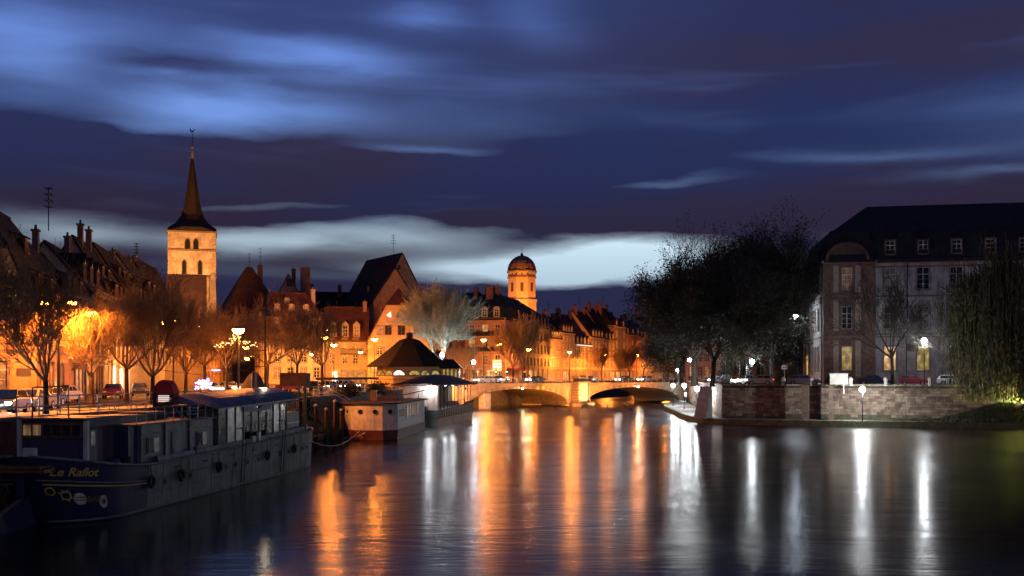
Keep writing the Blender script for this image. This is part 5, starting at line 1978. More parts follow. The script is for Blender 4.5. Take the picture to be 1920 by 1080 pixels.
ss = [0, .05, .15, .3, .5, .75, 1.05, 1.4, 1.8, 2.3, 2.9, 3.5, 4.2] + [5 + i * 1.5 for i in range(17)] + [30.2, 31, 31.7, 32.3, 32.8, 33.2, 33.45, 33.6]
ts = [-.2, 0, .25, .5, .75, 1.0]
hb, hg = MB(), MB()
for i in range(len(ss) - 1):
    tgt, mi_ = hg, (0 if ss[i] < 5.5 else 1)
    for j in range(len(ts) - 1):
        for sd in (-1, 1):
            q = [bP(ss[i], sd, ts[j]), bP(ss[i + 1], sd, ts[j]), bP(ss[i + 1], sd, ts[j + 1]), bP(ss[i], sd, ts[j + 1])]
            tgt.poly(q if sd < 0 else q[::-1], mi_)
hg.build('hull', [hull_blue, hull_grey], bo, smooth=True, fixn=True)
# rubbing strakes, gunwale, deck
for (t, r_, nm, mt) in ((1.0, .07, 'gunwale', hull_grey), (.66, .045, 'rubbing_strake', hull_grey), (.04, .05, 'rubbing_strake', hull_grey)):
    b = MB()
    for sd in (-1, 1):
        b.tube([bP(s, sd, t, .03) for s in ss[1:-1]], r_, 6)
    b.build(nm, mt, bo, smooth=True)
b = MB(); b.tube([bP(s, -1, .60, .03) for s in ss[2:15]], .035, 5); b.tube([bP(s, 1, .60, .03) for s in ss[2:15]], .035, 5)
b.build('gold_line', gold, bo)
b = MB()
for i in range(len(ss) - 1):
    z0_, z1_ = bz(ss[i]) - .55, bz(ss[i + 1]) - .55
    b.poly([(ss[i], -bw(ss[i]) + .02, z0_), (ss[i + 1], -bw(ss[i + 1]) + .02, z1_), (ss[i + 1], bw(ss[i + 1]) - .02, z1_), (ss[i], bw(ss[i]) - .02, z0_)])
b.build('deck', deck_grey, bo)
# plate seams on the side
b = MB()
for s in range(8, 32, 3):
    b.tube([bP(s, -1, .05, .006), bP(s, -1, .98, .006)], .018, 4)
b.tube([bP(s, -1, .36, .006) for s in ss[13:-3]], .018, 4)
b.build('plate_seam', hull_grey, bo)
# rudder and stern post
b = MB()
b.raw([(.0, -.06, 1.15), (-1.7, -.06, .62), (-1.7, -.06, -.5), (1.4, -.06, -.5), (.6, -.06, 1.15),
       (.0, .06, 1.15), (-1.7, .06, .62), (-1.7, .06, -.5), (1.4, .06, -.5), (.6, .06, 1.15)],
      [(0, 1, 2, 3, 4), (9, 8, 7, 6, 5), (0, 5, 6, 1), (1, 6, 7, 2), (2, 7, 8, 3), (4, 9, 5, 0)])
ru = b.build('rudder', hull_blue, bo)
b = MB(); b.box(-1.7, 0, -.1, .1, .0, .06, 0, Matrix.Translation((0, 0, 1.17)) @ Matrix.Rotation(R(-17.3), 4, 'Y')); b.build('rudder_strap', wood_d, ru)
b = MB(); b.box(-.12, .12, -.12, .12, 1.0, 2.3); b.build('stern_post', hull_blue, bo)
b = MB()
b.box(-.35, .5, -1.25, 1.25, 2.32, 2.46)
b.box(-.45, .5, -1.1, 1.1, 2.5, 2.6)
b.build('stern_platform', wood_d, bo)
b = MB(); b.box(.9, 1.1, -.1, .45, 2.75, 3.25); b.build('notice_board', cream_p, bo)


def ring_part(name, s, sd, t, r0, r1, mt, parent, inner=None, sx=1.0):
    b, n = MB(), 16
    # local arc: step s so the ring keeps its width on the curved hull
    def pt(u, v, off):
        # u along hull, v up (metres)
        k = s
        rem = u
        step = .02 if rem > 0 else -.02
        acc = 0
        while abs(acc) < abs(rem):
            a, c = bP(k, sd, t), bP(k + step, sd, t)
            acc += (c - a).length * (1 if step > 0 else -1)
            k += step
            if k < .02 or k > L - .02:
                break
        return bP(k, sd, t + v / bz(k), off)
    for i in range(n):
        a0, a1 = 2 * math.pi * i / n, 2 * math.pi * (i + 1) / n
        b.poly([pt(r0 * math.cos(a0) * sx, r0 * math.sin(a0), .06), pt(r1 * math.cos(a0) * sx, r1 * math.sin(a0), .04),
                pt(r1 * math.cos(a1) * sx, r1 * math.sin(a1), .04), pt(r0 * math.cos(a1) * sx, r0 * math.sin(a1), .06)])
    o = b.build(name, mt, parent)
    if inner:
        b = MB()
        b.poly([pt(r0 * math.cos(2 * math.pi * i / n) * sx, r0 * math.sin(2 * math.pi * i / n), .03) for i in range(n)])
        b.build(inner[0], inner[1], o)
    return o, pt


def s_at(px):
    """hull station whose river side shows at this bearing from the camera"""
    best = min((abs((X0 := (BARGE_C + Matrix.Rotation(brg, 3, 'Z') @ bP(s, -1, .7))).x / X0.y - (px - 960) / FPX), s) for s in [i * .05 for i in range(1, 660)])
    return best[1]


ring_part('porthole', s_at(89), -1, .50, .12, .19, gold, bo, ('porthole_glass', PANE['d']))
ring_part('porthole', .55, 1, .52, .12, .19, gold, bo, ('porthole_glass', PANE['d']))
# gold ornament, round badge, BAR, oval badge
o, pt = ring_part('gold_ornament', s_at(115), -1, .44, .14, .21, gold, bo)
b = MB()
for a in (60, 100, 140, 220, 270, 320):
    ca, sa = math.cos(R(a)), math.sin(R(a))
    b.poly([pt(.21 * ca, .21 * sa, .05), pt(.36 * math.cos(R(a + 12)), .30 * math.sin(R(a + 12)), .05), pt(.21 * math.cos(R(a + 22)), .21 * math.sin(R(a + 22)), .05)])
b.build('ornament_leaf', gold, o)
red_p = principled('badge_red', (.35, .04, .04)); wht_p = principled('badge_white', (.55, .55, .52), var=.1)
o, pt = ring_part('round_badge', s_at(143), -1, .385, .22, .27, wht_p, bo, ('badge_face', wht_p))
b = MB()
for v in (-.07, .05):
    b.poly([pt(-.2, v, .05), pt(.2, v, .05), pt(.2, v + .045, .05), pt(-.2, v + .045, .05)])
b.build('badge_stripe', red_p, o)
o, pt = ring_part('oval_badge', s_at(189), -1, .33, .24, .28, wht_p, bo, ('badge_face', wht_p), .85)
b = MB()
b.poly([pt(-.08, -.12, .05), pt(.1, -.1, .05), pt(.12, .1, .05), pt(-.02, .14, .05)])
b.build('badge_mark', red_p, o)


def hull_text(name, txt, size, sx_px, t0, shear, mt, slope=0.0, width=None):
    vs, fs = text_geo(txt, size, shear, .012)
    s0 = s_at(sx_px)
    # arc length table
    tab = [(0, s0)]
    k, acc = s0, 0
    while acc < 6:
        acc += (bP(k + .01, -1, .7) - bP(k, -1, .7)).length
        k += .01
        tab.append((acc, k))
    xs = [a for a, _ in tab]
    kk = [c for _, c in tab]
    w0 = max(v[0] for v in vs)
    scl = (width / w0) if width else 1
    b = MB()
    out_ = []
    for x, y, z in vs:
        s = float(np.interp(x * scl, xs, kk))
        out_.append(bP(s, -1, t0 + (y + slope * x * scl) / bz(s), .05))
    b.raw(out_, fs)
    return b.build(name, mt, bo)


hull_text('lettering', 'Le Rafiot', .52, 90, .735, .45, gold, .04, 2.25)
hull_text('lettering', 'BAR', .34, 157, .335, 0, principled('dark_gold', (.16, .12, .05)), 0, .85)

# dark oval portholes along the grey side
for s in (8.2, 11.2, 16.0, 17.4, 19.2, 21.0, 22.8, 24.9, 26.4, 28.0, 29.4, 30.4):
    ring_part('porthole', s, -1, .56, .12, .17, hull_grey, bo, ('porthole_glass', PANE['d']))
for s in (9.5, 13, 16.8, 20.0, 24.0):
    b = MB(); b.tube([bP(s - .25, -1, .82, .05), bP(s - .1, -1, .85, .12), bP(s + .1, -1, .85, .12), bP(s + .25, -1, .82, .05)], .02, 4); b.build('grab_bar', MT['iron'], bo)


def pbox(name, x0, x1, y0, y1, z0, z1, mt, parent=None, M=None):
    b = MB(); b.box(x0, x1, y0, y1, z0, z1, 0, M)
    return b.build(name, mt, parent or bo)


# aft wheelhouse
ac = pbox('aft_wheelhouse', 3.3, 6.6, -1.05, 1.95, 1.7, 4.35, cab_purple)
pbox('wheelhouse_roof', 3.1, 6.8, -1.2, 2.1, 4.35, 4.43, deck_grey)
pbox('window_band', 3.22, 3.297, -.95, 1.85, 3.55, 4.22, wood_d)
for i in range(6):
    y = -.85 + i * .46
    pbox('window', 3.17, 3.218, y, y + .34, 3.66, 4.12, PANE['g'] if i > 3 else PANE['d'])
pbox('corner_post', 3.1, 3.28, 1.9, 2.04, 1.7, 4.5, cream_p)
pbox('corner_post', 3.1, 3.28, -1.25, -1.06, 1.7, 4.3, cream_p)
d_ = pbox('side_door', 3.4, 4.2, -1.12, -1.052, 1.9, 3.9, cab_grey)
pbox('door_light', 3.6, 4.0, -1.14, -1.122, 3.2, 3.8, PANE['c'], d_)
# frame mast on the wheelhouse
b = MB(); b.tube([(3.6, 1.6, 4.43), (3.6, 1.6, 5.75), (3.6, -.1, 5.85), (3.6, -.1, 4.43)], .04, 5); b.build('mast_frame', MT['iron'], bo)
# main cabin
pbox('cabin_wall', 6.9, 15.4, -1.9, 2.0, 1.6, 3.95, cab_grey)
pbox('cabin_roof', 6.0, 15.6, -2.05, 2.1, 3.95, 4.03, deck_grey)
pbox('blue_panel', 6.0, 6.895, -1.7, 1.9, 1.6, 3.95, cab_blue)
for s in (7.4, 13.2):
    f = pbox('window', s, s + 1.3, -1.96, -1.902, 2.55, 3.35, hull_grey)
    pbox('pane', s + .08, s + .62, -1.985, -1.962, 2.62, 3.28, PANE['d'], f)
    pbox('pane', s + .68, s + 1.22, -1.985, -1.962, 2.62, 3.28, PANE['c'], f)
dd = pbox('cabin_door', 10.2, 11.2, -1.95, -1.902, 1.75, 3.45, cab_grey)
pbox('door_handle', 10.3, 10.36, -2.0, -1.952, 2.5, 2.7, MT['galv'], dd)
for s in (9.3, 12.2):
    pbox('wall_rib', s, s + .12, -1.99, -1.903, 2.0, 3.95, cab_blue)
pbox('cabin_eave_rail', 6.9, 15.4, -1.97, -1.902, 3.5, 3.56, hull_grey)
# side coaming along the gunwale
b = MB()
for s in np.arange(8, 31, 1.5):
    s = float(s)
    b.raw([bP(s, -1, 1.0, -.25), bP(s + 1.5, -1, 1.0, -.25), bP(s + 1.5, -1, 1.12, -.35), bP(s, -1, 1.12, -.35)], [(0, 1, 2, 3)])
b.build('coaming', hull_grey, bo)
# roof deck railing
b = MB()
for sd in (-1, 1):
    for z in (4.45, 4.75):
        b.tube([(4.0, sd * 1.1 + .4, z), (6.2, sd * 1.95, z), (15.4, sd * 1.95, z)], .022, 5)
b.tube([(4.0, -.7, 4.75), (4.0, 1.5, 4.75)], .022, 5)
b.build('handrail', MT['galv'], bo)
b = MB(); b.tube([(0, 0, 4.03), (0, 0, 4.75)], .022, 5)
pmr = b.mesh('railing_post', MT['galv'])
for i in range(10):
    for sd in (-1, 1):
        link('railing_post', pmr, bo, Matrix.Translation((6.3 + i * 1.0, sd * 1.95, 0)))
pbox('roof_skylight', 6.6, 10.5, -.6, 1.4, 4.031, 4.35, cab_blue)
pbox('tarpaulin', 10.9, 13.2, -.3, 1.6, 4.031, 4.42, canvas_grey)

# glazed saloon with striped curved roof
z0_, z1_ = 1.75, 4.55
G0, G1 = 15.9, 27.4
mull = [G0 + i * (G1 - G0) / 9 for i in range(10)]
for i in range(9):
    a, e = mull[i], mull[i + 1]
    lowz = z0_ if not (3 <= i <= 5) else 2.95
    g = pbox('glazing', a + .06, e - .06, -2.0, -1.95, lowz, z1_ - .1, PANE['c'] if i in (1, 2, 7) else principled('pale_glazing', (.12, .13, .12), rough=.15, var=.6, scale=2.0, spec=.8))
    pbox('mullion', a - .05, a + .05, -2.05, -1.93, z0_, z1_, cab_grey)
    if i in (3, 4, 5):
        pbox('glazing_bar', a + .06, e - .06, -2.03, -2.002, 3.55, 3.62, hull_grey, g)
pbox('mullion', G1 - .05, G1 + .05, -2.05, -1.93, z0_, z1_, cab_grey)
pbox('transom', G0, G1, -2.06, -1.94, z1_ - .1, z1_ + .02, hull_grey)
pbox('saloon_interior_wall', G0, G1, -.6, -.5, z0_, z1_, rubber)
pbox('saloon_end_wall', G0 - .06, G0, -1.92, 1.9, z0_, z1_, cab_grey)
pbox('saloon_end_wall', G1 + .06, G1 + .12, -1.92, 1.9, z0_, z1_, cab_grey)
pbox('saloon_port_wall', G0, G1, 1.9, 2.0, z0_, z1_, cab_grey)
# fascia with the cut-out
b = MB()
b.raw([(19.6, -2.1, 4.15), (24.2, -2.1, 4.15), (24.2, -2.1, 4.62), (22.9, -2.1, 4.6), (22.3, -2.1, 4.3), (21.6, -2.1, 4.3), (20.9, -2.1, 4.85), (20.3, -2.1, 4.85), (20.1, -2.1, 4.5), (19.6, -2.1, 4.45)] +
      [(x, -2.07, z) for x, z in ((19.6, 4.15), (24.2, 4.15), (24.2, 4.62), (22.9, 4.6), (22.3, 4.3), (21.6, 4.3), (20.9, 4.85), (20.3, 4.85), (20.1, 4.5), (19.6, 4.45))],
      [tuple(range(10)), tuple(range(10, 20))[::-1]] + [(i, i + 10, (i + 1) % 10 + 10, (i + 1) % 10) for i in range(10)])
b.build('fascia', principled('pale_blue_fascia', (.42, .48, .58), var=.15), bo)
# curved striped canopy, one mesh per stripe
ns, nst = 7, 13
for k in range(nst):
    b = MB()
    x0, x1 = 14.6 + k * 1.06, 14.6 + (k + 1) * 1.06
    for i in range(ns):
        y0, y1 = -2.55 + 2.95 * i / ns, -2.55 + 2.95 * (i + 1) / ns
        def cz(y, x):
            return 4.5 + .75 * (1 - (y / 2.55) ** 2) ** .8 * min(1, .45 + (x - 14.6) / 4) + .02 * (x - 14.6)
        v = [(x0, y0, cz(max(-2.54, y0), x0)), (x1, y0, cz(max(-2.54, y0), x1)), (x1, y1, cz(min(2.54, y1), x1)), (x0, y1, cz(min(2.54, y1), x0))]
        b.raw(v + [(p[0], p[1], p[2] - .08) for p in v], [(0, 1, 2, 3), (7, 6, 5, 4), (0, 4, 5, 1), (2, 6, 7, 3), (3, 7, 4, 0), (1, 5, 6, 2)])
    b.build('canopy_stripe', stripe_a if k % 2 else stripe_b, bo, smooth=False)
b = MB()
b.tube([(14.55, -2.5, 4.5), (14.55, -1.5, 4.72), (14.55, 0, 4.86), (14.55, .4, 4.86), (14.55, .4, 4.0)], .05, 5)
b.build('canopy_edge', wood_d, bo)
# bow cabin, winch, ladders, deck clutter
pbox('bow_cabin', 27.7, 30.6, -1.8, 1.8, 1.8, 3.85, cab_grey)
pbox('bow_cabin_stripe', 27.7, 30.6, -1.84, -1.802, 3.1, 3.16, cream_p)
b = MB()
for i in range(9):
    b.tube([(27.8 + i * .35, -1.75, 3.85), (27.8 + i * .35, -1.75, 4.55)], .015, 4)
b.tube([(27.7, -1.75, 4.55), (30.7, -1.75, 4.55)], .02, 4)
b.build('bow_railing', MT['galv'], bo)
b = MB()
b.lathe([(.28, 2.0), (.28, 2.6), (.36, 2.65), (.1, 2.8)], 10, (31.6, 0))
b.box(31.0, 32.2, -.5, .5, 2.0, 2.25)
b.build('windlass', MT['iron'], bo)
for s in (6.5, 9.8, 14.6, 22.2, 27.2):
    c = bP(s, -1, .62, .16)
    b = MB()
    n = 12
    for i in range(n):
        a0, a1 = 2 * math.pi * i / n, 2 * math.pi * (i + 1) / n
        b.tube([c + Vector((.24 * math.cos(a0), 0, .24 * math.sin(a0))), c + Vector((.24 * math.cos(a1), 0, .24 * math.sin(a1)))], .085, 6)
    o = b.build('tyre_fender', rubber, bo)
    b = MB(); b.tube([c + Vector((0, 0, .3)), bP(s, -1, 1.02, .02)], .02, 4); b.build('fender_rope', MT['timber'], o)
for s in (18.0, 24.8):
    b = MB()
    for u in (0, .5):
        b.tube([bP(s + u, -1, .08, .14), bP(s + u, -1, 1.0, .14), bP(s + u, -1, 1.45, .05), bP(s + u, -1, 1.45, -.3)], .025, 5)
    for k in range(8):
        b.tube([bP(s, -1, .12 + k * .13, .14), bP(s + .5, -1, .12 + k * .13, .14)], .02, 4)
    b.build('ladder', MT['iron'], bo)
for s, w, h in ((20.6, .5, .7), (21.6, .4, .9), (23.4, .6, .5)):
    pbox('deck_box', s, s + w, -2.25, -2.08, 2.0, 2.0 + h, cream_p if w < .55 else MT['iron'])
for s in (5.2, 30.8, 12.5):
    b = MB(); b.tube([bP(s, -1, 1.0, -.35) + Vector((0, 0, .0)), bP(s, -1, 1.0, -.35) + Vector((0, 0, .4))], .1, 8); b.build('bollard', MT['iron'], bo)
# red domed companionway on the roof deck
e = empty('companionway', BARGE_C + Matrix.Rotation(brg, 3, 'Z') @ Vector((15.3, 1.15, 0)), brg, 'red domed canvas doorway hood standing on the barge roof', 'doorway hood')
e.scale = (.86, .84, .97)
e.location = BARGE_C + Matrix.Rotation(brg, 3, 'Z') @ Vector((15.9, .95, .12))
b = MB()
prof = [(-.72, 3.9), (-.72, 5.3), (-.66, 5.62), (-.52, 5.88), (-.3, 6.06), (0, 6.13), (.3, 6.06), (.52, 5.88), (.66, 5.62), (.72, 5.3), (.72, 3.9)]
for (a, c) in zip(prof, prof[1:]):
    m_ = 0
    b.poly([(-.55, a[0], a[1]), (-.55, c[0], c[1]), (.25, c[0], c[1]), (.25, a[0], a[1])], m_)
b.build('hood', canvas_red, e)
b = MB()
b.poly([(-.5, y, z) for y, z in prof if z > 5.2])
b.build('front_panel', canvas_red, e)
b = MB(); b.box(-.52, -.46, -.7, -.5, 3.9, 5.3); b.box(-.52, -.46, .5, .7, 3.9, 5.3); b.box(-.52, -.46, -.5, .5, 5.1, 5.3); b.build('door_frame', cab_blue, e)
b = MB()
for k in range(4):
    b.box(-.56, -.53, -.4, .35, 4.88 + k * .1, 4.94 + k * .1)
b.build('lit_slat_sign', emis('slat_light', (.9, .8, .7), .9), e)
b = MB(); b.box(-.50, -.47, -.5, .5, 4.3, 4.85); b.build('door_panel', wood_d, e)
# grey hooped cover behind the canopy
e = empty('hooped_cover', (X(464, 76), 76, 3.45), R(100), 'grey hooped canvas cover behind the barge canopy', 'cover')
b = MB()
for i in range(8):
    x0, x1 = -1.3 + i * .33, -1.3 + (i + 1) * .33
    h0, h1 = [(.5, 1.0, 1.65, 2.3, 2.8, 3.08, 3.05, 2.6, 1.5)[i_] for i_ in (i, i + 1)]
    for k in range(10):
        a0, a1 = math.pi * k / 10, math.pi * (k + 1) / 10
        b.poly([(.95 * math.cos(a0), -x0, max(0, h0) * (math.sin(a0) ** .7)), (.95 * math.cos(a1), -x0, h0 * (math.sin(a1) ** .7)),
                (.95 * math.cos(a1), -x1, h1 * (math.sin(a1) ** .7)), (.95 * math.cos(a0), -x1, h1 * (math.sin(a0) ** .7))])
b.poly([(.95 * math.cos(math.pi * k / 10), -1.34, 1.5 * math.sin(math.pi * k / 10) ** .7) for k in range(11)])
b.poly([(.95 * math.cos(math.pi * k / 10), 1.3, .5 * math.sin(math.pi * k / 10) ** .7) for k in range(11)])
b.build('canvas', canvas_grey, e, smooth=False)
b = MB(); b.tube([(.95 * math.cos(math.pi * k / 10), -.35, 3.1 * math.sin(math.pi * k / 10) ** .7) for k in range(11)], .04, 5); b.build('hoop', MT['galv'], e)
# deck work light
e = empty('work_lamp', BARGE_C + Matrix.Rotation(brg, 3, 'Z') @ Vector((27.0, -.45, 5.0)), brg, 'bright tubular work lamp on the barge canopy', 'lamp')
b = MB(); b.tube([(0, 0, -.2), (0, 0, .32)], .03, 5); b.build('bracket', MT['iron'], e)
b = MB(); b.tube([(0, -.35, .42), (0, .3, .42)], .07, 8); b.build('lamp_tube', emis('work_lamp_tube', (1, .75, .4), 14), e)
light('lamp_light', e, (-.2, -.3, .6), 12, (1, .82, .5), .15)

# ---- white houseboat
hbC = Vector((-14.1, 107.0, 0))
hba = math.atan2(21, 1.2)
wb = empty('houseboat', hbC, hba, 'white planked houseboat with red-brown hull and flat dark roof', 'houseboat')
outl = [(2.6, 2.75), (.35, 1.75), (0, .1), (.1, -1.5), (1.1, -2.75), (20.5, -2.8), (21.5, -2.0), (21.5, 2.0), (20.5, 2.8)]
white_pl = principled('white_planks', (.62, .58, .54), rough=.55, var=.2, scale=1.5, streaks=.55)
redhull = principled('red_brown_hull', (.16, .05, .035), rough=.6, var=.3, streaks=.3)


def prism(mb, pts, z0, z1, k=1.0, cx_=10, m=0):
    n = len(pts)
    lo = [(cx_ + (x - cx_) * k, y * k, z0) for x, y in pts]
    hi = [(x, y, z1) for x, y in pts]
    mb.raw(lo + hi, [tuple(range(n)), tuple(range(n, 2 * n))[::-1]] + [(i, i + n, (i + 1) % n + n, (i + 1) % n) for i in range(n)], m)


b = MB(); prism(b, [(10 + (x - 10) * 1.01, y * 1.03) for x, y in outl], -.5, .95, .97); b.build('hull', redhull, wb, fixn=True)
b = MB(); prism(b, outl, .951, 3.5); b.build('wall', white_pl, wb, fixn=True)
b = MB(); prism(b, [(10 + (x - 10) * 1.03, y * 1.13) for x, y in outl], 3.501, 3.64); b.build('roof', principled('dark_roof_felt', (.05, .035, .03), var=.4), wb, fixn=True)
b = MB(); b.box(-.1, 21.6, -2.93, -2.86, .1, .22); b.build('rubbing_strake', MT['iron'], wb)
# planks: vertical boards on the river side and the chamfer, each its own piece
b = MB(); b.box(-.17, .17, -.03, 0, .98, 3.44); plank = b.mesh('plank', white_pl)
for i in range(46):
    link('plank', plank, wb, Matrix.Translation((1.5 + i * .41, -2.755 - .0026 * (i * .41), 0)))
for (p, q) in (((1.1, -2.75), (.1, -1.5)), ((.1, -1.5), (0, .1)), ((0, .1), (.35, 1.75)), ((.35, 1.75), (2.6, 2.75))):
    a, e_ = Vector((*q, 0)), Vector((*p, 0))
    ln = (e_ - a).length
    n = max(1, int(ln / .8))
    ang = math.atan2(e_.y - a.y, e_.x - a.x)
    for i in range(1, n + 1):
        c = MB(); c.box(-.03, .03, -.035, .0, .98, 3.44)
        c.build('wall_batten', white_pl, wb, Matrix.Translation(a.lerp(e_, i / (n + .001) if i < n else .985)) @ Matrix.Rotation(ang + math.pi if True else 0, 4, 'Z'))
for (x, y, ang_p, r_) in ((.04, -.75, ((.1, -1.5), (0, .1)), .19), (.12, .7, ((0, .1), (.35, 1.75)), .19), (.6, -2.12, ((1.1, -2.75), (.1, -1.5)), .19), (1.4, 2.2, ((.35, 1.75), (2.6, 2.75)), .12)):
    p, q = ang_p
    ang = math.atan2(q[1] - p[1], q[0] - p[0])
    M = Matrix.Translation((x, y, 2.75)) @ Matrix.Rotation(ang + math.pi, 4, 'Z') @ Matrix.Rotation(R(90), 4, 'X')
    c = MB(); c.lathe([(r_ * 1.25, -.02), (r_ * 1.25, .10), (r_, .10), (r_, .02)], 14, cap=False)
    o = c.build('porthole', MT['iron'], wb, M)
    c = MB(); c.lathe([(r_, .04), (r_, .06)], 14); c.build('porthole_glass', PANE['d'], o)
for i in range(3):
    c = MB(); c.box(2.4 + i * 1.2, 2.75 + i * 1.2, -2.82, -2.79, 2.2, 2.9); c.build('slot_window', PANE['d'], wb)
for i in range(5):
    x = 6.4 + i * 1.75
    c = MB(); c.box(x, x + 1.5, -2.86, -2.79, 1.95, 3.2); o = c.build('window_frame', MT['darksash'], wb)
    c = MB(); c.box(x + .08, x + 1.42, -2.89, -2.862, 2.03, 3.12); c.build('pane', PANE['c'] if i % 2 else PANE['g'], o)
c = MB(); c.box(6.3, 6.7, .3, .9, 3.64, 4.7); c.box(6.25, 6.75, .25, .95, 4.7, 4.8); c.build('chimney', wood_d, wb)
c = MB(); c.box(10, 13, -1.5, 1.2, 3.64, 4.0); c.build('roof_hatch', canvas_grey, wb)
c = MB(); c.raw([(13.6, -1, 3.64), (15.4, -1, 3.64), (15.4, .8, 3.64), (13.6, .8, 3.64), (13.9, -.6, 4.2), (15.1, -.6, 4.2), (15.1, .4, 4.2), (13.9, .4, 4.2)],
               [(4, 5, 6, 7), (0, 1, 5, 4), (1, 2, 6, 5), (2, 3, 7, 6), (3, 0, 4, 7)]); c.build('covered_dinghy', canvas_grey, wb)
c = MB(); c.tube([(8, 1.2, 3.64), (8, 1.2, 5.3), (12, .4, 5.3), (12, .4, 3.64)], .05, 5); c.build('roof_frame', MT['iron'], wb)
c = MB(); c.tube([(-.3, .9, .35), (.2, -.2, .95)], .06, 5); c.tube([(.9, 2.4, .15), (-.3, .9, .35)], .05, 5); c.build('mooring_boom', cream_p, wb)

G_DECK = emis('deck_lamp_glass', (.95, .97, 1.0), 9)
# ---- third boat with domed canopy
tb_a = math.atan2(23, 4.5)
tbC = Vector((-12.55, 131.4, 0))
t3 = empty('canopied_boat', tbC, tb_a, 'wooden-sided restaurant boat with a domed canopy and bright white deck lights', 'boat')
L3 = 27.0


def w3f(s):
    if s < 5:
        return 2.5 * math.sqrt(max(0, 1 - (1 - s / 5) ** 2))
    if s > L3 - 3:
        return 2.5 * math.sqrt(max(0, 1 - ((s - (L3 - 3)) / 3.05) ** 2))
    return 2.5


def z3f(s):
    return 1.85 + .75 * max(0, (s - 4) / (L3 - 4)) + .35 * max(0, 1 - s / 4)


s3 = [0, .1, .3, .6, 1, 1.6, 2.4, 3.4, 4.4] + [5.5 + i * 1.5 for i in range(13)] + [24.8, 25.6, 26.2, 26.7, 27.0]
copper = principled('wooden_hull_side', (.46, .21, .12), rough=.5, var=.35, scale=1.5, streaks=.5)
greenp = principled('dark_green_bow', (.03, .07, .06), rough=.5, var=.3)
ba, bb = MB(), MB()
for i in range(len(s3) - 1):
    for (t0, t1) in ((-.3, .5), (.5, 1.0)):
        for sd in (-1, 1):
            def pp(s, t):
                return Vector((s + .8 * max(0, 1 - s / 5) * (1 - t), sd * w3f(s) * (.9 + .1 * t), t * z3f(s)))
            q = [pp(s3[i], t0), pp(s3[i + 1], t0), pp(s3[i + 1], t1), pp(s3[i], t1)]
            bb.poly(q if sd < 0 else q[::-1], 0 if s3[i] < 4.6 else 1)
bb.build('hull', [greenp, copper], t3, smooth=True, fixn=True)
b = MB()
for i in range(len(s3) - 1):
    s0, s1 = s3[i], s3[i + 1]
    b.poly([(s0, -w3f(s0) + .02, z3f(s0) - .35), (s1, -w3f(s1) + .02, z3f(s1) - .35), (s1, w3f(s1) - .02, z3f(s1) - .35), (s0, w3f(s0) - .02, z3f(s0) - .35)])
b.build('deck', deck_grey, t3)
for tt_, rr_ in ((1.0, .07), (.52, .06)):
    b = MB()
    for sd in (-1, 1):
        b.tube([(s, sd * (w3f(s) * (.9 + .1 * tt_) + .03), z3f(s) * tt_) for s in s3[1:-1]], rr_, 5)
    b.build('rubbing_strake', wood_d, t3)
b = MB()
b.box(-.03, .03, -.035, 0, 1.1, 1.95)
for i in range(22):
    s = 5.5 + i * .9
    c = MB(); c.box(s, s + .05, -2.53, -2.46, z3f(s) * .54, z3f(s) * .98); c.build('side_rib', wood_d, t3)
b = MB(); b.box(6.2, 6.3, -2.2, 2.4, 1.6, 5.2); b.build('end_wall', white_pl, t3)
b = MB(); b.box(6.3, 22, 1.9, 2.3, 1.6, 5.2); b.build('port_wall', white_pl, t3)
for i in range(9):
    b = MB(); b.box(6.14, 6.198, -2.15 + i * .5, -1.72 + i * .5, 1.7, 5.1); b.build('plank', white_pl, t3)
b = MB()
nx, ny = 12, 8
def rz3(s, y):
    e = 1 - min(1, abs(y / 3.0)) ** 2
    f = max(0, 1 - abs((s - 14) / 11.5) ** 2.2)
    return 5.15 + 1.3 * e * f ** .6
for i in range(nx):
    for j in range(ny):
        s0, s1 = 3.2 + 21 * i / nx, 3.2 + 21 * (i + 1) / nx
        y0, y1 = -3 + 6 * j / ny, -3 + 6 * (j + 1) / ny
        q = [(s0, y0, rz3(s0, y0)), (s1, y0, rz3(s1, y0)), (s1, y1, rz3(s1, y1)), (s0, y1, rz3(s0, y1))]
        b.poly(q); b.poly([(x, y, z - .12) for x, y, z in q][::-1])
b.build('canopy', principled('dark_canopy', (.028, .024, .028), rough=.7, var=.4), t3)
b = MB(); b.tube([(3.2, -3, 5.12), (24.2, -3, 5.12), (24.2, 3, 5.12), (3.2, 3, 5.12), (3.2, -3, 5.12)], .09, 5); b.build('canopy_rim', wood_d, t3)
for i in range(10):
    s = 6.6 + i * 1.85
    b = MB(); b.tube([(s, -2.35, z3f(s) - .2), (s, -2.35, 5.1)], .05, 5); b.build('post', MT['iron'], t3)
for z in (.35, .75):
    b = MB(); b.tube([(s, -2.4, z3f(s) + z) for s in (6.5, 12, 18, 24)], .035, 4); b.build('handrail', MT['iron'], t3)
for i in range(3):
    b = MB(); b.box(2.4, 2.46, -1.3, 1.3, 2.1 + i * .42, 2.16 + i * .42); b.build('bow_rail', MT['iron'], t3)
b = MB(); b.tube([(1.6, 1.0, 2.0), (1.9, 1.2, 3.9), (4.6, -1.0, 4.5)], .06, 5); b.tube([(2.2, -.8, 2), (2.2, -.8, 4.1)], .05, 5); b.build('davit', MT['iron'], t3)
b = MB(); b.box(3.4, 4.4, -1.4, .3, 1.6, 2.5); b.build('bow_locker', cab_grey, t3)
b = MB(); b.box(3.32, 3.398, -1.2, -.7, 1.9, 2.35); b.build('locker_notice', cream_p, t3)
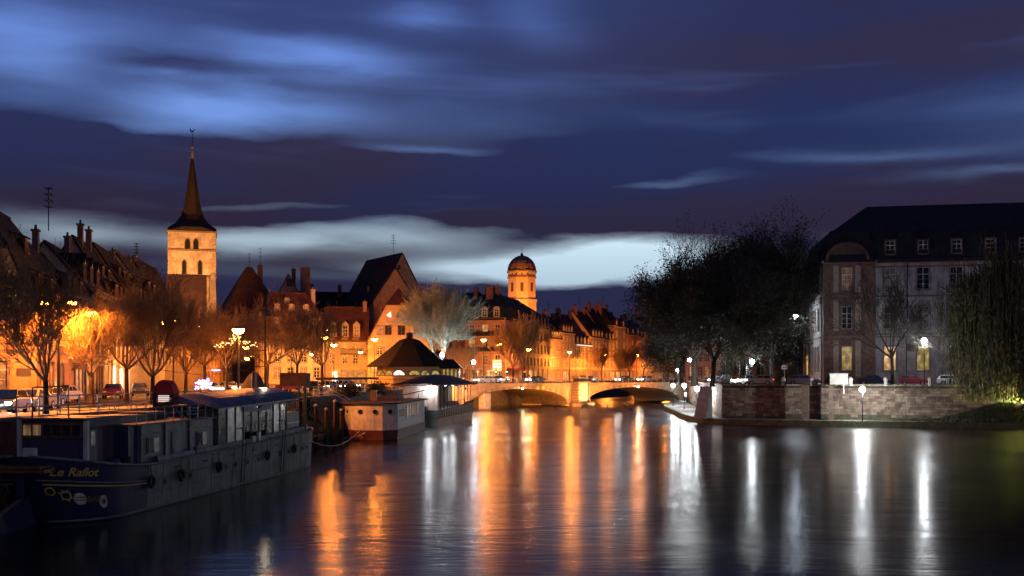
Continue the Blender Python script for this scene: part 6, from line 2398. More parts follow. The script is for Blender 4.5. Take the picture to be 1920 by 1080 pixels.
for i, s in enumerate((5.4, 9.5, 13.5, 17.5)):
    e = empty('deck_lamp', tbC + Matrix.Rotation(tb_a, 3, 'Z') @ Vector((s, -1.2, 4.95)), tb_a,
              ['bright white deck lamp at the near corner of the canopied boat', 'second bright deck lamp under the boat canopy', 'third deck lamp under the boat canopy', 'deck lamp at the far end of the boat canopy'][i], 'lamp', 'deck lamps under the boat canopy')
    b = MB(); b.box(-.3, .3, -.1, .1, .06, .22); b.build('fitting', MT['iron'], e)
    b = MB(); b.box(-.28, .28, -.09, .09, -.02, .058); b.build('lamp_glass', G_DECK, e)
    light('lamp_light', e, (0, 0, -.2), 35 if i else 70, WHITE, .15)

# small dark boat at the right frame edge
e = empty('moored_dinghy', (30.9, 64.4, 0), R(-8), 'dark red-sided boat whose blunt bow just enters at the right edge', 'boat')
b = MB()
sec = [(0, .25), (.35, .85), (1.0, 1.25), (2.0, 1.5), (4, 1.6), (7, 1.6), (9, 1.3)]
for (x0, w0), (x1, w1) in zip(sec, sec[1:]):
    for sd in (-1, 1):
        b.poly([(x0, sd * w0 * .7, -.3), (x1, sd * w1 * .7, -.3), (x1, sd * w1, .9), (x0, sd * w0, .9)])
        b.poly([(x0, sd * w0, .9), (x1, sd * w1, .9), (x1, sd * w1 * 1.02, 1.55), (x0, sd * w0 * 1.02, 1.6)])
    b.poly([(x0, -w0, 1.3), (x1, -w1, 1.3), (x1, w1, 1.3), (x0, w0, 1.3)])
b.poly([(0, -.25 * .7, -.3), (0, .25 * .7, -.3), (0, .25, 1.6), (0, -.25, 1.6)])
b.build('hull', principled('dark_red_boat_paint', (.12, .015, .012), var=.4), e)
b = MB()
b.tube([(0, -.2, 1.62), (.4, -.9, 1.62), (1, -1.3, 1.6), (2, -1.53, 1.58), (4, -1.65, 1.56), (9, -1.35, 1.55)], .06, 5)
b.build('gunwale', rubber, e)
# ------------------------------------------------------------------ street trees of the left bank
GT = 'bare street trees lit orange on the left square'
tk = dict(H=8.2, trunk_h=2.3, r0=.17, spread_a=.95, levels=4, kids=(5, 4, 4, 3), up=.75, lens=(.64, .64, .68, .7), gnarl=.12, fork=5, minr=.013)
spots = [(-20, 52, 1.08, 'large bare street tree cut by the left frame edge', 11), (86, 60, .98, 'bare street tree in front of the orange gable house', 12),
         (172, 76, 1.0, 'bare street tree with golden lit twigs left of the tall dark tree', 13), (238, 86, 1.08, 'tall dark bare tree beside the white shop doorway', 11),
         (286, 84, 1.12, 'dark limbed bare tree rising behind the red domed hood', 15), (348, 112, 1.15, 'bare street tree below the church tower', 16),
         (424, 128, 1.35, 'bare street tree behind the grey hooped cover', 13), (500, 148, 1.45, 'bare street tree left of the dark post by the half-timbered house', 14),
         (556, 168, 1.5, 'bare street tree glowing in front of the half-timbered house', 17), (604, 150, 1.4, 'bare street tree on the quay left of the mauve shopfront', 11),
         (386, 150, 1.4, 'bare street tree farther back between church and blue lights', 14), (132, 92, 1.0, 'bare street tree under the paired street lamp', 14)]
for i, (px, d, s, lab, key) in enumerate(spots):
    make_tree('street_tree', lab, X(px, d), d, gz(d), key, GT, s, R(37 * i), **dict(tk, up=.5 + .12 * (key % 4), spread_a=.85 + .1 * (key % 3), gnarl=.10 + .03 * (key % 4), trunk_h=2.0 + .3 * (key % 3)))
# pale floodlit tree right of the pavilion
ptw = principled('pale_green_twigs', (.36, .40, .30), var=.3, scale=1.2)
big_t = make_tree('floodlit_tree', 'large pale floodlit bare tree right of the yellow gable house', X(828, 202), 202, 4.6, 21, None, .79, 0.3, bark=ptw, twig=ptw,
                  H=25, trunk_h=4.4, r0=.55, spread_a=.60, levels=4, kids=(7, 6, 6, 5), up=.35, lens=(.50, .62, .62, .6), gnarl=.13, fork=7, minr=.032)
# trees by the bridge head
GBT = 'bare trees by the bridge head'
kb = dict(H=13, trunk_h=3.4, r0=.28, spread_a=.7, levels=4, kids=(6, 5, 4, 3), up=.8, lens=(.62, .6, .6, .6), gnarl=.12, fork=5, minr=.03)
make_tree('bare_tree', 'tall dark bare tree in front of the long apartment block', X(984, 248), 248, 4.65, 31, GBT, 1.2, 0, **kb)
make_tree('bare_tree', 'slim dark bare tree left of the tall one before the apartment block', X(962, 246), 246, 4.65, 32, GBT, 1.0, 1, **kb)
make_tree('bare_tree', 'low spreading bare tree right of the pale floodlit tree', X(868, 212), 212, 4.65, 31, GBT, .62, 2, **kb)
for i, (px, d, s) in enumerate(((1128, 318, .75), (1180, 335, .8), (1206, 350, 1.0), (1252, 360, 1.0), (1163, 330, .6))):
    make_tree('bare_tree', ['small bare tree on the far quay left of the tall brick house', 'small bare tree before the red-lit far house', 'slender bare tree on the far quay right of the red house',
                            'slender bare tree nearest the dark trees on the far quay', 'stunted bare tree below the tall brick far house'][i], X(px, d), d, 4.65, 32, 'bare trees on the far quay', s, i, **kb)

# big dark trees of the right bank
TWD = principled('dark_twigs', (.045, .035, .028), var=.4, scale=3)
GR = 'big dark trees on the right bank'
kd = dict(H=19, trunk_h=4.2, r0=.5, spread_a=.82, levels=4, kids=(6, 5, 5, 4), up=.35, lens=(.72, .66, .62, .6), gnarl=.24, fork=6, minr=.022)
bt = [(1302, 172, 1.0, 41, 'dense dark leafy tree, leftmost of the big trees on the right bank'), (1336, 160, .82, 42, 'dark leafy tree standing by the white column'),
      (1368, 176, 1.02, 42, 'dark leafy tree in the middle of the right bank group'), (1275, 205, .66, 41, 'dark leafy tree farthest towards the bridge'),
      (1420, 186, 1.0, 41, 'dark leafy tree behind the forked trunk')]
for i, (px, d, s, key, lab) in enumerate(bt):
    make_tree('leafy_tree', lab, X(px, d), d, UP, key, GR, s, i * 1.3, twig=TWD, bark=TWD, **dict(kd, lv=(6, .20, .42), leafm=LEAFD))
make_tree('leafy_tree', 'tall sparse tree with forked trunk and thin high crown left of the palace-like building', X(1448, 170), 170, UP, 43, GR, .89, .6, twig=TWD, bark=TWD,
          **dict(kd, H=25, trunk_h=5.2, spread_a=.8, up=.9, lv=(5, .18, .4), leafm=LEAFD))
make_tree('leafy_tree', 'thin topped tree just behind the forked trunk, crown against the sky', X(1392, 180), 180, UP, 44, GR, .9, 2.2, twig=TWD, bark=TWD,
          **dict(kd, H=25.5, trunk_h=6, spread_a=.6, up=1.0, lv=(5, .18, .4), leafm=LEAFD))
# low shrubs by the forked trunk
for i, (px, d, s, lab) in enumerate(((1478, 158, .12, 'green shrub in the white lamp light by the parked estate car'),)):
    make_tree('shrub', lab, X(px, d), d, UP, 45, None, s, i, **dict(kd, H=19, trunk_h=1.2, spread_a=1.1, lv=(5, 1.0, 1.6), leafm=principled('shrub_leaves', (.12, .16, .05), var=.4)))
# young bare tree and its slim neighbour before the palace
ky = dict(bark=TWD, twig=TWD, H=15, trunk_h=4.0, r0=.26, spread_a=.95, levels=4, kids=(4, 4, 3, 2), up=.6, lens=(.62, .6, .6, .6), gnarl=.12, fork=6, minr=.02)
make_tree('bare_tree', 'young bare tree in front of the lit ground-floor windows of the palace-like building', X(1674, 147), 147, UP, 51, None, 1.0, 0, **ky)
make_tree('bare_tree', 'slim bare tree beside the white parked hatchback', X(1781, 146), 146, UP, 52, None, .72, 1, **dict(ky, r0=.16))

# weeping willow
wx, wd, wz = X(1912, 133), 133.0, 2.6
wr = empty('weeping_willow', (wx, wd, wz), 0, 'weeping willow with long hanging strands lit green from below at the right edge', 'tree')
tr, cr, tips = tree_meshes(61, 18.5, 4.5, .55, .8, 3, (6, 6, 5), .5, (.62, .6, .6), .14, fork=8, minr=.05)
link('trunk', tr.mesh('trunk', BARK, True), wr)
cw = link('crown', cr.mesh('branches', BARK, True), wr)
rnd = random.Random(5)
WV = []
for t in tips:
    if t.z < 5:
        continue
    for _ in range(2):
        a = rnd.uniform(0, 6.28)
        p = t + Vector((rnd.gauss(0, .9), rnd.gauss(0, .9), rnd.gauss(0, .5)))
        Ls = min(p.z - .4, rnd.uniform(5, 15))
        n = int(Ls / .42)
        dr = Vector((math.cos(a), math.sin(a), 0)) * rnd.uniform(.0, .05)
        w = rnd.uniform(.04, .085)
        q = p.copy()
        for i in range(n):
            q2 = q + Vector((dr.x * math.cos(i * .2) + rnd.gauss(0, .025), dr.y + rnd.gauss(0, .025), -.42))
            for sgn in (-1, 1):
                an = rnd.uniform(0, 3.14)
                o = Vector((math.cos(an), math.sin(an), 0)) * w * sgn
                WV.append((q.x, q.y, q.z, q.x + o.x, q.y + o.y, q.z - .12, q2.x + o.x * .6, q2.y + o.y * .6, q2.z, q2.x, q2.y, q2.z))
            q = q2
o = link('leaves', quads_mesh('leaves', np.array(WV).reshape(-1, 4, 3), WILL), cw)
o['kind'] = 'stuff'
# grassy bank under it
b = MB()
gp = []
nx_, ny_ = 40, 8
for j in range(ny_ + 1):
    for i in range(nx_ + 1):
        x = 45 + 50 * i / nx_
        dline = 133.5 + (66 - x) * .305
        f = j / ny_
        y = dline - 5.2 + f * 5.4
        hmax = max(0, min(1, (x - 53) / 9)) * 2.8
        z = .64 + hmax * (math.sin(f * math.pi / 2) ** 1.3) + (rnd.uniform(-.06, .06) if j else 0)
        gp.append((x, y, z))
b.raw(gp, [(j * (nx_ + 1) + i, j * (nx_ + 1) + i + 1, (j + 1) * (nx_ + 1) + i + 1, (j + 1) * (nx_ + 1) + i) for j in range(ny_) for i in range(nx_)])
tag(b.build('grass_bank', principled('bank_soil_grass', (.035, .04, .018), var=.5, scale=1.2)), kind='structure')
b = MB()
for _ in range(14000):
    i = rnd.randrange(len(gp))
    x = rnd.uniform(50, 90)
    f = rnd.random()
    dline = 133.5 + (66 - x) * .305
    hmax = max(0, min(1, (x - 53) / 9)) * 2.8
    y = dline - 5.2 + f * 5.4
    z = .6 + hmax * (math.sin(f * math.pi / 2) ** 1.3)
    a = rnd.uniform(0, 3.14); h = rnd.uniform(.15, .45)
    c, s = math.cos(a) * .05, math.sin(a) * .05
    b.poly([(x - c, y - s, z), (x + c, y + s, z), (x + rnd.gauss(0, .1), y + rnd.gauss(0, .1), z + h)])
tag(b.build('grass', principled('grass_blades', (.035, .04, .018), var=.4, scale=.8)), 'short grass on the bank below the willow', 'grass', kind='stuff')

# scrub on the left quay wall between the boats
ivy = principled('quay_scrub', (.05, .05, .02), var=.5, scale=1.5)
for i, (d, n, lab) in enumerate(((88, 900, 'dark scrub hanging on the quay wall behind the barge bow'), (99, 1200, 'dark scrub on the quay wall left of the white houseboat'),
                                 (120, 700, 'low dark scrub on the quay edge above the houseboat roof'), (136, 600, 'dark bush on the quay edge before the pavilion'))):
    b = MB()
    for _ in range(n):
        dd_ = d + rnd.gauss(0, 2.6)
        p = Vector((quay_x(dd_) + abs(rnd.gauss(.1, .5)) - .3, dd_, rnd.triangular(.8, 5.2, 3.8) if i < 2 else rnd.triangular(3.9, 5.6, 4.4)))
        u = Vector((rnd.gauss(0, 1), rnd.gauss(0, 1), rnd.gauss(0, 1))).normalized() * rnd.uniform(.1, .24)
        w = u.cross(Vector((rnd.gauss(0, 1), rnd.gauss(0, 1), 1))).normalized() * .1
        b.poly([p - u, p + w, p + u, p - w])
    tag(b.build('quay_scrub', ivy), lab, 'scrub', kind='stuff')

# ------------------------------------------------------------------ lamps
GS = 'sodium street lamps of the left square'
SQ = [('tall double-headed street lamp glaring above the bare tree on the far left', 110, 566, 72, 'double', 2200, 's'),
      ('orange street lamp to the right of the tall double lamp', 171, 586, 84, 'cable', 450, 's'),
      ('paired orange street lamp low at the far left edge', 49, 603, 84, 'double', 900, 's'),
      ('smaller orange lamp left of the bright one before the church', 303, 604, 128, 'cable', 1500, 's'),
      ('bright wide orange lamp on a lit mast left of the church tower', 325, 600, 118, 'sodium', 2600, 's'),
      ('small orange lamp below the church nave', 371, 612, 165, 'cable', 2400, 's'),
      ('orange lamp at the right foot of the church tower', 410, 621, 185, 'cable', 3200, 's'),
      ('orange lamp on a mast right of the church foot', 447, 616, 98, 'sodium', 2600, 's'),
      ('low orange lamp among the twigs under its taller neighbour', 461, 651, 138, 'cable', 1300, 's'),
      ('bright orange lamp on a mast before the half-timbered house', 546, 628, 182, 'sodium', 3200, 's'),
      ('highest orange lamp of the trio before the pedimented dormers', 611, 618, 208, 'cable', 1900, 's'),
      ('middle orange lamp of the trio, on a lit mast', 609, 631, 186, 'sodium', 2200, 's'),
      ('lowest orange lamp of the trio before the cream house', 626, 645, 200, 'sodium', 1200, 's'),
      ('small orange wall lamp low between the trees left of the half-timbered house', 463, 672, 212, 'cable', 1500, 's'),
      ('small orange lamp seen through twigs under the half-timbered house', 583, 664, 205, 'cable', 800, 's'),
      ('small orange lamp by the balcony of the cream house', 676, 660, 211, 'cable', 500, 's'),
      ('small orange lamp on the yellow gable front near the pavilion roof', 748, 662, 209, 'cable', 700, 's'),
      ('orange lamp on a mast before the yellow gable house', 702, 634, 200, 'sodium', 2200, 's')]
for lab, px, py, d, k, pw, c in SQ:
    POINTF[lab] = (.1 if px == 702 else .45) if px > 440 else .12
    lamp(lab, px, py, d, gz(d), k, pw, c, GS)
FQ = [('tall orange street lamp before the apartment block, left of the sign stack', 907, 636, 236, 'sodium', 2600, 's'),
      ('orange street lamp above the lit direction signs', 936, 644, 250, 'sodium', 1900, 's'),
      ('orange street lamp in front of the tall dark bare tree', 991, 654, 262, 'sodium', 2200, 's'),
      ('orange street lamp before the far house with four tall window rows', 1068, 659, 318, 'sodium', 9000, 's'),
      ('orange street lamp beside the small far tree', 1134, 664, 345, 'sodium', 9000, 's'),
      ('orange street lamp right of the red-lit far house', 1194, 665, 372, 'sodium', 9000, 's'),
      ('last small orange street lamp before the dark trees', 1247, 669, 420, 'sodium', 8000, 's')]
for lab, px, py, d, k, pw, c in FQ:
    POINTF[lab] = .3
    lamp(lab, px, py, d, 4.65, k, pw, c, 'sodium street lamps by the bridge and the far quay')
lamp('brilliant white lamp between the pale tree and the canopied boat', 888, 679, 196, 4.5, 'globe', 900, 'c')
lamp('small white globe lamp at the foot of the pale floodlit tree', 829, 665, 196, 4.5, 'globe', 500, 'w')
lamp('white street lamp in the far plane above the direction signs', 938, 667, 262, 4.65, 'globe', 300, 'c')
WL = [('white globe lamp on the towpath nearest the bridge', 1262, 723, 205, 'globe', 700, 'w'),
      ('second white globe lamp on the towpath from the bridge', 1283, 723, 186, 'globe', 900, 'w'),
      ('brilliant white globe lamp on the towpath left of the white column', 1307, 729, 163, 'globe', 1300, 'w'),
      ('brilliant white globe lamp standing alone in front of the long stone wall', 1617, 730, 134.5, 'globe', 1500, 'w')]
for lab, px, py, d, k, pw, c in WL:
    lamp(lab, px, py, d, .62, k, pw, c, 'white globe lamps on the right bank towpath')
lamp('white lamp on the upper street above the towpath lamps', 1271, 694, 215, UP, 'globe', 900, 'w')
lamp('pale globe lamp half hidden in the dark trees', 1293, 675, 225, UP, 'globe', 300, 'w')
lamp('white lamp shining between the dark tree trunks', 1410, 678, 166, UP, 'globe', 350, 'w')
lamp('bluish white lamp hung high beside the palace-like building', 1492, 591, 172, UP, 'cable', 230, 'c')
lamp('slim lamp post with a small white light by the red parked car', 1733, 639, 147, UP, 'globe', 420, 'w')
# wall lanterns and lights on the bridge
for i, (u, z, lab) in enumerate(((17.8, 3.75, 'small warm lamp at the crown of the left bridge arch'), (53.5, 3.85, 'small warm lamp at the crown of the right bridge arch'))):
    p = Mb @ Vector((u, -.55, z))
    e = empty('bridge_lamp', p, brz, lab, 'lamp')
    b = MB(); b.box(-.05, .05, 0, .5, .1, .18); b.box(-.2, .2, -.2, .2, .14, .22); b.build('bracket', MT['iron'], e)
    b = MB(); b.sphere((0, 0, 0), .17, 10); b.build('lamp_glass', G_WRM, e)
    light('lamp_light', e, (0, -.3, -.1), 60, (1, .7, .35), .12)
lo = Mb @ Vector((68.8, -3.0, .9))
kind_col['round white lamp low on the bridge foot by the towpath'] = 'w'
street_lamp('round white lamp low on the bridge foot by the towpath', lo.x - 1.2, lo.y - 3, .62, 1.5, 'globe', 350, None)

# floodlights
o_c = (1.0, .34, .05)
flood('floodlight washing the bridge pier from its foot', Mb @ Vector((PU, -8.0, .35)), Mb @ Vector((PU, -1, 3.0)), 3200, (1, .55, .16), .3, 55, glow='s')
flood('floodlight on the bridge abutment at the left end', Mb @ Vector((-3.0, -7, 4.0)), Mb @ Vector((2.0, 0, 2.4)), 6600, o_c, .3, 80, glow='s')
flood('floodlight on the bridge face right of the pier', Mb @ Vector((41, -7, .35)), Mb @ Vector((39.5, 0, 3.2)), 4500, o_c, .3, 95, glow='s')
flood('floodlight on the bridge face left of the pier', Mb @ Vector((28, -7, .35)), Mb @ Vector((29.5, 0, 3.2)), 4500, o_c, .3, 95, glow='s')
flood('added floodlight on the right arch crown of the bridge', Mb @ Vector((53, -9, .3)), Mb @ Vector((53, 0, 4.0)), 4500, o_c, .3, 110, glow='s')  # added fixture, brings more orange light to the right span
flood('added floodlight on the left arch crown of the bridge', Mb @ Vector((18, -9, .3)), Mb @ Vector((18, 0, 4.0)), 3500, o_c, .3, 110, glow='s')  # added likewise for the left span
flood('floodlight on the bridge foot by the towpath', Mb @ Vector((66, -7, .8)), Mb @ Vector((64, 0, 3.0)), 4200, o_c, .3, 95, glow='s')
flood('rooftop floodlight aimed at the church tower from the left', (cx - 12, CD - 22, 19), (cx, CD, 33), 13000, (1, .42, .11), .6, 60, glow='s')
flood('rooftop floodlight aimed at the church tower from the right', (cx + 14, CD - 24, 16), (cx + 1, CD, 33), 11000, (1, .42, .11), .6, 60, glow='s')
flood('floodlight below the domed tower on its left', (X(955, 375), 372, 19), (X(977, 400), 400, 36), 15000, (1, .30, .04), .6, 60, glow='s')
flood('floodlight below the domed tower on its right', (X(1004, 375), 372, 19), (X(980, 400), 400, 36), 15000, (1, .30, .04), .6, 60, glow='s')
flood('floodlight at the foot of the pale tree', (X(838, 194), 194, 4.7), (X(818, 202), 202, 15), 20000, (.85, 1.0, .85), .3, 110, glow='c')
flood('second floodlight at the foot of the pale tree', (X(806, 195), 195, 4.7), (X(822, 202), 202, 16), 14000, (.85, 1.0, .85), .3, 110, glow='c')
flood('greenish floodlight under the willow at the right edge', (X(1921, 129.5), 129.5, 2.3), (X(1885, 133), 133, 8), 2600, (.95, 1.0, .35), .3, 120, glow='g')

# blue festive lights and warm garland
bl = emis('blue_festive_bulb', (.22, .2, 1.0), 9)
bl2 = emis('pale_blue_bulb', (.6, .7, 1.0), 10)
e = empty('festive_light', (X(383, 94), 94, Zp(728, 94)), 0, 'blue and white festive light figure hanging over the square', 'festive lights')
b = MB()
for i in range(26):
    b.sphere((rnd.uniform(-.75, .75), rnd.uniform(-.1, .1), rnd.uniform(-.1, .85)), .075, 6)
b.build('blue_bulbs', bl, e)['kind'] = 'stuff'
b = MB()
for i in range(18):
    b.sphere((rnd.uniform(-.6, .6), rnd.uniform(-.1, .1), rnd.uniform(0, .7)), .08, 6)
b.build('white_bulbs', bl2, e)['kind'] = 'stuff'
b = MB(); b.tube([(-4, 0, 1.6), (0, 0, 1.1), (4, 0, 1.6)], .02, 4); b.tube([(0, 0, 1.1), (0, 0, .6)], .02, 4); b.build('cable', MT['iron'], e)
light('lamp_light', e, (0, -.8, .2), 90, (.3, .25, 1.0), .4)
e = empty('festive_light', (X(405, 135), 135, Zp(694, 135)), 0, 'small blue festive light above the larger blue figure', 'festive lights')
b = MB()
for i in range(7):
    b.sphere((-.45 + i * .15, 0, 0), .08, 6)
b.build('blue_bulbs', bl, e)
b = MB(); b.tube([(-3, 0, .5), (0, 0, .1), (3, 0, .5)], .02, 4); b.build('cable', MT['iron'], e)
gb = emis('warm_garland_bulb', (1, .55, .18), 5)
for k, (px, py, w, lab) in enumerate(((421, 644, 1.1, 'cluster of warm fairy lights left of the lamp mast'), (458, 640, 1.2, 'trail of warm fairy lights right of the lamp mast'))):
    d = 108
    e = empty('fairy_lights', (X(px, d), d, Zp(py, d)), 0, lab, 'fairy lights', 'warm fairy lights in the street trees')
    b = MB()
    for i in range(34):
        t = rnd.uniform(-1, 1)
        b.sphere((t * w, rnd.gauss(0, .25), (t * .35 if k == 0 else -t * .6) + rnd.gauss(0, .16)), .045, 5)
    b.build('bulbs', gb, e)['kind'] = 'stuff'
    b = MB(); b.tube([(-w, 0, -.35 if k == 0 else .6), (w, 0, .35 if k == 0 else -.6)], .015, 4); b.build('wire', MT['iron'], e)

# mooring ropes
for i, (p0, p1, sag, lab) in enumerate((
        (BARGE_C + Matrix.Rotation(brg, 3, 'Z') @ Vector((32.6, .6, 2.7)), Vector((quay_x(92) - .4, 92, 4.3)), 1.3, 'mooring rope sagging from the barge bow to the quay'),
        (BARGE_C + Matrix.Rotation(brg, 3, 'Z') @ Vector((32.4, -.8, 2.6)), Vector((-14.6, 106.9, 1.2)), 1.5, 'slack mooring rope low over the water between barge and houseboat'),
        (Vector((-13.2, 128.6, 3.2)), Vector((quay_x(133) - .4, 133, 4.3)), .9, 'mooring rope from the houseboat end to the quay'),
        (tbC + Matrix.Rotation(tb_a, 3, 'Z') @ Vector((26.5, .8, 2.7)), Vector((quay_x(166) - .4, 166, 4.4)), 1.0, 'mooring rope from the canopied boat to the quay by the pavilion'))):
    e = empty('mooring_rope', tuple(p0), 0, lab, 'rope', 'mooring ropes of the boats')
    b = MB()
    b.tube([(p1 - p0) * (k / 12) + Vector((0, 0, -sag * 4 * (k / 12) * (1 - k / 12))) for k in range(13)], .035, 5)
    b.build('rope', cream_p, e)
# deck gear on the barge
ORG = BARGE_C
RB = Matrix.Rotation(brg, 3, 'Z')
for i, (s, y, z, kind, lab) in enumerate(((5.4, -1.3, 1.75, 'barrel', 'dark blue barrel on the barge side deck'), (7.0, 1.1, 4.03, 'crate', 'wooden crate on the barge cabin roof near the wheelhouse'),
                                          (12.6, -1.2, 4.03, 'table', 'small folded table on the barge cabin roof'), (29.2, .6, 3.85, 'crate', 'wooden crate on the bow cabin roof'),
                                          (14.2, -1.3, 4.03, 'barrel', 'plant tub on the barge cabin roof by the railing'))):
    p = ORG + RB @ Vector((s, y, z))
    e = empty({'barrel': 'barrel', 'crate': 'crate', 'table': 'folding_table'}[kind], tuple(p), brg, lab, {'barrel': 'barrel', 'crate': 'crate', 'table': 'table'}[kind])
    b = MB()
    if kind == 'barrel':
        b.lathe([(.24, 0), (.29, .2), (.29, .55), (.24, .75)], 12); b.build('shell', cab_blue, e)
        b = MB(); b.lathe([(.3, .18), (.3, .23)], 12); b.lathe([(.3, .52), (.3, .57)], 12); b.build('hoop', MT['galv'], e)
    elif kind == 'crate':
        for k in range(4):
            c = MB(); c.box(-.35, .35, -.25, .25, k * .1, k * .1 + .08); c.build('slat', wood_d, e)
    else:
        b.box(-.5, .5, -.35, .35, .68, .72); b.build('tabletop', wood_d, e)
        for sx in (-1, 1):
            c = MB(); c.tube([(sx * .4, -.3, 0), (-sx * .3, .3, .68)], .02, 4); c.build('leg', MT['galv'], e)
# weeds on top and at the foot of the stone wall
wp = principled('wall_weeds', (.05, .055, .02), var=.5, scale=2)
b = MB()
for _ in range(1600):
    x = rnd.uniform(28.5, 60)
    y = 146.2 - (x - 28) * .335
    cl = math.sin(x * 1.7) + math.sin(x * .63 + 1)
    if cl < rnd.uniform(-.3, 1.6):
        continue
    top = rnd.random() < .6
    z = (UP + .2 - abs(rnd.gauss(0, .35))) if top else .64 + abs(rnd.gauss(0, .12))
    p = Vector((x, y - .25 - rnd.random() * .15, z))
    u = Vector((rnd.gauss(0, .6), rnd.gauss(0, .3), rnd.uniform(-1, .4 if top else 1))).normalized() * rnd.uniform(.08, .22)
    w = u.cross(Vector((rnd.gauss(0, 1), 1, rnd.gauss(0, 1)))).normalized() * .05
    b.poly([p - u, p + w, p + u, p - w])
tag(b.build('wall_weeds', wp), 'weeds growing from the coping and foot of the stone wall', 'weeds', kind='stuff')

# ------------------------------------------------------------------ cars
HEAD = emis('headlamp', (1, .95, .85), 160)
TAIL = emis('tail_lamp', (1, .05, .02), 8)
HOFF = principled('headlamp_glass', (.6, .6, .6), rough=.15, spec=.8)
TOFF = principled('tail_lamp_off', (.25, .02, .02), rough=.2)
CG = glass_mat('car_glass', (.02, .022, .025), .06)
RIM = principled('wheel_rim', (.4, .4, .42), rough=.35, metal=.6)


def car_paint(name, c):
    m = principled(name, c, rough=.3, var=.06, scale=1.0, spec=.6)
    m.node_tree.nodes['Principled BSDF'].inputs['Coat Weight'].default_value = .5
    return m


_car = {}


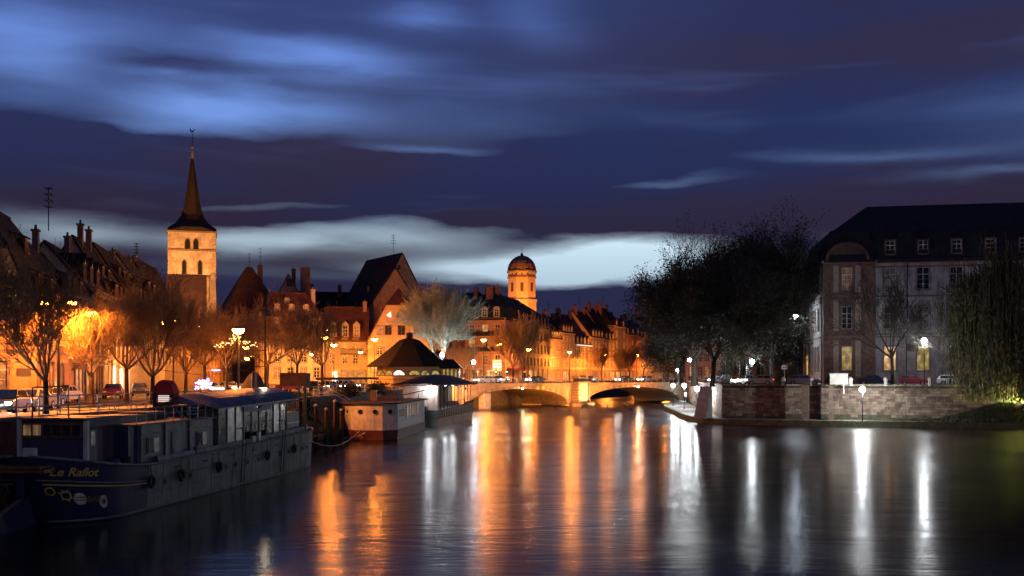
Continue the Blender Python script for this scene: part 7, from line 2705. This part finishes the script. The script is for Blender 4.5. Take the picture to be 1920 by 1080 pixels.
def car(label, x, y, z, rz, style, paint, lights=False, group=None):
    key = (style, paint.name, lights)
    if key not in _car:
        parts = []
        Lc, Hh = {'hatch': (3.9, 1.42), 'saloon': (4.5, 1.40), 'estate': (4.6, 1.46)}[style]
        h = Lc / 2
        if style == 'hatch':
            low = [(-h, .35), (-h, .75), (-h + .08, .92), (.75, .94), (h - .25, .80), (h, .62), (h, .33)]
            cab = [(-h + .1, .90), (-h + .45, Hh - .06), (-h + .9, Hh), (.15, Hh - .01), (.95, .92)]
        elif style == 'saloon':
            low = [(-h, .38), (-h, .86), (-h + .1, .95), (.85, .93), (h - .25, .78), (h, .6), (h, .34)]
            cab = [(-h + .75, .93), (-h + 1.35, Hh - .02), (-.2, Hh), (.35, Hh - .03), (1.1, .91)]
        else:
            low = [(-h, .36), (-h, .84), (-h + .05, .95), (.95, .94), (h - .25, .80), (h, .62), (h, .34)]
            cab = [(-h + .08, .92), (-h + .35, Hh - .05), (-.6, Hh), (.4, Hh - .02), (1.15, .92)]
        wb_ = (-h + .78, h - .82)
        # lower body with wheel arches: outline polygon swept over stations that round the flanks
        out_ = []
        bottom = [(h, .33)]
        for wx_ in (wb_[1], wb_[0]):
            for a in range(0, 181, 30):
                bottom.append((wx_ + .36 * math.cos(R(a)), .24 + .36 * math.sin(R(a)) + .06))
        outline = low + bottom[1:]
        sts = [(-.84, .90), (-.78, .985), (-.6, 1.0), (.6, 1.0), (.78, .985), (.84, .90)]
        b = MB()
        n = len(outline)
        cz_ = .6
        for yy, k in sts:
            for (px_, pz_) in outline:
                b.v.append((px_ * (.985 if abs(yy) > .8 else 1), yy, cz_ + (pz_ - cz_) * (k if pz_ > cz_ else 1)))
        for s in range(len(sts) - 1):
            for i in range(n):
                j = (i + 1) % n
                b.f.append((s * n + i, s * n + j, (s + 1) * n + j, (s + 1) * n + i)); b.m.append(0)
        b.f.append(tuple(range(n))[::-1]); b.m.append(0)
        e = (len(sts) - 1) * n
        b.f.append(tuple(e + i for i in range(n))); b.m.append(0)
        body = b.mesh('body', paint)
        b = MB()
        n = len(cab)
        sts = [(-.76, 0), (.76, 0)]
        for sgn in (-1, 1):
            for px_, pz_ in cab:
                t = (pz_ - .9) / (Hh - .9)
                b.v.append((px_, sgn * (.78 - .17 * t), pz_))
        for i in range(n - 1):
            b.f.append((i, i + 1, n + i + 1, n + i)); b.m.append(0)
        b.f.append(tuple(range(n))[::-1]); b.m.append(0)
        b.f.append(tuple(range(n, 2 * n))); b.m.append(0)
        cabin = b.mesh('cabin', paint)
        gl = []
        # side windows
        def yat(z_): return .78 - .17 * (z_ - .9) / (Hh - .9) + .012
        x0c, x1c = cab[1][0] + .05, cab[3][0]
        zb_, zt__ = .97, Hh - .09
        mid = (x0c + x1c) / 2 + .1
        for sgn in (-1, 1):
            for (xa, xb, ta, tb_) in ((x0c - .15 if style != 'saloon' else x0c - .35, mid - .04, x0c + .05, mid - .04), (mid + .04, x1c + .5, mid + .04, x1c - .02)):
                c = MB(); c.poly([(xa, sgn * yat(zb_), zb_), (xb, sgn * yat(zb_), zb_), (tb_, sgn * yat(zt__), zt__), (ta, sgn * yat(zt__), zt__)][::(1 if sgn < 0 else -1)])
                gl.append(('side_window', c.mesh('side_window', CG)))
        def ws(p, q, nm):
            c = MB()
            o_ = .012
            a_, b_ = Vector((p[0], 0, p[1])), Vector((q[0], 0, q[1]))
            t = (b_ - a_)
            nn = Vector((-t.z, 0, t.x)).normalized() * (o_ if nm == 'rear_window' else -o_)
            a2, b2 = a_.lerp(b_, .1) + nn, a_.lerp(b_, .9) + nn
            if nn.z < 0:
                a2 -= 2 * nn; b2 -= 2 * nn
            c.poly([(a2.x, -.66, a2.z), (a2.x, .66, a2.z), (b2.x, .56, b2.z), (b2.x, -.56, b2.z)])
            gl.append((nm, c.mesh(nm, CG)))
        ws(cab[4], cab[3], 'windshield')
        ws(cab[0], cab[1], 'rear_window')
        ty = MB()
        ty.lathe([(.30, -.1), (.315, -.06), (.315, .06), (.30, .1)], 14)
        tym = ty.mesh('tyre', rubber)
        rm = MB(); rm.lathe([(.20, -.105), (.20, .105)], 10); rmm = rm.mesh('rim', RIM)
        hl = []
        for sgn in (-1, 1):
            c = MB(); c.box(h - .10, h + .015, sgn * .6 - .16, sgn * .6 + .16, .60, .74); hl.append(('headlight', c.mesh('headlight', HEAD if lights else HOFF)))
            c = MB(); c.box(-h - .015, -h + .1, sgn * .66 - .12, sgn * .66 + .12, .68, .84); hl.append(('tail_light', c.mesh('tail_light', TAIL if lights else TOFF)))
        c = MB(); c.box(-h - .04, -h + .05, -.75, .75, .36, .54); c.box(h - .05, h + .04, -.75, .75, .34, .52); hl.append(('bumper', c.mesh('bumper', rubber if style == 'hatch' else paint)))
        _car[key] = (body, cabin, gl, tym, rmm, hl, wb_)
    body, cabin, gl, tym, rmm, hl, wb_ = _car[key]
    root = empty('parked_car' if not lights else 'car', (x, y, z), rz, label, 'car', group)
    link('body', body, root)
    link('cabin', cabin, root)
    for nm, me in gl + hl:
        link(nm, me, root)
    for wx_ in wb_:
        for sgn in (-1, 1):
            t = link('tyre', tym, root, Matrix.Translation((wx_, sgn * .76, .315)) @ Matrix.Rotation(R(90), 4, 'X'))
            link('rim', rmm, t)
    if lights:
        light('headlamp_beam', root, (2.6, 0, .7), 30, (1, .95, .85), .2)
    return root


P_red = car_paint('dark_red_car_paint', (.22, .02, .02))
P_wht = car_paint('white_car_paint', (.6, .6, .6))
P_blu = car_paint('dark_blue_car_paint', (.02, .03, .07))
P_blk = car_paint('black_car_paint', (.012, .012, .014))
P_sil = car_paint('silver_car_paint', (.30, .31, .33))
P_grn = car_paint('dark_green_car_paint', (.03, .06, .045))
GPC = 'cars parked on the right bank'
wall_rz = math.atan2(-10.5, 31.6)
for lab, px, d, st, pt_ in (('dark red hatchback parked beneath the lit windows of the palace-like building', 1713, 149.5, 'hatch', P_red),
                            ('white hatchback parked at the edge of the willow', 1785, 147.5, 'hatch', P_wht),
                            ('dark blue saloon parked left of the young bare tree', 1640, 151.5, 'saloon', P_blu),
                            ('black car parked behind the white box at the wall', 1575, 153.5, 'hatch', P_blk),
                            ('long silver-roofed estate car parked by the traffic sign', 1508, 156, 'estate', P_sil)):
    car(lab, X(px, d), d, UP + .004, wall_rz, st, pt_, False, GPC)
GLC = 'cars along the left quay street'
for i, (px, d, st, pt_, lt, rz_, lab) in enumerate((
        (12, 62, 'hatch', P_blk, True, -1.4, 'dark car with glaring headlights at the far left edge'), (58, 68, 'saloon', P_sil, True, -1.5, 'silver saloon with headlights on below the shop window'),
        (84, 77, 'hatch', P_blk, True, -1.5, 'black hatchback with headlights on behind the street tree'), (118, 88, 'saloon', P_wht, True, -1.5, 'white saloon approaching in front of the pillared shops'),
        (212, 104, 'hatch', P_red, False, -1.3, 'dark red hatchback parked by the white shop doorway'), (262, 118, 'saloon', P_blk, False, -1.2, 'black saloon parked beyond the white shop doorway'),
        (395, 130, 'hatch', P_wht, True, -.9, 'white car with headlights on under the blue festive lights'), (430, 140, 'saloon', P_sil, True, -.8, 'silver car behind the white one near the grey hooped cover'),
        (590, 158, 'hatch', P_blk, True, -.4, 'black hatchback with headlights on before the cream house'), (618, 164, 'saloon', P_blu, True, -.4, 'dark blue saloon passing the lit mauve shopfront'),
        (652, 170, 'hatch', P_sil, True, -.4, 'silver hatchback queued before the yellow gable house'), (548, 150, 'saloon', P_red, False, -.4, 'red saloon parked under the half-timbered house'))):
    car(lab, X(px, d), d, gz(d) + .004, rz_, st, pt_, lt, GLC)
GBC = 'cars driving over the bridge'
for i, (u, v, st, pt_, dr, lab) in enumerate(((4, 4.2, 'saloon', P_sil, 1, 'silver saloon with headlights at the left end of the bridge'), (12, 4.2, 'hatch', P_wht, 1, 'white hatchback with headlights near the left bridge end'),
                                             (20.5, 8.8, 'hatch', P_blk, 0, 'black hatchback driving away over the left arch'), (26.5, 4.2, 'saloon', P_blk, 1, 'black saloon on the bridge left of the pier'),
                                             (41, 4.2, 'hatch', P_red, 1, 'dark red hatchback just right of the bridge pier'), (48, 8.8, 'saloon', P_grn, 0, 'dark green saloon over the right arch'),
                                             (54.5, 4.2, 'saloon', P_grn, 1, 'dark green car with headlights over the right arch crown'), (62, 4.2, 'hatch', P_wht, 1, 'white car with headlights near the right bridge end'))):
    p = Mb @ Vector((u, v, ZD + .232))
    car(lab, p.x, p.y, p.z, brz + (math.pi if dr else 0), st, pt_, True, GBC)
for i, (px, d, st, pt_, lab) in enumerate(((1425, 162, 'hatch', P_wht, 'white car with headlights on behind the forked tree trunk'), (1398, 164, 'saloon', P_sil, 'silver car with bright headlights left of the forked trunk'),
                                           (1352, 168, 'hatch', P_blk, 'black car with headlights among the dark tree trunks'))):
    car(lab, X(px, d), d, UP + .004, wall_rz + math.pi + (.9 if i else 0), st, pt_, True, 'cars driving on the right bank street')

# ------------------------------------------------------------------ street furniture
# quay railing, left bank
root = empty('quay_railing', (0, 0, 0), 0, 'pale post-and-rail fence along the left quay edge', 'railing')
b = MB()
pts = [Vector((quay_x(d) - .25, d, gz(d) + .18)) for d in [40 + i * 4 for i in range(40)]]
for z in (.45, .95):
    b.tube([p + Vector((0, 0, z)) for p in pts], .035, 5)
b.build('rail', MT['galv'], root)
b = MB(); b.tube([(0, 0, 0), (0, 0, 1.0)], .045, 5); pm_ = b.mesh('post', MT['galv'])
for i in range(80):
    d = 40 + i * 2
    link('post', pm_, root, Matrix.Translation((quay_x(d) - .25, d, gz(d) + .18)))
# mooring piles and jetty between barge and houseboat
for i, (px, d, h, lab) in enumerate(((571, 88, 4.9, 'tall dark mooring pile behind the barge bow'), (592, 97, 3.6, 'dark mooring pile among the quay scrub'), (612, 99, 3.2, 'short dark pile left of the houseboat'),
                                     (628, 101, 3.9, 'dark pile standing at the jetty near the houseboat'), (640, 103, 3.0, 'low pale-topped pile next to the houseboat'))):
    e = empty('mooring_pile', (X(px, d), d, 0), 0, lab, 'mooring pile', 'mooring piles between the boats')
    b = MB(); b.tube([(0, 0, -1.2), (0, 0, h)], [.17, .15], 8); b.build('pile', MT['timber'], e)
    b = MB(); b.lathe([(.19, h), (.17, h + .12), (.05, h + .2)], 8); b.build('pile_cap', MT['galv'], e)
e = empty('jetty', (-17.6, 97, 0), R(88), 'dark timber jetty against the quay between barge and houseboat', 'jetty')
for i in range(26):
    b = MB(); b.box(-6 + i * .46, -5.58 + i * .46, -.8, .9, 1.0, 1.08); b.build('plank', MT['timber'], e)
b = MB()
for x in (-5.5, -1.5, 2.5, 5.5):
    b.tube([(x, -.7, -1), (x, -.7, 2.0)], .09, 6)
b.tube([(-5.8, -.7, 1.9), (5.8, -.7, 1.9)], .04, 5)
b.build('jetty_frame', MT['timber'], e)
e = empty('gangway', (-16.0, 112, 0), R(150), 'sloping gangway from the quay to the houseboat', 'gangway')
b = MB(); b.raw([(-.5, -.45, 2.2), (4.6, -.45, 4.3), (4.6, .45, 4.3), (-.5, .45, 2.2), (-.5, -.45, 2.3), (4.6, -.45, 4.4), (4.6, .45, 4.4), (-.5, .45, 2.3)],
               [(0, 3, 2, 1), (4, 5, 6, 7), (0, 1, 5, 4), (2, 3, 7, 6)]); b.build('walkway', MT['timber'], e)
b = MB()
for y in (-.45, .45):
    b.tube([(-.5, y, 3.2), (4.6, y, 5.3)], .03, 5)
    for k in range(4):
        b.tube([(-.5 + k * 1.7, y, 2.25 + k * .7), (-.5 + k * 1.7, y, 3.2 + k * .7)], .025, 4)
b.build('handrail', MT['galv'], e)
# long dark canopy beam on posts above the quay
e = empty('quay_shelter', (X(660, 146), 146, gz(146)), R(84), 'long low dark shelter roof on thin posts along the quay left of the pavilion', 'shelter')
b = MB(); b.box(-14, 12, -.9, .9, 1.65, 1.95); b.build('roof', MT['timber'], e)
b = MB()
for i in range(9):
    for y in (-.7, .7):
        b.tube([(-13.5 + i * 3.1, y, 0), (-13.5 + i * 3.1, y, 1.65)], .06, 5)
b.build('post', MT['galv'], e)
# boxed sign on a pole by the barge bow
e = empty('lightbox_sign', (X(552, 82), 82, 3.2), 0, 'unlit brown box sign with a blue end on a dark pole above the barge bow', 'sign')
b = MB(); b.box(-1.05, .85, -.22, .25, 2.3, 3.3); b.build('sign_panel', principled('brown_sign', (.09, .05, .03)), e)
b = MB(); b.box(.855, 1.15, -.25, .28, 2.2, 3.28); b.build('sign_end', principled('blue_sign_end', (.02, .05, .15)), e)
b = MB(); b.tube([(.8, 0, -3.4), (.8, 0, 2.3)], .1, 7); b.tube([(.35, 0, -3.4), (.35, 0, 2.3)], .05, 6); b.build('pole', MT['iron'], e)
# tall dark post with cap before the half timbered house
e = empty('loudspeaker_post', (X(497, 118), 118, gz(118)), 0, 'tall thin unlit post with a dark drum-shaped head before the half-timbered house', 'post')
b = MB(); b.tube([(0, 0, 0), (0, 0, 8.6)], [.12, .07], 7); b.build('pole', MT['iron'], e)
b = MB(); b.lathe([(.2, 8.5), (.62, 8.65), (.62, 9.05), (.3, 9.3)], 10); b.build('head', MT['iron'], e)
# white cabinet on the right wall, column, signs, bollards
d = 140.6
e = empty('control_box', (X(1573, d), d, UP + .2), wall_rz, 'small white box standing on the stone wall', 'box')
b = MB(); b.box(-1.1, 1.1, -.35, .35, .02, 1.35); b.build('cabinet', cream_p, e)
b = MB(); b.box(-1.18, 1.18, -.42, .42, 1.35, 1.43); b.build('lid', MT['galv'], e)
b = MB(); b.tube([(.6, -.45, -1.2), (.6, -.45, .3)], .05, 5); b.build('cable_duct', MT['galv'], e)
e = empty('striped_column', (X(1349, 155.5), 155.5, .62), 0, 'pale round column with a dark foot standing on the towpath', 'column')
b = MB(); b.lathe([(.42, 0), (.42, .95)], 12); b.build('foot', rubber, e)
b = MB(); b.lathe([(.36, .95), (.36, 4.5), (.3, 4.7)], 12); b.build('shaft', MT['trimlight'], e)
b = MB()
for i in range(7):
    b.tube([(-.45, -.05, 1.2 + i * .5), (-.36, -.05, 1.2 + i * .5)], .02, 4)
b.build('rungs', MT['iron'], e)
e = empty('traffic_sign', (X(1471, 150), 150, UP), R(-10), 'white traffic sign on a post by the estate car', 'traffic sign')
b = MB(); b.tube([(0, 0, 0), (0, 0, 2.9)], .04, 6); b.build('post', MT['galv'], e)
b = MB(); b.box(-.42, .42, -.06, -.02, 2.2, 2.75); b.build('sign_face', MT['white'], e)
b = MB(); b.box(-.3, .3, -.075, -.062, 2.42, 2.52); b.build('sign_mark', red_p, e)
e = empty('notice_board', (X(1482, 184), 184, UP), R(-70), 'tall pale notice board on the dark facade behind the estate car', 'notice board')
b = MB(); b.box(-.55, .55, -.05, 0, 1.4, 3.9); b.build('board', MT['white'], e)
b = MB(); b.box(-.05, .05, -.1, 0, 0, 1.4); b.build('post', MT['iron'], e)
for i, px in enumerate((1469, 1521, 1595, 1661, 1744, 1821)):
    d = 143.2 + (66 - X(px, 143)) * .0 - (X(px, 143) - 35) * .33
    e = empty('bollard', (X(px, d), d, UP + .004), 0, ['dark stone bollard by the traffic sign', 'dark stone bollard left of the white box', 'pale bollard right of the white box', 'bollard left of the young tree trunk',
                                                      'dark bollard before the red hatchback bonnet', 'last bollard right of the white hatchback'][i], 'bollard', 'bollards along the stone wall')
    b = MB(); b.lathe([(.24, 0), (.24, .7), (.3, .75), (.3, .95), (.1, 1.15)], 8); b.build('post', MT['grey'] if i != 2 else MT['trimlight'], e)
# upper railing near the big trees
e = empty('park_railing', (0, 0, 0), 0, 'thin dark railing on top of the river wall beneath the big trees', 'railing')
b = MB()
up = [(28.3, 147.5), (30.6, 166), (33.2, 195), (37.8, 236)]
for (x0, d0), (x1, d1) in zip(up, up[1:]):
    for z in (.5, 1.0):
        b.tube([(x0, d0, UP + .2 + z), (x1, d1, UP + .2 + z)], .03, 4)
    n = int((d1 - d0) / 1.8)
    for i in range(n):
        x, y = x0 + (x1 - x0) * i / n, d0 + (d1 - d0) * i / n
        b.tube([(x, y, UP + .2), (x, y, UP + 1.2)], .03, 4)
b.build('rails', MT['iron'], e)
# curved stair rail between tree and wall
e = empty('stair', (28.2, 146.8, .62), R(8), 'steep dark stone stair climbing from the towpath to the trees', 'stair')
for i in range(14):
    b = MB(); b.box(-.1 + i * .28 - 4.2, .28 + i * .28 - 4.2, 1.4, 3.0, 0, .3 * (i + 1)); b.build('step', MT['grey'], e, Matrix.Rotation(R(60), 4, 'Z'))
b = MB(); b.tube([(-4.2 + i * .28, 1.3, .9 + .3 * i) for i in range(15)], .035, 5); b.build('handrail', MT['galv'], e, Matrix.Rotation(R(60), 4, 'Z'))

# direction signs, traffic lights, road signs at the bridge head
e = empty('direction_signs', (X(932, 232), 232, 4.65), R(6), 'stack of lit yellow direction signs at the bridge head', 'direction signs')
sgm = emis('lit_sign_yellow', (1, .62, .2), 1.5)
sgw = emis('lit_sign_white', (1, .85, .6), 1.4)
for i in range(4):
    b = MB(); b.box(-.95, .95, -.06, 0, 2.6 + i * .62, 3.12 + i * .62); b.build('sign_panel', sgm if i in (0, 3) else sgw, e)
b = MB(); b.tube([(-.7, .06, 0), (-.7, .06, 5.1)], .07, 6); b.tube([(.7, .06, 0), (.7, .06, 5.1)], .07, 6); b.build('post', MT['galv'], e)
tg, tr_, ta_ = emis('green_signal', (.2, 1, .6), 14), emis('red_signal', (1, .06, .03), 14), emis('amber_signal', (1, .6, .2), 14)
for i, (px, py, d, c, lab) in enumerate(((950, 697, 222, tg, 'green traffic light right of the direction signs'), (930, 697, 222, ta_, 'amber traffic light under the direction signs'),
                                        (983, 697, 226, tr_, 'red traffic light before the tall dark bare tree'), (951, 708, 224, tg, 'low green traffic light by the parapet'),
                                        (992, 708, 232, tr_, 'low red traffic light by the tree trunk'))):
    zz_ = Zp(py, d)
    e = empty('traffic_light', (X(px, d), d, 4.78), 0, lab, 'traffic light', 'traffic lights at the bridge head')
    hh = zz_ - 4.78
    b = MB(); b.tube([(0, 0, 0), (0, 0, max(.3, hh - .2))], .06, 6); b.build('post', MT['iron'], e)
    b = MB(); b.box(-.16, .16, -.1, .14, hh - .5, hh + .5); b.build('housing', rubber, e)
    b = MB(); b.lathe([(.11, -.0), (.11, .05)], 10); b.build('signal_lens', c, e, Matrix.Translation((0, -.1, hh)) @ Matrix.Rotation(R(90), 4, 'X'))
e = empty('road_sign', (X(896, 214), 214, 4.78), 0, 'round red-rimmed road sign at the left bridge end', 'traffic sign')
b = MB(); b.tube([(0, 0, 0), (0, 0, 2.4)], .05, 6); b.build('post', MT['galv'], e)
b = MB(); b.lathe([(.38, 0), (.38, .03)], 16); b.build('sign_face', red_p, e, Matrix.Translation((0, -.06, 2.2)) @ Matrix.Rotation(R(90), 4, 'X'))
b = MB(); b.lathe([(.26, .031), (.26, .04)], 16); b.build('sign_centre', MT['white'], e, Matrix.Translation((0, -.06, 2.2)) @ Matrix.Rotation(R(90), 4, 'X'))

# unseen lamp posts added behind and beside the viewpoint to light the boats
for i, (x, y) in enumerate(((26, -9), (-14, -12), (60, 60))):
    kind_col[['unseen lamp added behind the viewpoint, right', 'unseen lamp added behind the viewpoint, left', 'unseen lamp added on the right outside the view'][i]] = 'w'
    street_lamp(['unseen lamp added behind the viewpoint, right', 'unseen lamp added behind the viewpoint, left', 'unseen lamp added on the right outside the view'][i],
                x, y, 5.0 if i < 2 else 1.0, 6.5, 'globe', (2300, 300, 1900)[i])
